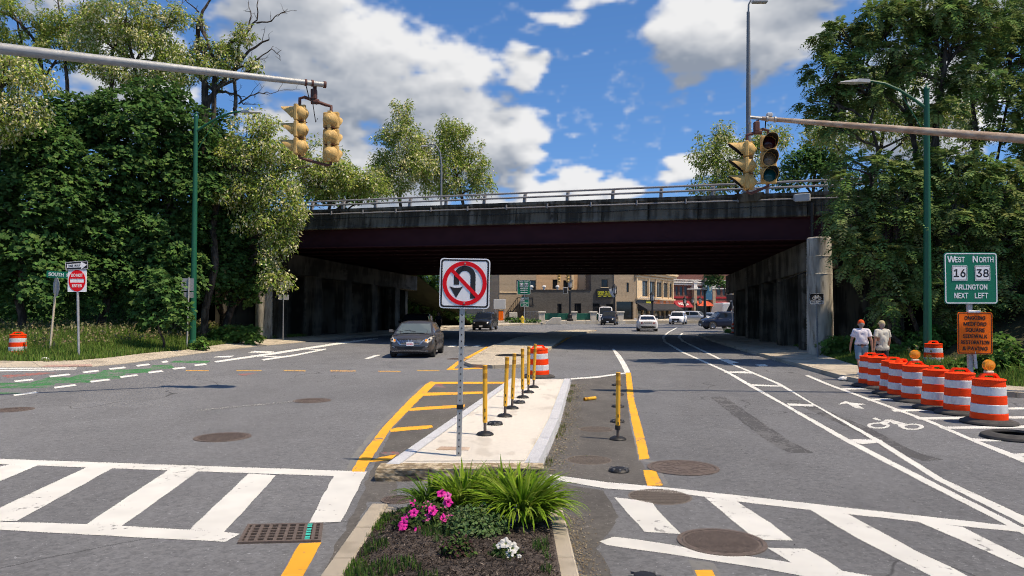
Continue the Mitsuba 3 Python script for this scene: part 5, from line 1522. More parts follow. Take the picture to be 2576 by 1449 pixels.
# no U-turn sign
k = thing('no_u_turn_sign', 'square white no U-turn sign with red ring on a perforated steel post', 'road sign')
pb = G(1154, 1147, zi)
pt_ = at(1166, 776, pb[1])
put('post', hull([pb + A_(x * .033, y * .03, 0) for x in (-1, 1) for y in (-1, 1)] + [A_(pt_[0], pb[1], 2.75) + A_(x * .033, y * .03, 0) for x in (-1, 1) for y in (-1, 1)]), 'galvanised', k)
ax = (A_(pt_[0], pb[1], 2.75) - pb) / 30
for i in range(30):
    c = pb + ax * (i + .5)
    if c[2] < 2.05: put('post_hole', mv(box(-.008, .008, -.0335, -.029, -.010, .010), *c), 'frame_dark', k)
c = pb + ax * 7.5; put('sleeve', mv(box(-.042, .042, -.04, .04, -.03, .03), *c), 'black', k)
sc = at(1169, 713, pb[1] - .05)
S = .665
MS = frame(sc, .0, 0, -.022) @ np.diag([1, 1, 2.5, 1])
pl = put('panel', prism(rrect(S, S, .05), -.004, .0), 'sign_white', k, M=MS)
put('border', prism(rrect(S - .030, S - .030, .04).difference(rrect(S - .072, S - .072, .03)), .0003, .0012), 'sign_black', pl, M=MS)
ut = unary_union([LineString([(-.11 + 0, -.02)] + [(-.0 + .11 * math.cos(t), .09 + .11 * math.sin(t)) for t in np.linspace(math.pi, 0, 20)] + [(.11, -.20)]).buffer(.034, cap_style=2), Polygon([(-.20, -.04), (-.145, -.06), (-.075, -.06), (-.02, -.04), (-.11, -.195)])])
put('u_turn_arrow', prism(ut, .0003, .0015), 'sign_black', pl, M=MS)
rg = Point(0, -.0).buffer(.292, quad_segs=20).difference(Point(0, 0).buffer(.238, quad_segs=20)).union(affinity.rotate(sbox(-.26, -.024, .26, .024), -45).intersection(Point(0, 0).buffer(.25)))
put('ring', prism(rg, .0018, .0030), 'sign_red', pl, M=MS)
for y in (.262, -.262): put('bolt', xf(lathe([(0, .003), (.014, .003), (.010, .012), (0, .013)], 10), MS @ Tr(0, y, 0)), 'bolt', k)


def shield(x, y, s, n): return [('route_shield', prism(rrect(s, s, .01, x, y), .001, .003), 'sign_white', None), ('shield_edge', prism(rrect(s * .93, s * .93, .01, x, y).difference(rrect(s * .87, s * .87, .01, x, y)), .003, .0036), 'sign_black', None), ('number', mv(text(n, s * .5, .001, True), x, y, .0031), 'sign_black', None)]


def panel(k, M, w, h, r, face, edge, items, name='panel', border=True, bw=.018):
    M = M @ np.diag([1, 1, max(4.0, M[1, 3] * .22), 1])
    p = put(name, prism(rrect(w, h, r), -.006, 0), face, k, M=M)
    if border: put('border', prism(rrect(w - .03, h - .03, r).difference(rrect(w - .03 - 2 * bw, h - .03 - 2 * bw, max(r - bw, .004))), .0005, .0016), edge, p, M=M)
    for n, m, mt, lb in items: put(n, m, mt, p, M=M, label=lb)
    return p


def tx(s, x, y, h, m, bold=True, width=None): return ('lettering', mv(text(s, h, .0014, bold, width), x, y, .0006), m, None)


# green guide sign with the orange work sign below it, at the right
d = 18.2
c = at(2442.5, 700, d)
u = d / F
W_, H_ = 134 * u, 130 * u
k = thing('guide_sign', 'green guide sign reading west 16 north 38 Arlington next left, with post', 'road sign')
MS = frame(c, -.0)
items = []
for s_, x in (('WEST', -.25 * W_), ('NORTH', .23 * W_)):
    items.append(tx(s_[0], x - (.115 if s_ == 'WEST' else .145) * W_, .37 * H_, .118 * H_, 'sign_white'))
    items.append(tx(s_[1:], x + (.045 if s_ == 'WEST' else .062) * W_, .362 * H_, .098 * H_, 'sign_white', True, (.185 if s_ == 'WEST' else .27) * W_))
items += shield(-.215 * W_, .10 * H_, .285 * W_, '16') + shield(.215 * W_, .10 * H_, .285 * W_, '38')
items += [tx('ARLINGTON', .0, -.17 * H_, .092 * H_, 'sign_white', True, .60 * W_), tx('NEXT', -.19 * W_, -.335 * H_, .098 * H_, 'sign_white', True, .26 * W_), tx('LEFT', .19 * W_, -.335 * H_, .098 * H_, 'sign_white', True, .25 * W_)]
panel(k, MS, W_, H_, .07, 'sign_green', 'sign_white', items, bw=.026)
put('post', box(c[0] - .055, c[0] + .055, d + .05, d + .13, .10, c[2] + .5), 'galvanised', k)
c2 = at(2451, 838, d)
k2 = thing('work_sign', 'orange sign reading ongoing Medford Square sidewalk restoration and paving', 'road sign')
w2, h2 = 87 * u, 105 * u
MS = frame((c2[0], d - .03, c2[2]), 0, 0, -.012)
lines = [('ONGOING', .60), ('MEDFORD', .66), ('SQUARE', .56), ('SIDEWALK', .70), ('RESTORATION', .82), ('& PAVING', .72)]
panel(k2, MS, w2, h2, .05, 'sign_orange', 'sign_black', [tx(s, .0, h2 * (.365 - .146 * i), 0.084 * h2, 'sign_black', True, f * w2) for i, (s, f) in enumerate(lines)], bw=.014)
put('support', tube([(c2[0] + .0, d + .0, c2[2] - h2 / 2 + .06), (c2[0] + .03, d, c2[2] - h2 / 2 - .35)], .035, 8), 'lamp_grey', k2)
put('strap', bbox(c2[0] - .16, c2[0] + .14, d - .05, d + .0, c2[2] + h2 / 2 - .01, c2[2] + h2 / 2 + .04, .01), 'sign_white', k2)
# bike lane sign
d = 30.0
c = at(2054.5, 752, d); u = d / F
k = thing('bike_lane_sign', 'small black and white bike lane sign in front of the pale bridge column', 'road sign')
MS = frame(c) @ np.diag([1, 1, 5, 1])
w_, h_ = 36 * u, 27 * u
p = put('panel', prism(rrect(w_, h_, .03), -.006, 0), 'sign_black', k, M=MS)
put('border', prism(rrect(w_ - .015, h_ - .015, .03).difference(rrect(w_ - .035, h_ - .035, .02)), .0005, .002), 'sign_white', p, M=MS)
put('white_strip', prism(sbox(-w_ / 2 + .02, -h_ / 2 + .02, w_ / 2 - .02, -h_ / 2 + h_ * .34), .0005, .002), 'sign_white', p, M=MS)
put('lettering', mv(text('BIKE LANE', h_ * .18, .001, True, w_ * .82), 0, -h_ * .30, .0023), 'sign_black', p, M=MS)
bw = lambda x: Point(x, .06 * h_).buffer(h_ * .155).difference(Point(x, .06 * h_).buffer(h_ * .115))
bk_ = unary_union([bw(-w_ * .19), bw(w_ * .19)] + [LineString([(a * w_, b * h_) for a, b in q]).buffer(h_ * .016) for q in (((-.19, .06), (-.09, .26), (.12, .26), (.0, .06), (-.19, .06)), ((.0, .06), (-.11, .33)), ((.19, .06), (.11, .34)), ((-.15, .33), (-.07, .33)), ((.05, .35), (.13, .35)))])
put('bicycle_symbol', prism(bk_, .0005, .002), 'sign_white', p, M=MS)
put('post', tube([(c[0] + .03, d + .03, .10), (c[0], d + .03, c[2] + .2)], .035, 6), 'pole_grey', k)
# left: one way above do not enter
d = 29.5
u = d / F
k = thing('do_not_enter_sign', 'one way sign above a red do not enter sign on a steel post', 'road sign')
c = at(194, 706, d)
w_, h_ = 44 * u, 57 * u
MS = frame(c, .12)
red = affinity.scale(Point(0, 0).buffer(.5, quad_segs=20), w_ * .90, h_ * .95).difference(sbox(-w_ * .38, -h_ * .085, w_ * .38, h_ * .085))
panel(k, MS, w_, h_, .03, 'sign_white', 'sign_white', [('disc', prism(red, .0005, .002), 'sign_red', None), ('lettering', mv(text('DO NOT', h_ * .13, .001, True, w_ * .62), 0, h_ * .235, .0022), 'sign_white', None), ('lettering', mv(text('ENTER', h_ * .13, .001, True, w_ * .52), 0, -h_ * .22, .0022), 'sign_white', None)], border=False)
c1 = at(193, 668, d - .02)
MS = frame(c1, .12, 0, .075)
w1, h1 = 54 * u, 22 * u
ar = Polygon([(-.42, -.22), (.20, -.22), (.20, -.42), (.45, 0), (.20, .42), (.20, .22), (-.42, .22)])
panel(k, MS, w1, h1, .02, 'sign_black', 'sign_white', [('arrow', prism(affinity.scale(ar, w1, h1, origin=(0, 0)), .0005, .002), 'sign_white', None), ('lettering', mv(text('ONE WAY', h1 * .27, .001, True, w1 * .56), -w1 * .1, 0, .0022), 'sign_black', None)], 'one_way_panel', bw=.012)
pbx = G(199, 880, .12)
put('post', tube([(at(199, 776, d)[0], d + .04, .10), (c[0] - .03, d + .04, c1[2] + .12)], .045, 6), 'galvanised', k)
# stop sign seen from its edge with the street name on top
d = 30.6
u = d / F
k = thing('stop_sign', 'grey back of a stop sign with green South St name plate on leaning post', 'road sign')
t0, b0_ = at(144, 690, d), A_(at(126, 776, d)[0], d, .10)
put('post', tube([b0_, t0], .04, 6), 'cream', k)
oc = at(141.5, 722, d)
oct_ = Polygon([(.40 * math.cos(math.pi / 8 + i * math.pi / 4), .40 * math.sin(math.pi / 8 + i * math.pi / 4)) for i in range(8)])
put('panel', prism(affinity.scale(oct_, 1, 1.5 * 52 * u / 1.2, origin=(0, 0)), -.004, .004), 'sign_back', k, M=frame(oc, -.72, 0, .05))
nc = at(149, 691, d - .05)
MS = frame(nc, .05, 0, -.06)
panel(k, MS, 62 * u, 16.5 * u, .01, 'sign_green', 'sign_green', [tx('SOUTH', -7.5 * u, -.0, 8.5 * u, 'sign_white', True, 37 * u), tx('ST', 22 * u, .0, 6.5 * u, 'sign_white', True, 9 * u)], 'name_plate', border=False)
# sign backs left of the green lamp
d = 36.5
u = d / F
k = thing('sign_back', 'grey backs of two stacked sign plates on a pole beside the left green lamp post', 'road sign')
c = at(470, 716, d)
put('panel', prism(rrect(30 * u, 32 * u, .03), -.004, .004), 'sign_back', k, M=frame(at(472, 716, d), .1))
put('panel', prism(rrect(25 * u, 15 * u, .03), -.004, .004), 'sign_back', k, M=frame(at(474, 742, d), .1))
put('post', tube([(at(472, 776, d)[0], d - .03, .1), (at(475, 776, d)[0], d - .03, at(0, 698, d)[2])], .04, 6), 'galvanised', k)
d = 46.5
u = d / F
k = thing('warning_sign', 'back of a diamond warning sign in the bridge shade beside the left column', 'road sign')
put('panel', prism(affinity.rotate(rrect(27 * u, 27 * u, .04), 45), -.004, .004), 'sign_back', k, M=frame(at(716, 714, d), .25))
put('panel', prism(rrect(25 * u, 13 * u, .02), -.004, .004), 'sign_back', k, M=frame(at(714, 748, d), .25))
put('post', tube([(at(713, 776, d)[0], d - .04, .1), (at(713, 776, d)[0], d - .04, at(0, 698, d)[2])], .045, 6), 'pole_grey', k)
# guide signs beyond the bridge
d = 97.0
u = d / F
k = thing('guide_sign', 'two small green guide signs on one post beyond the bridge, with arrows', 'road sign')
c = at(1318, 723, d)
w_, h_ = 32 * u, 35.5 * u
arrow = Polygon([(-.28, 0), (-.20, .05), (-.20, .022), (.28, .022), (.28, -.022), (-.20, -.022), (-.20, -.05)])
items = [tx('WEST', -.2 * w_, .40 * h_, .075 * h_, 'sign_white', True, .3 * w_), tx('NORTH', .2 * w_, .40 * h_, .075 * h_, 'sign_white', True, .33 * w_)] + shield(-.19 * w_, .18 * h_, .28 * w_, '16') + shield(.19 * w_, .18 * h_, .28 * w_, '38')
items += [tx('WINCHESTER', 0, -.07 * h_, .08 * h_, 'sign_white', True, .62 * w_), tx('ARLINGTON', 0, -.21 * h_, .08 * h_, 'sign_white', True, .56 * w_), ('arrow', prism(affinity.scale(arrow, w_, h_, origin=(0, 0)), .0006, .003), 'sign_white', None)]
items[-1] = ('arrow', mv(items[-1][1], 0, -.36 * h_, 0), 'sign_white', None)
panel(k, frame(c), w_, h_, .12, 'sign_green', 'sign_white', items, bw=.03)
w_, h_ = 22 * u, 24 * u
items = shield(-.24 * w_, .22 * h_, .36 * w_, '38') + [tx('SOUTH', .22 * w_, .33 * h_, .10 * h_, 'sign_white', True, .38 * w_), tx('SOMERVILLE', 0, -.10 * h_, .10 * h_, 'sign_white', True, .76 * w_), ('arrow', mv(prism(affinity.scale(arrow, w_ * .8, h_, origin=(0, 0)), .0006, .003), 0, -.33 * h_, 0), 'sign_white', None)]
panel(k, frame(at(1320, 759.5, d)), w_, h_, .1, 'sign_green', 'sign_white', items, bw=.03)
put('post', tube([(c[0] + .08, d + .06, .3), (c[0] + .05, d + .06, c[2])], .07, 6), 'galvanised', k)
k = thing('street_sign', 'small dark street sign on a post in front of the navy vehicle', 'road sign')
q = at(1842, 776, 72)
put('post', tube([(q[0], 72, 0), (q[0], 72, 3.6)], .04, 6), 'pole_grey', k); put('panel', bbox(q[0] - .55, q[0] + .3, 71.9, 71.94, 2.9, 3.45, .01), 'sign_black', k)

# ---------------------------------------------------------------- green street lamps
def green_lamp(label, base, top, tip, d, s=1.0):
    b = A_(at(base[0], 776, d)[0], d, .12)
    t = at(*top, d)
    e = at(*tip, d)
    k = thing('street_lamp', label, 'street lamp')
    put('pole', tube([b, (b + t) / 2, t], [.135 * s, .115 * s, .085 * s], 14), 'lamp_green', k, smooth=40)
    put('base', lathe([(0, 0), (.2 * s, 0), (.2 * s, .25), (.15 * s, .4), (.0, .4)], 14), 'lamp_green', k, smooth=30, M=Tr(*b))
    put('finial', lathe([(0, 0), (.10 * s, 0), (.10 * s, .05), (.03 * s, .15), (.045 * s, .2), (0, .27)], 12), 'lamp_green', k, smooth=40, M=Tr(*t))
    L = t[2] - e[2]
    s0 = t + A_(0, 0, -.75 * s)
    w = e - s0
    put('arm', tube([s0 + A_(0, 0, .1) + w * A_(f, f, 0) + A_(0, 0, w[2] * g) for f, g in ((0, 0), (.2, .32), (.45, .68), (.7, .92), (.9, 1.0), (1, 1.0))], [.06 * s, .055 * s, .05 * s, .045 * s, .04 * s, .035 * s], 8), 'lamp_green', k, smooth=40)
    put('brace', tube([s0 + A_(0, 0, -.9 * s), s0 + w * A_(.18, .18, 0) + A_(0, 0, -.25), s0 + w * A_(.42, .42, 0) + A_(0, 0, w[2] * .60)], .018 * s, 6), 'lamp_green', k)
    sg = 1 if w[0] > 0 else -1
    put('luminaire', mv(hull([(sg * x, y, z) for x, y, z in ((-.10, .07, .06), (-.10, -.07, .06), (-.1, .06, -.05), (-.1, -.06, -.05), (.30, .16, .05), (.30, -.16, .05), (.4, .17, -.06), (.4, -.17, -.06), (.95, .08, -.05), (.95, -.08, -.05), (.9, .06, -.02), (.9, -.06, -.02))]), *(e + A_(0, 0, .1))), 'lamp_grey', k, smooth=25)
    return k


green_lamp('green street lamp with curved arm at the left, in front of the dark maples', (486, 0), (493, 294), (612, 286), 37.5, 1.15)
green_lamp('green street lamp with curved arm at the right, half hidden by branches', (2331, 0), (2331, 226), (2180, 212), 25.0, 1.0)

# ---------------------------------------------------------------- mast arms and signal heads
def head(k, M, s, lit=True, open_vis=True):
    """A three lens signal head, hanging with its top at the local origin; it faces local -y."""
    for i, ln in enumerate(('lens_red', 'lens_amber', 'lens_green')):
        z = -.18 - .355 * i
        h = put('housing', cat(bbox(-.17, .17, -.06, .03, z - .172, z + .172, .02)), 'signal_yellow', k, M=M @ Sc(s), smooth=False)
        put('back_dome', mv(xf(lathe([(0, .17), (.035, .168), (.05, .155), (.05, .145), (.09, .13), (.13, .09), (.155, .045), (.16, .0)][::-1], 24), Rx(-math.pi / 2)), 0, .028, z), 'signal_yellow', h, smooth=35, M=M @ Sc(s))
        put('rib', box(-.035, .035, .03, .128, z - .172, z + .172), 'signal_yellow', h, M=M @ Sc(s))
        put('lens', mv(xf(lathe([(0, .035), (.06, .03), (.11, .015), (.145, 0)][::-1], 24), Rx(math.pi / 2)), 0, -.062, z), ln, h, smooth=40, M=M @ Sc(s))
        put('lens_rim', mv(xf(lathe([(.143, 0), (.165, 0), (.165, .03), (.143, .03)], 24), Rx(math.pi / 2)), 0, -.06, z), 'signal_yellow', h, smooth=30, M=M @ Sc(s))
        n = 25
        a = np.linspace(math.radians(-42), math.radians(222), n)
        dep = .06 + .27 * np.clip((np.sin(a) + .62) / 1.5, 0, 1) ** 1.1
        r0, r1 = .155, .150
        rows = []
        for r, y in ((r0, np.full(n, -.062)), (r0 + .012, -.062 - dep), (r1 + .008, -.062 - dep), (r1, np.full(n, -.062))):
            rows.append(np.c_[r * np.cos(a), y, z + r * np.sin(a)])
        v = np.vstack(rows)
        f = []
        for q in range(3):
            for j in range(n - 1):
                b = q * n + j
                f += [[b, b + 1, b + n + 1], [b, b + n + 1, b + n]]
        f = np.array(f)
        put('visor', (v, f), 'signal_yellow', h, smooth=40, M=M @ Sc(s))
        vi = np.vstack([np.c_[(r1 - .004) * np.cos(a), y, z + (r1 - .004) * np.sin(a)] for y in (-.066 - dep, np.full(n, -.063))])
        fi = []
        for j in range(n - 1): fi += [[j, j + 1, j + n + 1], [j, j + n + 1, j + n]]
        put('visor_lining', (vi, np.array(fi)), 'sign_black', h, smooth=40, M=M @ Sc(s))
        if i < 2: put('joint', box(-.10, .10, -.05, .13, z - .183, z - .173), 'rust_pipe', h, M=M @ Sc(s))
    return k


def signal(label, left, right, d, s, yl, yr, hang):
    """Two heads joined by rusty pipes. left and right: the tops of the heads in the photograph."""
    a, b = at(*left, d), at(*right, d)
    k = thing('traffic_signal', label, 'traffic signal', 'yellow traffic signals on mast arms')
    head(k, Tr(*a) @ Rz(yl), s)
    head(k, Tr(*b) @ Rz(yr), s)
    top = .14 * s
    m = (a + b) / 2 + A_(0, 0, top)
    put('top_bracket', tube([a + A_(0, 0, -.02), a + A_(0, 0, top), a + A_(.10 * s, 0, top + .03), b + A_(-.10 * s, 0, top), b + A_(0, 0, top - .03), b + A_(0, 0, -.02)], .035 * s, 8), 'rust_pipe', k, smooth=40)
    lo = -1.07 * s
    put('bottom_bracket', tube([a + A_(0, 0, lo + .02), a + A_(0, 0, lo - .05), a + A_(.08, 0, lo - .08), b + A_(-.08, 0, lo - .08), b + A_(0, 0, lo - .05), b + A_(0, 0, lo + .02)], .03 * s, 8), 'rust_pipe', k, smooth=40)
    h = at(*hang, d)
    put('hanger', tube([m, (h[0], d, m[2]), (h[0], d, h[2])], .035 * s, 8), 'rust_pipe', k, smooth=40)
    put('hinge', mv(bbox(-.06 * s, .06 * s, -.06 * s, .06 * s, -.12 * s, .10 * s, .02), h[0] - .03, d, (m[2] + h[2]) / 2), 'rust_pipe', k)
    put('tee', mv(xf(lathe([(0, -.08 * s), (.055 * s, -.08 * s), (.055 * s, .08 * s), (0, .08 * s)], 10), Ry(math.pi / 2)), h[0], d, m[2]), 'rust_pipe', k)
    return k, h


# left arm
e0, e1 = at(817, 213, 18.4), at(0, 122, 15.3)
dr_ = (e1 - e0)
root_ = e0 + dr_ * 1.5
k = thing('mast_arm', 'long tapering galvanised mast arm reaching in from the left', 'mast arm')
put('arm', tube([e0 + dr_ * f for f in (0, .1, .5, 1.0, 1.5)], [.065, .07, .09, .118, .14], 20), 'galvanised', k, smooth=40)
put('end_cap', xf(lathe([(0, -.03), (.085, -.03), (.085, .03), (0, .03)], 16), Tr(*(e0)) @ Rz(math.atan2(dr_[1], dr_[0])) @ Ry(math.pi / 2)), 'rust_pipe', k)
for o in (.46, .62):
    c = e0 + dr_ / np.linalg.norm(dr_) * (o - .15)
    put('clamp', xf(lathe([(.07, -.025), (.085, -.025), (.085, .025), (.07, .025)], 16), Tr(*c) @ Rz(math.atan2(dr_[1], dr_[0])) @ Ry(math.pi / 2)), 'rust_pipe', k)
put('upright', tube([(root_[0], root_[1], 0), (root_[0], root_[1], root_[2] + .4)], [.19, .15], 16), 'galvanised', k, smooth=40)
put('cable', tube([e0 + A_(-.42, -.2, -.05), e0 + A_(-.34, -.15, -.42), e0 + A_(-.2, 0, -.50)], .014, 5), 'black', k)
put('cable', tube([e0 + A_(-.25, -.15, -.08), e0 + A_(-.27, -.1, -.5), e0 + A_(-.22, 0, -.95), e0 + A_(-.17, 0, -.85)], .012, 5), 'black', k)
signal('yellow traffic signal hanging from the left mast arm, seen from behind', (754, 264), (833, 281), 18.4, 1.19, -math.pi / 2 - .22, math.pi - .1, (793, 217))
# right arm
f0, f1 = at(1903, 297, 17.7), at(2576, 349.5, 17.2)
dr_ = f1 - f0
root_ = f0 + dr_ * 1.28
k = thing('mast_arm', 'rusty brown mast arm reaching in from the right', 'mast arm')
put('arm', tube([f0 + dr_ * f for f in (0.02, .1, .5, 1.0, 1.28)], [.05, .055, .08, .108, .12], 20), 'rusty_pole', k, smooth=40)
put('end_fitting', tube([f0 + A_(-.16, 0, -.12), f0 + A_(-.16, 0, .02), f0 + dr_ * .03], .045, 8), 'galvanised', k)
for o in (.14, .36):
    c = f0 + dr_ * (.02 + o / 7)
    put('clamp', xf(lathe([(.058, -.02), (.075, -.02), (.075, .02), (.058, .02)], 14), Tr(*c) @ Rz(math.atan2(dr_[1], dr_[0])) @ Ry(math.pi / 2)), 'galvanised', k)
put('sensor', mv(bbox(-.07, .07, -.05, .05, 0, .10, .02), *(f0 + dr_ * .05 + A_(0, 0, .05))), 'lamp_grey', k)
put('upright', tube([(root_[0], root_[1], 0), (root_[0], root_[1], root_[2] + .4)], [.19, .15], 16), 'rusty_pole', k, smooth=40)
put('cable', tube([f0 + A_(.22, 0, -.04), f0 + A_(.2, 0, -.4), f0 + A_(.19, 0, -.55)], .014, 5), 'black', k)
signal('yellow traffic signal hanging from the right mast arm, lenses towards the viewer', (1879, 356), (1932, 341), 17.7, 1.10, -math.pi / 2 - .22, -.10, (1906, 303))
# far signals beyond the bridge
def far_signal(label, pts, d, yaws, sc_):
    k = thing('traffic_signal', label, 'traffic signal', 'small traffic signals beyond the bridge')
    for (x, y), yw in zip(pts, yaws): head(k, Tr(*at(x, y, d)) @ Rz(yw), sc_)
    a, b = at(*pts[0], d), at(*pts[-1], d)
    put('bracket', tube([a, a + A_(0, 0, .15), b + A_(0, 0, .15), b], .04, 6), 'rust_pipe', k)
    return b
b = far_signal('pair of small yellow signals under the bridge edge before the tan building', [(1406, 688), (1429, 688)], 96, (math.pi - .3, math.pi + .5), 1.1)
k = thing('mast_arm', 'slim mast arm carrying the pair of small signals before the tan building', 'mast arm')
q = at(1436, 776, 96.2)
q = at(1216, 776, 96.2); put('upright', tube([(q[0], 96.2, .2), (q[0], 96.2, 8.5)], .11, 8), 'pole_grey', k); put('arm', tube([(b[0] + .4, 96.2, b[2] + .2), (q[0], 96.2, b[2] + .6)], .07, 8), 'pole_grey', k)
k = thing('ped_signal', 'grey pedestrian signal box on the black lamp column before the dark brick wall', 'pedestrian signal')
q = at(1423, 731, 99.6)
put('housing', mv(bbox(-.36, .3, -.2, .1, -.4, .42, .04), *q), 'lamp_grey', k); put('visor', mv(bbox(-.30, .24, -.3, -.21, -.33, .35, .03), *q), 'frame_dark', k)
put('bracket', tube([q + A_(.3, 0, 0), q + A_(.62, .1, 0)], .05, 6), 'frame_dark', k)

# ---------------------------------------------------------------- black ornamental lamps
def lantern(k, c, s):
    put('lantern', mv(cat(*[xf(box(-.02 * s, .02 * s, .24 * s, .28 * s, 0, .75 * s), Rz(i * math.pi / 3)) for i in range(6)], lathe([(0, -.05 * s), (.2 * s, -.05 * s), (.28 * s, .02 * s), (.28 * s, .05 * s), (0, .05 * s)], 6), lathe([(0, .74 * s), (.33 * s, .74 * s), (.28 * s, .86 * s), (.1 * s, 1.0 * s), (.04 * s, 1.15 * s), (0, 1.2 * s)], 12)), *c), 'black', k)
    put('globe', lathe([(0, .06 * s), (.15 * s, .06 * s), (.2 * s, .4 * s), (.17 * s, .72 * s), (0, .73 * s)], 12), 'lamp_grey', k, smooth=40, M=Tr(*c))


def ornate(label, x, ytop, d, s=1.0, z0=.42, double=False):
    b = A_(at(x, 776, d)[0], d, z0)
    zt_ = at(x, ytop, d)[2] - 1.2 * s
    k = thing('lamp_post', label, 'lamp post', 'black ornamental lamp posts in the square')
    put('column', lathe([(0, 0), (.34 * s, 0), (.34 * s, .25), (.22 * s, .35), (.22 * s, .8), (.13 * s, .95), (.10 * s, zt_ - z0 - .4), (.16 * s, zt_ - z0 - .3), (.13 * s, zt_ - z0 - .1), (.24 * s, zt_ - z0 - .04), (0, zt_ - z0)], 12), 'black', k, smooth=30, M=Tr(*b))
    if double:
        for o in (-.65, .65):
            put('arm', tube([(b[0], d, zt_ - .25), (b[0] + o * .6, d, zt_ - .3), (b[0] + o, d, zt_ - .05)], .05, 6), 'black', k); lantern(k, (b[0] + o, d, zt_), s)
    else: lantern(k, (b[0], d, zt_), s)
    return k


ornate('black lamp post behind the green railing, left of the shop sign', 1434, 697, 100.6, 1.25)
k = ornate('black lamp post at the corner of the dark brick building, with a pale emblem', 1546, 713, 101.6, 1.2)
q = at(1540, 737, 101.4)
put('emblem', mv(hull([(-.45, 0, .5), (-.1, 0, .62), (.1, 0, .1), (.35, 0, -.55), (.1, .06, -.6), (-.35, .06, 0)]), *q), 'lamp_grey', k)
ornate('black lamp post before the middle of the cream storefront', 1641, 731, 103, 1.2, 0)
k = ornate('tall black lamp post with a blue banner before the red brick building', 1773, 697, 96, 1.45, 0)
q = at(1783, 734, 96)
mat('banner_blue', proc(lambda p, n, uv: mix((.06, .20, .34), (.55, .58, .45), smoothstep(.52, .60, fbm(p.x * 2.2, p.z * 2.2, 1.0, 3)))), .7)
put('banner', mv(box(-.62, .45, -.01, .01, -1.05, .85), *q), 'banner_blue', k)
put('banner_arm', tube([q + A_(-.7, 0, .9), q + A_(.5, 0, .9)], .04, 5), 'black', k)
put('foot', lathe([(0, 0), (.9, 0), (.8, .35), (.3, .6), (0, .6)], 14), 'black', k, M=Tr(at(1773, 776, 96)[0], 96, 0))
ornate('slim black lamp post before the left red awning', 1723, 744, 122, 1.1, 0)
ornate('black twin lamp post before the orange awning', 1752, 745, 126, 1.0, 0, True)
k = thing('banner_wire', 'thin pale span arm across the front of the red brick building', 'span arm')
p0, p1 = at(1728, 727.5, 120), at(1838, 726, 120)
put('arm', tube([p0, p1], .08, 6), 'lamp_grey', k); put('upright', tube([(p1[0], 120, 0), (p1[0], 120, p1[2] + .3)], .14, 8), 'pole_grey', k)

# ---------------------------------------------------------------- hydrant and small things
k = thing('fire_hydrant', 'yellow fire hydrant on the sidewalk in front of the green shrubs', 'fire hydrant')
q = at(1314, 776, 95.5)
put('barrel', lathe([(0, 0), (.24, 0), (.24, .06), (.17, .08), (.17, .62), (.21, .64), (.21, .70), (.18, .72), (.15, .85), (.06, .93), (.05, 1.0), (0, 1.0)], 16), 'hydrant_yellow', k, smooth=30, M=Tr(q[0], q[1], .2))
for s in (-1, 1): put('outlet', xf(lathe([(0, 0), (.08, 0), (.08, .16), (.10, .16), (.10, .20), (0, .20)], 10), Tr(q[0] + s * .14, q[1], .72) @ Ry(s * math.pi / 2)), 'hydrant_yellow', k)
put('outlet', xf(lathe([(0, 0), (.10, 0), (.10, .16), (.12, .16), (.12, .2), (0, .2)], 10), Tr(q[0], q[1] - .14, .62) @ Rx(math.pi / 2)), 'hydrant_yellow', k)
st('hydrant_kerb', prism(Polygon([tuple(at(x, 776, y)[:2]) for x, y in ((1125, 74), (1270, 88), (1370, 98.4), (1370, 103), (1200, 103), (1080, 90))]), -.02, .2), 'walk_concrete', 'concrete sidewalk at the left side beyond the bridge')
for x, y, lab, sz in ((95, 955, 'crumpled white cup and scraps lying on the grass edge below the stop sign', .12), (2107, 968, 'crumpled white paper lying in the gutter by the right kerb', .12)):
    k = thing('litter', lab, 'litter')
    x, y = (114, 907) if x == 95 else (2122, 958)
    p = G(x, y, .12 if x < 1000 else 0)
    m = trimesh.creation.icosphere(2, sz)
    v = np.array(m.vertices)
    v = v * (1 + .5 * (meshkit.fbm(v * 22, 3)[:, None] - .5)) * A_(1.3, .8, .55)
    put('paper', (v + p + A_(0, 0, sz * .5), np.array(m.faces)), 'paper', k)
# ---------------------------------------------------------------- plants
nrm = lambda a: a / (np.linalg.norm(a, axis=-1, keepdims=True) + 1e-9)
KITE = (A_([0, 0, 0], [.45, .36, .05], [1, 0, -.10], [.45, -.36, .05], [.42, 0, -.03]), np.array([[0, 4, 1], [1, 4, 2], [2, 4, 3], [3, 4, 0]]))
MAPLE = (A_([0, 0, 0], [.18, .48, .0], [.62, .52, .03], [.62, .20, .0], [1, 0, -.12], [.62, -.20, .0], [.62, -.52, .03], [.18, -.48, 0]), np.array([[0, 3, 1], [1, 3, 2], [0, 4, 3], [0, 5, 4], [0, 7, 5], [7, 6, 5]]))
SLIM = (A_([0, 0, 0], [.5, .2, .03], [1, 0, -.1], [.5, -.2, .03]), np.array([[0, 2, 1], [0, 3, 2]]))


def cards(tpl, P, N, U, S, C):
    """Many leaves as one mesh: at P, lying in the plane with normal N, pointing along U, S long, coloured C each."""
    tv, tf = tpl
    N = nrm(N)
    U = nrm(U - N * np.sum(U * N, 1, keepdims=True))
    V = np.cross(N, U)
    S = np.broadcast_to(S, (len(P),))
    v = P[:, None] + S[:, None, None] * (tv[None, :, :1] * U[:, None] + tv[None, :, 1:2] * V[:, None] + tv[None, :, 2:] * N[:, None])
    k = len(tv)
    f = (np.arange(len(P)) * k)[:, None, None] + tf[None]
    return v.reshape(-1, 3), f.reshape(-1, 3), np.repeat(C, k, 0)


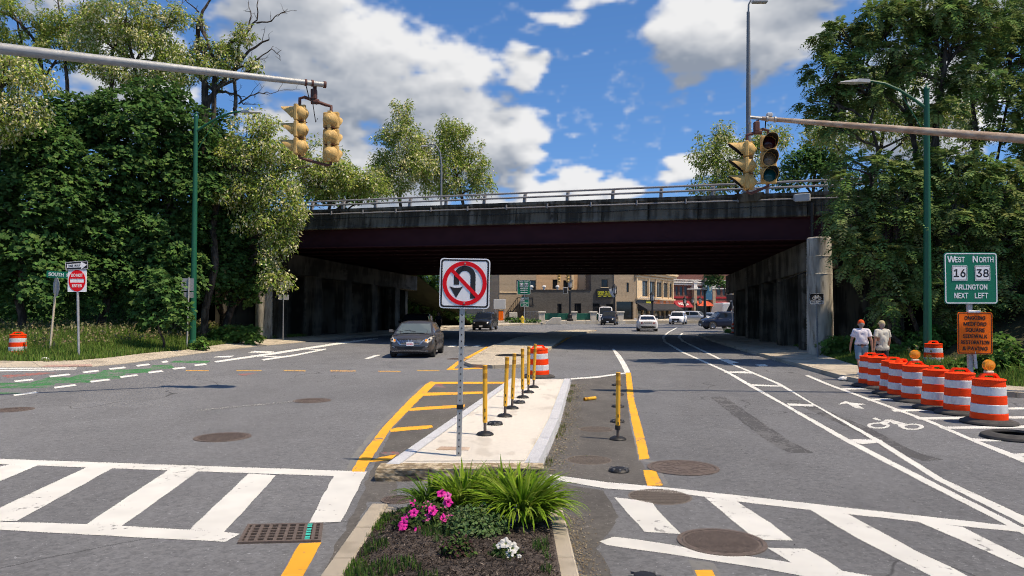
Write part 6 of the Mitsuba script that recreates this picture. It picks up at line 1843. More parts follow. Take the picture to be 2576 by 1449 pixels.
def joinc(parts):
    v, f, c, n = [], [], [], 0
    for a, b, d in parts:
        v.append(a); f.append(b + n); c.append(d); n += len(a)
    return (np.vstack(v), np.vstack(f)), np.vstack(c)


def tint(r, base, n, var=.25, hue=.12):
    """Each leaf its own shade of the kind's colour."""
    base = np.atleast_2d(base)
    b = base[r.integers(0, len(base), n)]
    return np.clip(b * r.uniform(1 - var, 1 + var, (n, 1)) * (1 + r.uniform(-hue, hue, (n, 3))), 0, 1)


def blob(spec, d):
    x, y, rx, ry = spec[:4]
    dd = d + (spec[4] if len(spec) > 4 else 0)
    c = at(x, y, dd)
    return c, A_(rx * dd / F, (rx + ry) / 2 * dd / F * .9, ry * dd / F)


def clump_points(r, c, rad, spacing, hole=.42, shell=.72):
    area = 4 * math.pi * ((rad[0] * rad[1]) ** 1.6 / 3 + (rad[0] * rad[2]) ** 1.6 / 3 + (rad[1] * rad[2]) ** 1.6 / 3) ** (1 / 1.6)
    n = max(6, int(area / spacing ** 2 * 1.25))
    i = np.arange(n) + .5
    ph, th = np.arccos(1 - 2 * i / n), math.pi * (1 + 5 ** .5) * i
    u = np.c_[np.cos(th) * np.sin(ph), np.sin(th) * np.sin(ph), np.cos(ph)] + r.normal(0, .10, (n, 3))
    u = nrm(u)
    k = r.uniform(shell, 1.06, (n, 1))
    q = c + u * rad * k
    keep = (meshkit.fbm(q * .75 / max(spacing, .5), 3, seed=int(r.integers(99))) > hole) & ~((u[:, 2] < -.55) & (r.uniform(0, 1, n) < .5))
    return q[keep], nrm(u / rad)[keep]


MAPLE_G = [(.082, .168, .046), (.105, .200, .056), (.130, .230, .062), (.066, .140, .044)]
WEED = [(.12, .23, .05), (.15, .27, .06), (.09, .18, .045)]
LOCUST_G = [(.27, .36, .065), (.33, .42, .085), (.21, .29, .055), (.42, .46, .12)]
LOCUST_W = [(.82, .77, .46), (.76, .70, .38), (.85, .82, .58)]
AIL_G = [(.17, .26, .075), (.225, .31, .095), (.13, .21, .065), (.29, .36, .13)]


def crown(kind, r, blobs, size=1.0, dens=1.0, spacing=None, flowers=.34, colors=None, hole=None):
    leaf, flow, tips = [], [], []
    for c, rad in blobs:
        if kind == 'maple':
            sp_ = spacing or .95
            q, u = clump_points(r, c, rad, sp_, .43 if hole is None else hole, .80)
            q2, u2 = clump_points(r, c, rad * .62, sp_ * 1.0, .22)
            q, u = np.vstack([q, q2]), np.vstack([u, u2])
            n = int(44 * dens * (sp_ / .95) ** 2 / size ** 2)
            ax = nrm(.70 * u + A_(0, 0, .95))
            P = np.repeat(q, n, 0); A = np.repeat(ax, n, 0)
            m = len(P)
            o = r.normal(0, 1, (m, 3)); o = nrm(o) * r.uniform(0, 1, (m, 1)) ** .5 * sp_ * .62
            h = np.sum(o * A, 1, keepdims=True)
            o = o - A * h * .68
            o -= A * (np.sum(o * o, 1, keepdims=True) / (sp_ * .62)) * .45
            N = nrm(A + r.normal(0, .38, (m, 3)))
            U = o + r.normal(0, .15, (m, 3)) + A_(0, 0, -.12)
            leaf.append(cards(MAPLE if size < 1.3 else KITE, P + o, N, U, r.uniform(.15, .27, m) * size, tint(r, colors or MAPLE_G, m)))
        elif kind == 'locust':
            sp_ = spacing or .75
            q, u = clump_points(r, c, rad, sp_, .40 if hole is None else hole, .45)
            n = int(72 * dens * (sp_ / .75) ** 2 / size ** 2)
            P = np.repeat(q, n, 0); A = np.repeat(u, n, 0)
            m = len(P)
            o = nrm(r.normal(0, 1, (m, 3))) * r.uniform(0, 1, (m, 1)) ** .6 * sp_ * .60 * A_(1, 1, 1.15)
            N = nrm(r.normal(0, .6, (m, 3)) + A * .5 + A_(0, 0, .7))
            U = nrm(o) * .5 + A_(0, 0, -.75) + r.normal(0, .35, (m, 3))
            fl = r.uniform(0, 1, m) < .75 * flowers * np.repeat(r.uniform(.3, 1.7, (len(q), 1)), n, 0)[:, 0]
            leaf.append(cards(SLIM, (P + o)[~fl], N[~fl], U[~fl], r.uniform(.14, .29, (~fl).sum()) * size, tint(r, colors or LOCUST_G, (~fl).sum())))
            k = fl.sum()
            if k: flow.append(cards(KITE, (P + o)[fl] + A_(0, 0, -.05), nrm(r.normal(0, 1, (k, 3))), A_(0, 0, -1) + r.normal(0, .3, (k, 3)), r.uniform(.10, .19, k) * size, tint(r, LOCUST_W, k, .15, .04)))
        else:                                                     # long compound leaves that hang from the twig ends
            sp_ = spacing or .62
            q, u = clump_points(r, c, rad, sp_, .44 if hole is None else hole, .55)
            n = max(2, int(7 * dens))
            P = np.repeat(q, n, 0); A = np.repeat(u, n, 0)
            m = len(P)
            D = nrm(A * A_(1, 1, .35) * .55 + nrm(r.normal(0, 1, (m, 3))) * .8 + A_(0, 0, .12))
            Ln = r.uniform(.36, .80, m) * size
            col = tint(r, colors or AIL_G, m, .28)
            for t in np.linspace(.18, 1.0, 8):
                c0 = P + D * (Ln * t)[:, None] + A_(0, 0, -1) * (Ln * .55 * t * t)[:, None]
                tan = nrm(D + A_(0, 0, -1) * (1.1 * t))
                side = nrm(np.cross(tan, A_(0, 0, 1)))
                up = np.cross(side, tan)
                for s in (-1, 1):
                    w = np.sin(math.pi * min(.93, t * .8 + .16))
                    leaf.append(cards(SLIM, c0, up + r.normal(0, .18, (m, 3)), side * s + tan * .45 + A_(0, 0, -.28), .23 * size * w * r.uniform(.8, 1.15, m), col * r.uniform(.85, 1.15, (m, 1))))
        tips.append(q[r.permutation(len(q))[:9]])
    return leaf, flow, tips


def limb(a, b, r0, r1, r, sag=.15, n=7, side=6):
    a, b = A_(*a), A_(*b)
    L = np.linalg.norm(b - a)
    t = np.linspace(0, 1, n)[:, None]
    w = np.cumsum(r.normal(0, .05 * L, (n, 3)), 0) * np.sin(t * math.pi) * .6
    p = a + (b - a) * t + w + A_(0, 0, sag * L) * np.sin(t * math.pi)
    return tube(p, np.linspace(r0, r1, n), side, caps=False), p


def tree(name, label, kind, d, specs, base, seed, group=None, trunk=.22, bare=(), base_d=None, **kw):
    """specs: foliage masses (x, y, half width, half height[, further away]) at the distance d; base: foot of the trunk (x in the photograph)."""
    r = np.random.default_rng(seed)
    blobs = [blob(s, d) for s in specs]
    k = thing(name, label, 'tree', group)
    f0 = A_(at(base, 776, base_d or d)[0], base_d or d, 0)
    leaf, flow, tips = crown(kind, r, blobs, **kw)
    ms = []
    if not len(bare) or True:
        top = np.mean([b[0] for b in blobs], 0)
        top = A_(top[0] * .7 + f0[0] * .3, top[1] * .7 + f0[1] * .3, min(b[0][2] for b in blobs) * .5 + top[2] * .5)
        m, p = limb(f0, top, trunk, trunk * .55, r, 0, 9, 9)
        ms.append(m)
        for (c, rad), q in zip(blobs, tips):
            j = p[min(8, max(2, int(np.argmin(np.abs(p[:, 2] - (c[2] - np.linalg.norm(c[:2] - top[:2]) * .6))))))]
            m, lp = limb(j, c, trunk * .45, .05, r, .05)
            ms.append(m)
            for e in q: ms.append(limb(lp[r.integers(3, 7)], e, .04, .012, r, .06, 5, 4)[0])
    put('trunk', cat(*ms), 'bark', k, smooth=50)
    for pl in bare:                                              # branches drawn from the photograph at their own distance
        p = [A_(*at(x, y, d + z)) for x, y, z in pl[1]]
        c = LineString(p) if False else None
        pts = [p[0]]
        for a, b in zip(p[:-1], p[1:]):
            for t in (.33, .66, 1): pts.append(a + (b - a) * t + r.normal(0, .03, 3) * (t < 1))
        bm = [tube(pts, np.linspace(pl[0], max(.012, pl[0] * .22), len(pts)), 7, caps=False)]
        for i in range(2, len(pts), 1):
            if r.uniform() < .62:
                tdir = nrm(pts[i] - pts[i - 1])
                e = pts[i] + (tdir * .5 + nrm(r.normal(0, 1, 3)) * .8 + A_(0, 0, .25)) * r.uniform(.3, .9)
                m, tp = limb(pts[i], e, .022, .007, r, .03, 5, 4)
                bm.append(m)
                bm.append(limb(tp[3], tp[3] + nrm(r.normal(0, 1, 3)) * .3 + A_(0, 0, .15), .012, .006, r, .03, 4, 4)[0])
        put('branch', cat(*bm), 'bark', k, smooth=50)
    m, c = joinc(leaf)
    put('crown', m, 'leaf', k, color=c, smooth=True)
    if flow:
        m, c = joinc(flow)
        put('blossom', m, 'petal', k, color=c, smooth=True, label='drooping cream blossom')
    return k


# left: dark maples, blossoming locusts behind and beside them
tree('maple_tree', 'dark dense maple at the far left edge behind the lone drum', 'maple', 36, [(70, 700, 140, 110), (50, 570, 130, 110), (10, 460, 130, 110), (-120, 560, 150, 220), (120, 470, 90, 90), (40, 370, 90, 70), (110, 360, 80, 66)], 60, 11, 'dark maples on the left')
tree('maple_tree', 'dark maple behind the do not enter sign', 'maple', 39, [(220, 680, 130, 110), (230, 550, 140, 110), (250, 420, 150, 110), (310, 310, 130, 90), (180, 300, 110, 80)], 230, 12, 'dark maples on the left')
tree('maple_tree', 'tall dark maple left of the green lamp post', 'maple', 40.5, [(400, 690, 120, 100), (400, 570, 130, 110), (390, 450, 130, 100), (440, 340, 110, 90), (400, 260, 90, 60), (490, 450, 90, 90)], 400, 13, 'dark maples on the left')
tree('maple_tree', 'dark maple right of the green lamp post, beside the bridge column', 'maple', 44, [(560, 660, 100, 110), (590, 570, 90, 90), (530, 540, 100, 90), (560, 420, 90, 90), (525, 350, 80, 80), (640, 690, 42, 70)], 560, 14, 'dark maples on the left')
tree('young_maple', 'low leafy maple shoots above the grass left of the green lamp post', 'maple', 34.5, [(405, 730, 52, 50), (430, 785, 55, 40), (372, 780, 40, 45)], 410, 15, trunk=.06, spacing=.55, hole=.3)
tree('locust_tree', 'pale blossoming locust hanging in from the left edge', 'locust', 33, [(30, 190, 100, 60), (70, 270, 62, 62), (10, 310, 66, 66), (-80, 240, 90, 110)], -60, 21, 'blossoming locusts on the left', flowers=.45)
tree('locust_tree', 'thin green locust in the upper left corner with open branches', 'locust', 47, [(50, 60, 100, 60), (170, 60, 80, 56), (150, 140, 90, 46), (40, 130, 90, 40), (-30, 20, 80, 60)], 130, 22, 'blossoming locusts on the left', flowers=.18, hole=.50,
     bare=[(.13, [(172, 260, 0), (165, 170, 0), (160, 90, 0), (150, 30, 0), (140, -30, 0)]), (.09, [(165, 130, 0), (190, 90, .3), (200, 40, .4), (215, -20, .5)]), (.07, [(52, 110, 0), (45, 60, 0), (25, 10, 0), (18, -30, .2)])])
tree('locust_tree', 'full yellowish blossoming locust rising behind the mast arm', 'locust', 45, [(310, 40, 115, 56), (255, 100, 85, 56), (370, 110, 85, 50), (310, 180, 95, 46), (430, 140, 40, 40), (415, 200, 66, 40), (440, 50, 35, 40)], 280, 23, 'blossoming locusts on the left', flowers=.5, hole=.40,
     bare=[(.14, [(280, 290, 0), (282, 130, 0), (300, 95, 0), (330, 60, 0)]), (.05, [(377, 105, 0), (395, 78, 0), (416, 48, .2), (448, 22, .4), (465, 2, .5)])])
tree('bare_branched_locust', 'half dead locust with bare dark branches against the clouds', 'locust', 42, [(505, 130, 28, 40), (535, 175, 48, 46), (575, 155, 44, 34), (612, 90, 26, 34), (640, 165, 20, 20), (500, 60, 14, 26), (560, 120, 30, 22), (470, 170, 36, 44)], 513, 24, flowers=.5, hole=.36, spacing=.5,
     bare=[(.24, [(513, 420, 0), (513, 283, 0), (515, 207, 0), (500, 157, 0), (498, 67, .2), (510, 27, .3), (533, -6, .4)]), (.2, [(515, 290, 0), (527, 247, .1), (550, 217, .2), (583, 180, .3), (627, 127, .4), (677, 100, .5)]), (.12, [(593, 290, .3), (593, 267, .3), (590, 200, .3), (600, 133, .3), (603, 110, .3), (623, 80, .4), (647, 50, .4), (650, -4, .5)]),
           (.07, [(587, 178, .3), (620, 158, .4), (650, 147, .5), (683, 123, .6), (704, 140, .6)]), (.05, [(645, 58, .4), (683, 53, .5), (700, 40, .6), (724, 22, .7)]), (.09, [(545, 225, .2), (567, 230, .2), (600, 240, .3), (612, 262, .3), (633, 262, .4)]), (.05, [(600, 262, .3), (630, 240, .3), (653, 233, .4), (680, 236, .4), (714, 226, .5)]), (.05, [(500, 30, .2), (490, 20, .2), (470, 5, .3), (463, -6, .3)]), (.06, [(623, 80, .4), (632, 40, .4), (625, 5, .5)])])
tree('locust_tree', 'blossoming locust that leans over the left end of the bridge', 'locust', 41, [(640, 330, 62, 46), (610, 395, 66, 56), (690, 395, 76, 50), (620, 480, 80, 52), (690, 480, 66, 50), (735, 540, 44, 50), (660, 560, 62, 40), (712, 600, 34, 36), (672, 640, 30, 40), (690, 705, 40, 36)], 560, 25, 'blossoming locusts on the left', flowers=.42, hole=.38, base_d=49,
     bare=[(.13, [(520, 400, 0), (600, 430, 0), (660, 440, 0), (730, 425, 0), (780, 418, .2)])])
tree('locust_tree', 'olive locust row behind the left bridge railing', 'locust', 66, [(830, 425, 76, 40), (765, 400, 60, 50), (885, 460, 60, 40), (800, 460, 80, 46), (930, 470, 46, 30)], 820, 26, 'locusts behind the bridge', size=1.5, spacing=1.1, flowers=.35)
tree('maple_tree', 'dark green tree low behind the left bridge railing', 'maple', 70, [(860, 478, 60, 34), (920, 490, 50, 26), (790, 490, 60, 30)], 860, 27, size=1.6, spacing=1.2)
tree('locust_tree', 'tall pale locust in the middle distance, left of a pair, with pointed top', 'locust', 86, [(1010, 290, 34, 36), (1022, 350, 62, 50), (1005, 420, 74, 52), (1060, 415, 40, 60), (985, 470, 56, 30), (960, 430, 34, 40), (975, 345, 30, 16)], 1030, 28, 'locusts behind the bridge', size=1.7, spacing=1.25, flowers=.5, trunk=.3, hole=.40)
tree('locust_tree', 'rounder greenish locust in the middle distance, right of a pair', 'locust', 88, [(1140, 335, 54, 36), (1125, 395, 56, 52), (1190, 405, 44, 50), (1210, 462, 36, 32), (1120, 465, 66, 36)], 1130, 29, 'locusts behind the bridge', size=1.7, spacing=1.25, flowers=.30, trunk=.3, hole=.40)
# right
tree('locust_tree', 'pale locust behind the right signal and the bridge railing', 'locust', 78, [(1800, 340, 56, 28), (1775, 400, 42, 44), (1835, 410, 56, 54), (1795, 458, 60, 36), (1890, 365, 50, 40), (1945, 350, 40, 30), (1900, 440, 50, 40)], 1820, 31, 'locusts behind the bridge', size=1.6, spacing=1.2, flowers=.35, hole=.42)
tree('maple_tree', 'dark maple right of the traffic signal behind the bridge railing', 'maple', 64, [(2015, 405, 50, 36), (2060, 425, 60, 50), (1990, 450, 46, 40), (2095, 390, 40, 36), (2050, 375, 30, 26), (2120, 460, 60, 40)], 2040, 32, size=1.3, spacing=1.1)
tree('locust_tree', 'sunlit pale locust seen through the branches on the right', 'locust', 56, [(2130, 340, 80, 52), (2200, 300, 76, 66), (2240, 200, 66, 60), (2330, 330, 70, 60), (2060, 340, 40, 30), (2400, 300, 60, 70)], 2220, 33, size=1.4, spacing=1.0, flowers=.4, hole=.44)
TR = 'tall trees with long feathery leaves on the right'
tree('feathery_tree', 'tall feathery-leaved tree whose crown hangs towards the bridge', 'ail', 27, [(2140, 100, 88, 46), (2235, 55, 100, 50), (2100, 185, 72, 50), (2085, 262, 56, 50), (2170, 230, 80, 44), (2110, 325, 46, 36), (2270, 140, 70, 40)], 2315, 34, TR, trunk=.08, dens=1.15, spacing=.54,
     bare=[(.14, [(2335, 700, 0), (2325, 480, 0), (2308, 410, 0), (2297, 350, 0), (2270, 215, 0), (2247, 143, 0), (2225, 90, .2)]), (.07, [(2262, 180, 0), (2290, 150, .1), (2330, 110, .2), (2370, 100, .3)]), (.07, [(2290, 300, 0), (2240, 250, -.2), (2190, 225, -.3), (2130, 200, -.4)])])
tree('feathery_tree', 'tall feathery-leaved tree with dark trunk behind the right mast arm', 'ail', 26.6, [(2340, 35, 100, 52), (2440, 50, 100, 60), (2330, 190, 56, 36), (2440, 200, 70, 46), (2390, 120, 60, 30), (2360, 290, 66, 46)], 2350, 35, TR, trunk=.08, dens=1.15, spacing=.54,
     bare=[(.14, [(2370, 700, 0), (2352, 400, 0), (2356, 300, 0), (2372, 200, 0), (2380, 110, 0), (2382, 50, 0), (2375, -20, 0)]), (.09, [(2376, 150, 0), (2400, 110, .2), (2430, 80, .3), (2470, 60, .4)])])
tree('feathery_tree', 'feathery-leaved tree at the upper right edge of the picture', 'ail', 28, [(2540, 120, 80, 70), (2550, 250, 70, 60), (2600, 30, 90, 60), (2500, 330, 60, 40), (2640, 300, 60, 160)], 2460, 36, TR, trunk=.08, dens=1.15, spacing=.54,
     bare=[(.12, [(2470, 700, 0), (2452, 400, 0), (2455, 325, 0), (2440, 200, 0), (2436, 110, 0), (2420, 40, 0)]), (.08, [(2450, 260, 0), (2490, 200, .1), (2530, 170, .2), (2570, 160, .3)])])
tree('feathery_tree', 'lower feathery foliage that covers the right end of the bridge', 'ail', 26.6, [(2190, 440, 96, 56), (2150, 530, 72, 60), (2260, 540, 100, 70), (2180, 640, 62, 60), (2280, 660, 80, 70), (2250, 760, 62, 50), (2300, 440, 70, 60), (2140, 600, 36, 40)], 2290, 37, TR, trunk=.10, dens=1.1, spacing=.58)
tree('feathery_tree', 'lower feathery foliage behind the green guide sign at the right edge', 'ail', 26.2, [(2410, 430, 90, 66), (2530, 470, 90, 70), (2390, 550, 90, 76), (2520, 600, 90, 80), (2370, 690, 80, 80), (2560, 740, 70, 90), (2650, 560, 80, 160), (2440, 760, 70, 60)], 2450, 38, TR, trunk=.10, dens=1.1, spacing=.58)
tree('roadside_tree', 'bright green tree seen through the bridge opening on the left', 'ail', 84, [(1075, 720, 34, 34), (1100, 740, 40, 40), (1060, 770, 36, 40), (1050, 690, 50, 50), (1150, 690, 70, 60), (1040, 640, 60, 60), (1120, 780, 46, 24)], 1070, 39, size=1.6, spacing=1.0, colors=WEED)
tree('roadside_tree', 'leafy branch hanging below the bridge edge near the white capitals', 'maple', 88, [(1800, 700, 26, 10), (1786, 712, 12, 12), (1815, 712, 14, 8), (1790, 660, 60, 40)], 1850, 40, size=1.3, spacing=.8, trunk=.1)


def bush(name, label, d, specs, seed, kind='maple', colors=None, z=None, **kw):
    r = np.random.default_rng(seed)
    k = thing(name, label, 'bush')
    blobs = [blob(s, d) for s in specs]
    leaf, flow, tips = crown(kind, r, blobs, colors=colors, **kw)
    ms = []
    for (c, rad), q in zip(blobs, tips):
        for e in q[:6]: ms.append(limb((c[0] + r.normal(0, .1), c[1], .05), e, .022, .008, r, .02, 4, 4)[0])
    put('stem', cat(*ms), 'bark', k)
    m, c = joinc(leaf)
    put('foliage', m, 'leaf', k, color=c, smooth=True)


bush('bush', 'leafy green bush at the foot of the left bridge column', 42, [(590, 838, 46, 24), (630, 840, 34, 24), (555, 848, 40, 20)], 51, colors=WEED, spacing=.42, size=.7)
bush('bush', 'small weedy bush hiding the foot of the left green lamp post', 36, [(492, 872, 22, 16), (508, 862, 16, 16)], 52, colors=WEED, spacing=.35, size=.6)
bush('bush', 'leafy bush left of the guide sign post behind the drums', 26.5, [(2300, 870, 46, 44), (2250, 895, 36, 30), (2400, 880, 46, 50), (2350, 850, 40, 40)], 53, colors=WEED, spacing=.42, size=.62)
bush('bush', 'pale leaved bush behind the nearest drum at the right edge', 21.0, [(2500, 890, 56, 60), (2560, 920, 46, 40), (2440, 930, 44, 30)], 54, colors=WEED, spacing=.42, size=.62)
bush('bush', 'dark bush at the foot of the pale right bridge column', 31, [(2110, 870, 46, 26), (2160, 880, 50, 34), (2220, 860, 50, 56)], 55, colors=WEED, spacing=.5, size=.8)
bush('bush', 'green shrubs around the yellow hydrant beyond the bridge', 98, [(1292, 805, 24, 9), (1340, 808, 18, 6), (1312, 806, 16, 7)], 56, colors=WEED, spacing=.6, size=1.3)
bush('bush', 'tall green shrubs left of the far sidewalk beyond the bridge', 88, [(1150, 806, 30, 16), (1190, 806, 30, 17), (1120, 806, 20, 14), (1090, 800, 16, 20)], 57, colors=WEED, spacing=.7, size=1.4)
bush('bush', 'small green shrub before the navy vehicle at the right end of the passage', 60, [(1834, 836, 10, 16)], 58, colors=WEED, spacing=.4, size=.8)


# undergrowth on the embankments, a mass nobody could count
def undergrowth(label, side, n, seed, cols, amin=0, amax=40):
    r = np.random.default_rng(seed)
    a = r.uniform(amin, amax, n)
    aa = (-6.6 - a) if side == 0 else (35.8 + a)
    o = r.uniform(-1, 9, n)
    base = bp(aa[:, None], 0) + OUT * o[:, None]
    zz = zb(aa, 0) + .3
    z = np.interp(o, [.6, 3.5, 6.5, 9], [1, .75, .28, 0]) * zz + r.uniform(0, 1.6, n) ** 1.5
    P = np.c_[base, z]
    m = cards(SLIM, P, nrm(r.normal(0, .5, (n, 3)) + A_(0, -.4, .8)), r.normal(0, 1, (n, 3)) + A_(0, 0, -.3), r.uniform(.18, .42, n), tint(r, cols, n))
    k = thing('undergrowth', label, 'undergrowth', kind='stuff')
    put(k, m[:2], 'leaf', color=m[2], smooth=True)


undergrowth('dark leafy undergrowth covering the right embankment', 0, 42000, 61, MAPLE_G)
undergrowth('dark leafy undergrowth covering the left embankment', 1, 60000, 62, MAPLE_G, 0, 50)


r9 = np.random.default_rng(63)
n9 = 16000
a9, o9 = r9.uniform(40, 64, n9), r9.uniform(.5, 14, n9)
P9 = np.c_[bp(a9[:, None], 1) - OUT * o9[:, None], np.interp(o9, [.6, 9, 14], [5.5, 2.5, 0]) + r9.uniform(0, 1.8, n9) ** 1.4]
m9 = cards(SLIM, P9, nrm(r9.normal(0, .5, (n9, 3)) + A_(0, -.4, .8)), r9.normal(0, 1, (n9, 3)) + A_(0, 0, -.3), r9.uniform(.3, .6, n9), tint(r9, MAPLE_G, n9))
k = thing('undergrowth', 'green undergrowth on the far side of the left embankment', 'undergrowth', kind='stuff')
put(k, m9[:2], 'leaf', color=m9[2], smooth=True)


# ---------------------------------------------------------------- grass
def grass(label, poly, n, hfun, seed, cols, seedheads=0.0, w=.010, name='grass', z=.12, zf=None):
    r = np.random.default_rng(seed)
    x0, y0, x1, y1 = poly.bounds
    import shapely
    pts = np.empty((0, 2))
    while len(pts) < n:
        q = np.c_[r.uniform(x0, x1, n), r.uniform(y0, y1, n)]
        q = q[shapely.contains_xy(poly, q[:, 0], q[:, 1])]
        pts = np.vstack([pts, q])
    pts = pts[:n]
    h, keep = hfun(pts, r)
    pts, h = pts[keep], h[keep]
    n = len(pts)
    b = np.c_[pts, np.full(n, z) if zf is None else zf(pts)]
    an = r.uniform(0, 6.28, n)
    s = np.c_[np.cos(an), np.sin(an), np.zeros(n)] * (w * r.uniform(.7, 1.5, n))[:, None]
    ld = np.c_[np.cos(an + 1.5), np.sin(an + 1.5), np.zeros(n)] * (h * r.uniform(.1, .45, n))[:, None]
    m_ = b + ld * .35 + A_(0, 0, 1) * (h * .62)[:, None]
    t_ = b + ld + A_(0, 0, 1) * h[:, None]
    v = np.stack([b - s, b + s, m_ + s * .7, m_ - s * .7, t_], 1).reshape(-1, 3)
    i = (np.arange(n) * 5)[:, None]
    f = np.vstack([i + [0, 1, 2], i + [0, 2, 3], i + [3, 2, 4]])
    c = np.repeat(tint(r, cols, n, .3), 5, 0)
    parts = [(v, f, c)]
    if seedheads:
        k = np.where((r.uniform(0, 1, n) < seedheads) & (h > .5))[0]
        for j in range(3):
            P = t_[k] + r.normal(0, .02, (len(k), 3)) + A_(0, 0, -.05 * j + .04)
            parts.append(cards(KITE, P, nrm(r.normal(0, 1, (len(k), 3))), A_(0, 0, 1) + r.normal(0, .4, (len(k), 3)), r.uniform(.07, .15, len(k)), tint(r, [(.34, .29, .17), (.27, .25, .13), (.22, .22, .10)], len(k))))
    m, c = joinc(parts)
    kk = thing(name, label, 'grass', kind='stuff')
    put(kk, m, 'leaf', color=c, smooth=True)


LIN = LineString(left_in)
import shapely as _sh


def hl_(p, r):
    d = _sh.distance(LIN, _sh.points(p))
    tall = np.clip((d - .9) / 3.0, 0, 1)
    h = (.10 + .16 * r.uniform(0, 1, len(p)) + tall * (.55 + .45 * r.uniform(0, 1, len(p)))) * (.75 + .5 * meshkit.fbm(np.c_[p * .8, p[:, :1] * 0], 3))
    return h, d > .02


GR = [(.15, .26, .05), (.19, .30, .06), (.115, .20, .04), (.22, .28, .08)]
vg = Polygon(left_in[:-2] + [(-17, 52), (-22, 51), (-34, 46)]).buffer(0)
grass('unmown grass and weeds with beige seed heads on the left verge', vg, 110000, hl_, 71, GR, .045)
RIN = LineString(right_in)


def hr_(p, r):
    d = _sh.distance(RIN, _sh.points(p))
    return (.08 + .45 * np.clip(d / 1.5, 0, 1) * r.uniform(.3, 1, len(p))) * (.6 + .8 * meshkit.fbm(np.c_[p * 1.1, p[:, :1] * 0], 3)), d > .02


vr = Polygon(right_in[:-4] + [(17.5, 42), (17, 30), (16.5, 20), (26, 14)]).buffer(0)
grass('grass and weeds in tree shade along the right sidewalk', vr, 46000, hr_, 72, GR, .05)
eg = Polygon([(BX0 + .16, BY0), (BX0 + .30, BY0), (BX0 + .34, BY1 - .3), (BX0 + .17, BY1 - .2)])
grass('thin fringe of grass along the left kerb of the planting bed', eg, 1700, lambda p, r: (r.uniform(.015, .05, len(p)), meshkit.fbm(np.c_[p * 5, p[:, :1] * 0], 3) > .50), 73, [(.11, .21, .03), (.08, .16, .03)], w=.0035, z=.115)
tb = Polygon([(BX0 + .2, BY0), (BX1 - .2, BY0), (BX1 - .2, BY1 - .4), (BX0 + .2, BY1 - .3)])
grass('small green weed sprigs coming up through the mulch', tb, 9000, lambda p, r: (r.uniform(.02, .075, len(p)), (meshkit.fbm(np.c_[p * 3.3 + 9, p[:, :1] * 0], 3) > .50 + .16 * np.clip((p[:, 0] + .9) / .6, 0, 1))), 74, [(.09, .15, .04), (.07, .13, .035)], w=.005, name='weed_sprigs', zf=lambda p: .105 + .10 * np.clip(1 - ((p[:, 0] + .35) / .85) ** 4, 0, 1) * np.clip((BY1 - p[:, 1]) / .5, 0, 1))
ke = LineString([(x + .05, y) for x, y in isl_r]).buffer(.07)
grass('sparse weeds growing in the gutter along the right island kerb', ke, 1300, lambda p, r: (r.uniform(.02, .08, len(p)), meshkit.fbm(np.c_[p * 2.2, p[:, :1] * 0], 3) > .56), 75, [(.12, .16, .04), (.2, .18, .08)], w=.004, z=0.0)


# ---------------------------------------------------------------- the planting bed
def blades(label, c, rad, n, L, seed, cols, name='daylily', wid=.0105, up=1.0):
    """A clump of long arching leaves."""
    r = np.random.default_rng(seed)
    an = r.uniform(0, 2 * math.pi, n)
    q = r.uniform(0, 1, n) ** .6
    b = A_(*c) + np.c_[np.cos(an) * q * rad * .45, np.sin(an) * q * rad * .45, np.zeros(n)]
    out = np.c_[np.cos(an), np.sin(an), np.zeros(n)] + r.normal(0, .35, (n, 3)) * A_(1, 1, 0)
    out = nrm(out)
    l = L * r.uniform(.65, 1.15, n)
    inc = (.35 + .95 * q * r.uniform(.6, 1.1, n)) / up
    S = 8
    t = np.linspace(0, 1, S)
    ang = math.pi / 2 - inc[:, None] * (.22 + 1.75 * t[None] ** 1.35)
    st_ = l[:, None] / (S - 1)
    x = np.cumsum(np.cos(ang) * st_, 1) - np.cos(ang[:, :1]) * st_
    z = np.cumsum(np.sin(ang) * st_, 1) - np.sin(ang[:, :1]) * st_
    ctr = b[:, None] + out[:, None] * x[..., None] + A_(0, 0, 1) * z[..., None]
    side = np.c_[-out[:, 1], out[:, 0], np.zeros(n)] + r.normal(0, .2, (n, 3))
    w = wid * r.uniform(.7, 1.3, n)[:, None] * np.clip(np.minimum(.55 + 2 * t, (1.02 - t) * 3.2), .04, 1)[None]
    l_ = ctr - side[:, None] * w[..., None]
    r_ = ctr + side[:, None] * w[..., None]
    mid = ctr + A_(0, 0, -.35) * w[..., None]
    v = np.stack([l_, mid, r_], 2).reshape(-1, 3)
    f = []
    base = (np.arange(n) * S * 3)[:, None]
    for s in range(S - 1):
        for k in (0, 1):
            a, bb, cc, dd = s * 3 + k, s * 3 + k + 1, s * 3 + 4 + k, s * 3 + 3 + k
            f += [base + [a, bb, cc], base + [a, cc, dd]]
    k = thing(name, label, 'plant')
    put('leaves', (v, np.vstack(f)), 'leaf', k, color=np.repeat(tint(r, cols, n, .25, .08), S * 3, 0), smooth=True)
    put('crown_base', mv(lathe([(0, -.06), (rad * .25, -.06), (rad * .2, .0), (0, .02)], 14), *c), 'mulch', k)
    return k


LILY = [(.17, .29, .02), (.21, .34, .03), (.13, .23, .02), (.26, .36, .06)]
def gb(x, y, z=.17): return G(x, y, z)
blades('big bright green clump of long arching leaves on the right of the bed', gb(1312, 1318, .13), .42, 760, .56, 81, LILY)
blades('bright green clump of long upright leaves at the back of the bed', gb(1168, 1286, .13), .32, 320, .47, 82, LILY, up=1.25)
blades('long-leaved clump right at the back edge of the bed', gb(1268, 1283, .13), .32, 300, .50, 85, LILY, up=1.2)
blades('small dark long-leaved clump behind the pink flowers', gb(1082, 1285, .13), .26, 130, .38, 83, [(.07, .15, .02), (.10, .19, .03)], wid=.009)


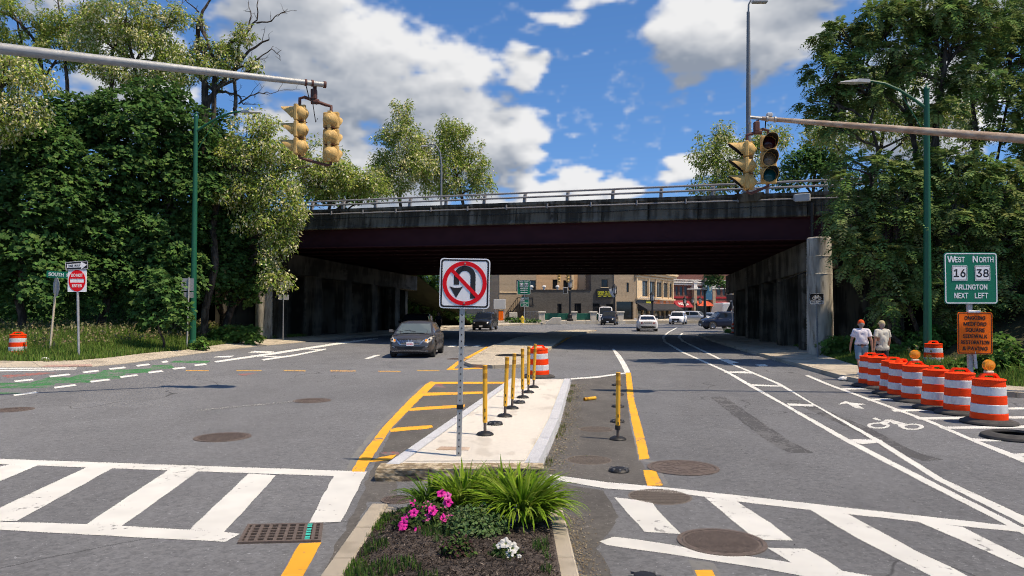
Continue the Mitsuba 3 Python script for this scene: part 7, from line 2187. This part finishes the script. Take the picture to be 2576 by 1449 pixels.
def shrub(name, label, c, rad, n, size, cols, seed, tpl=KITE):
    r = np.random.default_rng(seed)
    k = thing(name, label, 'plant')
    u = nrm(r.normal(0, 1, (n, 3)))
    u[:, 2] = np.abs(u[:, 2])
    q = A_(*c) + u * A_(*rad) * r.uniform(.35, 1.05, (n, 1)) * (.72 + .56 * meshkit.fbm(u * 2.2 + seed, 3)[:, None])
    m = cards(tpl, q, nrm(u * .6 + r.normal(0, .5, (n, 3)) + A_(0, 0, .6)), u + r.normal(0, .6, (n, 3)), r.uniform(.6, 1.3, n) * size, tint(r, cols, n, .3))
    put('foliage', m[:2], 'leaf', k, color=m[2], smooth=True)
    st_ = []
    for i in range(16):
        e = q[r.integers(0, n)]
        st_.append(limb((c[0], c[1], c[2] - .03), e, .004, .0018, r, .02, 5, 4)[0])
    put('stem', cat(*st_), 'bark', k)
    return k


def flower(k, p, nrm_, r, s, col, throat, seed):
    """A petunia bloom: five fused lobes round a throat."""
    rg = np.random.default_rng(seed)
    th = np.linspace(0, 2 * math.pi, 31)[:-1]
    rim = s * (1 + .13 * np.cos(5 * th)) * (1 + .06 * rg.normal(0, 1, 30))
    ringz = s * (.10 * np.cos(5 * th + 1) + .08 * rg.normal(0, 1, 30))
    v = [[0, 0, -s * .55]]
    for q, zz in ((.16, -.35), (.30, -.06), (.65, .02)):
        v += [[q * a * math.cos(t), q * a * math.sin(t), zz * s + b * q] for a, t, b in zip(rim, th, ringz)]
    v += [[a * math.cos(t), a * math.sin(t), b - .05 * s] for a, t, b in zip(rim, th, ringz)]
    v = np.array(v)
    f = [[0, 1 + j, 1 + (j + 1) % 30] for j in range(30)]
    for g in range(3):
        o = 1 + g * 30
        for j in range(30): f += [[o + j, o + 30 + j, o + 30 + (j + 1) % 30], [o + j, o + 30 + (j + 1) % 30, o + (j + 1) % 30]]
    z = A_(*nrm_) / np.linalg.norm(nrm_)
    x = np.cross(z, [0.3, .9, .1]); x /= np.linalg.norm(x)
    y = np.cross(z, x)
    w = A_(*p) + v[:, :1] * x + v[:, 1:2] * y + v[:, 2:] * z
    rr = np.linalg.norm(v[:, :2], axis=1) / s
    c = np.where((rr < .25)[:, None], A_(*throat), A_(*col) * rg.uniform(.88, 1.08))
    put('bloom', (w, np.array(f)), 'petal', k, color=np.broadcast_to(c, w.shape) * 1.0, smooth=True)


PINK, DPINK = (.78, .05, .40), (.45, .01, .20)
pc = gb(1068, 1322)
k = shrub('petunia', 'pink petunias in full bloom at the left of the bed', pc, (.26, .20, .20), 900, .05, [(.055, .095, .03), (.08, .13, .04)], 84)
FL = [(651, 910), (600, 942), (545, 972), (575, 985), (500, 995), (488, 1020), (530, 1020), (612, 1000), (640, 1010), (695, 940), (700, 975), (690, 955), (765, 947), (465, 1070), (580, 1098), (755, 780), (800, 800), (805, 845), (545, 852), (765, 1015), (825, 1005), (610, 1030), (470, 1050), (560, 1005), (655, 962)]
for i, (x, y) in enumerate(FL):
    dd = pc[1] - .02 - (.12 if y > 1040 else 0) + (.22 if y < 870 else 0) + .1 * math.sin(i * 2.2)
    p = at(858.7 + x / 3, 966 + (y + (45 if y < 870 else 0)) / 3, dd)
    flower(k, p, (.25 * math.sin(i * 1.9), -.8, .75 + .3 * math.cos(i * 1.3)), None, .040 + .006 * math.sin(i * 3.1), PINK if i % 4 else (.86, .16, .50), DPINK, 300 + i)
wc = gb(1272, 1405)
k = shrub('petunia', 'white petunias in bloom at the front of the bed', wc, (.13, .11, .10), 420, .042, [(.05, .09, .028), (.08, .13, .04)], 86)
for i, (x, y) in enumerate([(1240, 1200), (1296, 1235), (1270, 1277), (1228, 1328), (1105, 1350), (1190, 1218), (1342, 1300)]):
    p = at(858.7 + x / 3, 966 + y / 3, wc[1] - .03 - (.05 if y > 1260 else 0))
    flower(k, p, (.3 * math.sin(i * 2.1), -.75, .7), None, (.044, .044, .036, .036, .03, .024, .018)[i], (.78, .78, .74), (.55, .58, .30), 400 + i)
shrub('catmint', 'soft grey-green bushy plant in the middle of the bed', gb(1195, 1345), (.30, .24, .22), 2800, .036, [(.12, .19, .075), (.15, .225, .095), (.09, .155, .055)], 87)
shrub('dark_perennial', 'dark leafy plant with purplish tips in front of the grey-green one', gb(1150, 1405), (.14, .11, .17), 950, .036, [(.07, .12, .035), (.095, .155, .045), (.085, .05, .05)], 88)
k = shrub('salvia', 'small plant with purple flower spikes before the big leaf clump', gb(1285, 1330), (.09, .08, .06), 260, .03, [(.08, .13, .06)], 89)
r_ = np.random.default_rng(5)
for (x0, y0, x1, y1) in ((1272, 1325, 1277, 1294), (1283, 1322, 1290, 1296), (1291, 1322, 1299, 1272), (1296, 1318, 1302, 1284), (1220, 1312, 1223, 1288), (1236, 1305, 1236, 1286)):
    d_ = gb(1285, 1330)[1]
    a, b = at(x0, y0, d_), at(x1, y1, d_)
    n = 46
    t = r_.uniform(.15, 1, n)
    P = a + (b - a) * t[:, None] + r_.normal(0, .008, (n, 3))
    m = cards(KITE, P, r_.normal(0, 1, (n, 3)), nrm(r_.normal(0, 1, (n, 3))) + A_(0, 0, .5), r_.uniform(.014, .024, n), tint(r_, [(.36, .33, .62), (.44, .40, .68), (.28, .25, .50)], n))
    s_ = put('flower_spike', m[:2], 'petal', k, color=m[2], smooth=True)
    put('spike_stem', tube([a, b], .0025, 4), 'bark', s_)
# ---------------------------------------------------------------- people
def chain(pairs, refine=.02, it=8):
    refine *= 1.5
    """One continuous body: hulls of the spheres at both ends of every bone, joined and smoothed."""
    M = m3.Manifold()
    for (a, ra), (b, rb) in pairs:
        s = [m3.Manifold.sphere(r, 14).translate(tuple(map(float, p))) for p, r in ((a, ra), (b, rb))]
        M += m3.Manifold.batch_hull(s)
    M = M.refine_to_length(refine)
    v, f = unman(M)
    t = trimesh.Trimesh(v, f, process=True)
    trimesh.smoothing.filter_taubin(t, iterations=it)
    return tm(t)


def person(label, foot, yaw, H, shirt, trousers, hat, hair, phase, hat_kind='cap', shorts=True, shirt_long=.0, belt=False, female=False, leg_dark=False):
    """A walker: local y is the walking direction, x to the right; phase swings the legs."""
    k = thing('person', label, 'person')
    M = Tr(*foot) @ Rz(yaw) @ Sc(H / 1.76)
    V = lambda *a: A_(*a)
    hip, sh = .93, 1.42
    sw = .19 if not female else .165
    J = {}
    for s in (-1, 1):
        ph = phase * s
        J['hip', s] = V(s * .095, 0, hip)
        J['knee', s] = V(s * .10, .18 * ph + .04, .50 + .02 * abs(ph))
        J['ank', s] = V(s * .095, .30 * ph - (.10 if ph < 0 else 0), .09 + (.06 if ph < 0 else 0))
        J['toe', s] = J['ank', s] + V(s * .025, .17, -.055 if ph >= 0 else -.075)
        J['heel', s] = J['ank', s] + V(0, -.045, -.045)
        J['sh', s] = V(s * sw, -.01, sh)
        J['el', s] = V(s * (sw + .085), -.10 * ph - .01, sh - .29)
        J['wr', s] = V(s * (sw + .105), -.20 * ph + .05, sh - .53)
    b = []
    for s in (-1, 1):
        b += [((J['hip', s], .088), (J['knee', s], .058)), ((J['knee', s], .056), (J['knee', s] * .6 + J['ank', s] * .4 + V(0, -.02, 0), .054)), ((J['knee', s] * .6 + J['ank', s] * .4 + V(0, -.02, 0), .054), (J['ank', s], .037)), ((J['heel', s], .036), (J['toe', s], .032)), ((J['ank', s], .036), (J['heel', s], .036))]
        b += [((J['sh', s], .058), (J['el', s], .041)), ((J['el', s], .041), (J['wr', s], .027)), ((V(s * .07, 0, sh + .03), .06), (J['sh', s], .058))]
        pm = J['wr', s] + V(s * .005, .01, -.065)
        b += [((J['wr', s], .025), (pm, .030)), ((J['wr', s] + V(0, .03, -.02), .014), (pm + V(-s * .004, .045, -.01), .010))]
        b += [((pm + V(0, o, -.01), .0115), (pm + V(-s * .012, o * 1.1 + .006, -l), .009)) for o, l in ((-.026, .075), (-.009, .088), (.009, .090), (.026, .078))]
    b += [((V(-.085, 0, hip + .02), .10), (V(.085, 0, hip + .02), .10)), ((V(0, 0, hip + .04), .13), (V(0, .01, 1.16), .135)), ((V(-.06, .01, 1.16), .12), (V(-.09, .0, 1.36), .105)), ((V(.06, .01, 1.16), .12), (V(.09, 0, 1.36), .105)), ((V(-.09, 0, 1.36), .10), (V(.09, 0, 1.36), .10)),
          ((V(0, -.005, 1.44), .062), (V(0, .015, 1.55), .055)), ((V(0, .02, 1.60), .075), (V(0, .01, 1.665), .088)), ((V(0, .05, 1.58), .055), (V(0, .02, 1.66), .08)), ((V(0, .055, 1.56), .035), (V(0, .05, 1.62), .05)), ((V(0, .105, 1.615), .012), (V(0, .09, 1.645), .010))]
    for s in (-1, 1): b += [((V(s * .086, .0, 1.60), .012), (V(s * .092, -.012, 1.64), .016))]
    put('body', chain(b, .022, 6), 'dark_cloth' if leg_dark else 'skin', k, smooth=True, M=M)
    # shirt: trunk and short sleeves, open at the hem
    z0 = hip + (.06 if belt else -.02) - shirt_long
    g = [((V(-.085, 0, z0 + .08), .138), (V(.085, 0, z0 + .08), .138)), ((V(0, .01, z0 + .10), .162), (V(0, .01, 1.18), .168)), ((V(-.07, .01, 1.16), .142), (V(-.095, 0, 1.36), .128)), ((V(.07, .01, 1.16), .142), (V(.095, 0, 1.36), .128)), ((V(-.095, 0, 1.36), .118), (V(.095, 0, 1.36), .118)), ((V(0, -.01, 1.43), .078), (V(0, -.01, 1.45), .07))]
    for s in (-1, 1):
        e = J['sh', s] * .35 + J['el', s] * .65
        g += [((J['sh', s], .076), (e, .078)), ((V(s * .06, 0, sh + .01), .08), (J['sh', s], .076))]
    m = man(chain(g, .022, 8))
    m = m.trim_by_plane((0, 0, 1), z0)
    for s in (-1, 1):
        ax = nrm(J['sh', s] - J['el', s])
        e = J['sh', s] * .38 + J['el', s] * .62
        cut = m3.Manifold.cylinder(.5, .13, .13, 20).translate((0, 0, -.5))
        zx = np.cross(ax, [0, 1, 0.]); zx /= np.linalg.norm(zx); zy = np.cross(ax, zx)
        R = np.c_[zx, zy, ax, e]
        m = m - cut.transform(R)
    v, f = unman(m)
    v[:, 1] += .012 * (meshkit.fbm(v * A_(14, 14, 7) + foot[0], 3) - .5) * 2
    v[:, 0] += .010 * (meshkit.fbm(v * A_(12, 12, 8) + 9, 3) - .5) * 2
    put('shirt', (v, f), shirt, k, smooth=50, M=M)
    g = [((V(-.085, 0, hip + .0), .112), (V(.085, 0, hip), .112)), ((V(0, 0, hip + .04), .130), (V(0, 0, hip + .07), .126))]
    for s in (-1, 1):
        kn = J['knee', s] if shorts else J['ank', s]
        q = J['hip', s] * .08 + J['knee', s] * .92
        g += [((J['hip', s] + V(s * .005, 0, 0), .108), (q, .088))]
        if not shorts: g += [((J['knee', s], .085), (J['ank', s] + V(0, 0, .03), .062))]
    m = man(chain(g, .022, 7))
    if shorts: m = m.trim_by_plane((0, 0, 1), J['knee', 1][2] + .04)
    put('shorts' if shorts else 'trousers', unman(m), trousers, k, smooth=50, M=M)
    if belt: put('belt', xf(lathe([(.138, 0), (.149, .0), (.149, .035), (.138, .035)], 24), Tr(0, .003, z0 - .03) @ np.diag([1.16, 1, 1, 1])), 'belt', k, smooth=30, M=M)
    for s in (-1, 1):
        g = [((J['heel', s] + V(0, 0, 0), .047), (J['toe', s] + V(0, -.01, .0), .042)), ((J['heel', s], .047), (J['ank', s] + V(0, 0, .02), .048))]
        m = man(chain(g, .02, 4)).trim_by_plane((0, 0, 1), min(J['heel', s][2], J['toe', s][2]) - .04)
        sh_ = put('shoe', unman(m), 'shoe_white', k, smooth=50, M=M)
    # hair and hat
    hm = man(chain([((V(0, -.01, 1.63), .093), (V(0, .005, 1.675), .094)), ((V(0, -.035, 1.585), .062), (V(0, -.02, 1.64), .085))], .02, 4))
    if hat_kind == 'cap':
        hm2 = man(chain([((V(0, .008, 1.665), .103), (V(0, .008, 1.682), .102))], .02, 3)).trim_by_plane((0, 0, 1), 1.640)
        put('cap', unman(hm2), hat, k, smooth=60, M=M)
        bx = Polygon([(-.085, 0), (.085, 0), (.075, .09), (.04, .125), (-.04, .125), (-.075, .09)])
        put('cap_peak', xf(prism(bx, 0, .008), Tr(0, .075, 1.672) @ Rx(-.18)), hat, k, M=M)
        put('hair', unman(hm.trim_by_plane((0, -1, -.35), -1.61 * .35)) if True else None, hair, k, smooth=50, M=M)
    else:
        put('hair', unman(hm.trim_by_plane((0, -1, .5), 1.65 * .5 - .03)), hair, k, smooth=50, M=M)
    return k


p = G(2168, 946, .13)
person('man in white t-shirt, denim shorts and orange cap walking away on the right sidewalk', p, -.25, 140 * p[1] / F * 1.0, 'shirt_white', 'denim', 'cap_orange', 'hair_grey', .55, belt=True)
q = at(2218, 776, p[1] + .25)
person('man in cream t-shirt, dark shorts and tan cap walking away behind the drums', (q[0], q[1], .13), .10, 138 * p[1] / F, 'shirt_cream', 'dark_cloth', 'cap_tan', 'hair_grey', -.4, shirt_long=.10)
q = at(1103, 776, 57)
person('woman in dark clothes walking under the far left end of the bridge', (q[0], q[1], .13), math.pi + .2, 1.66, 'dark_cloth', 'dark_cloth', None, 'hair_brown', .4, hat_kind='hair', shorts=False, female=True)
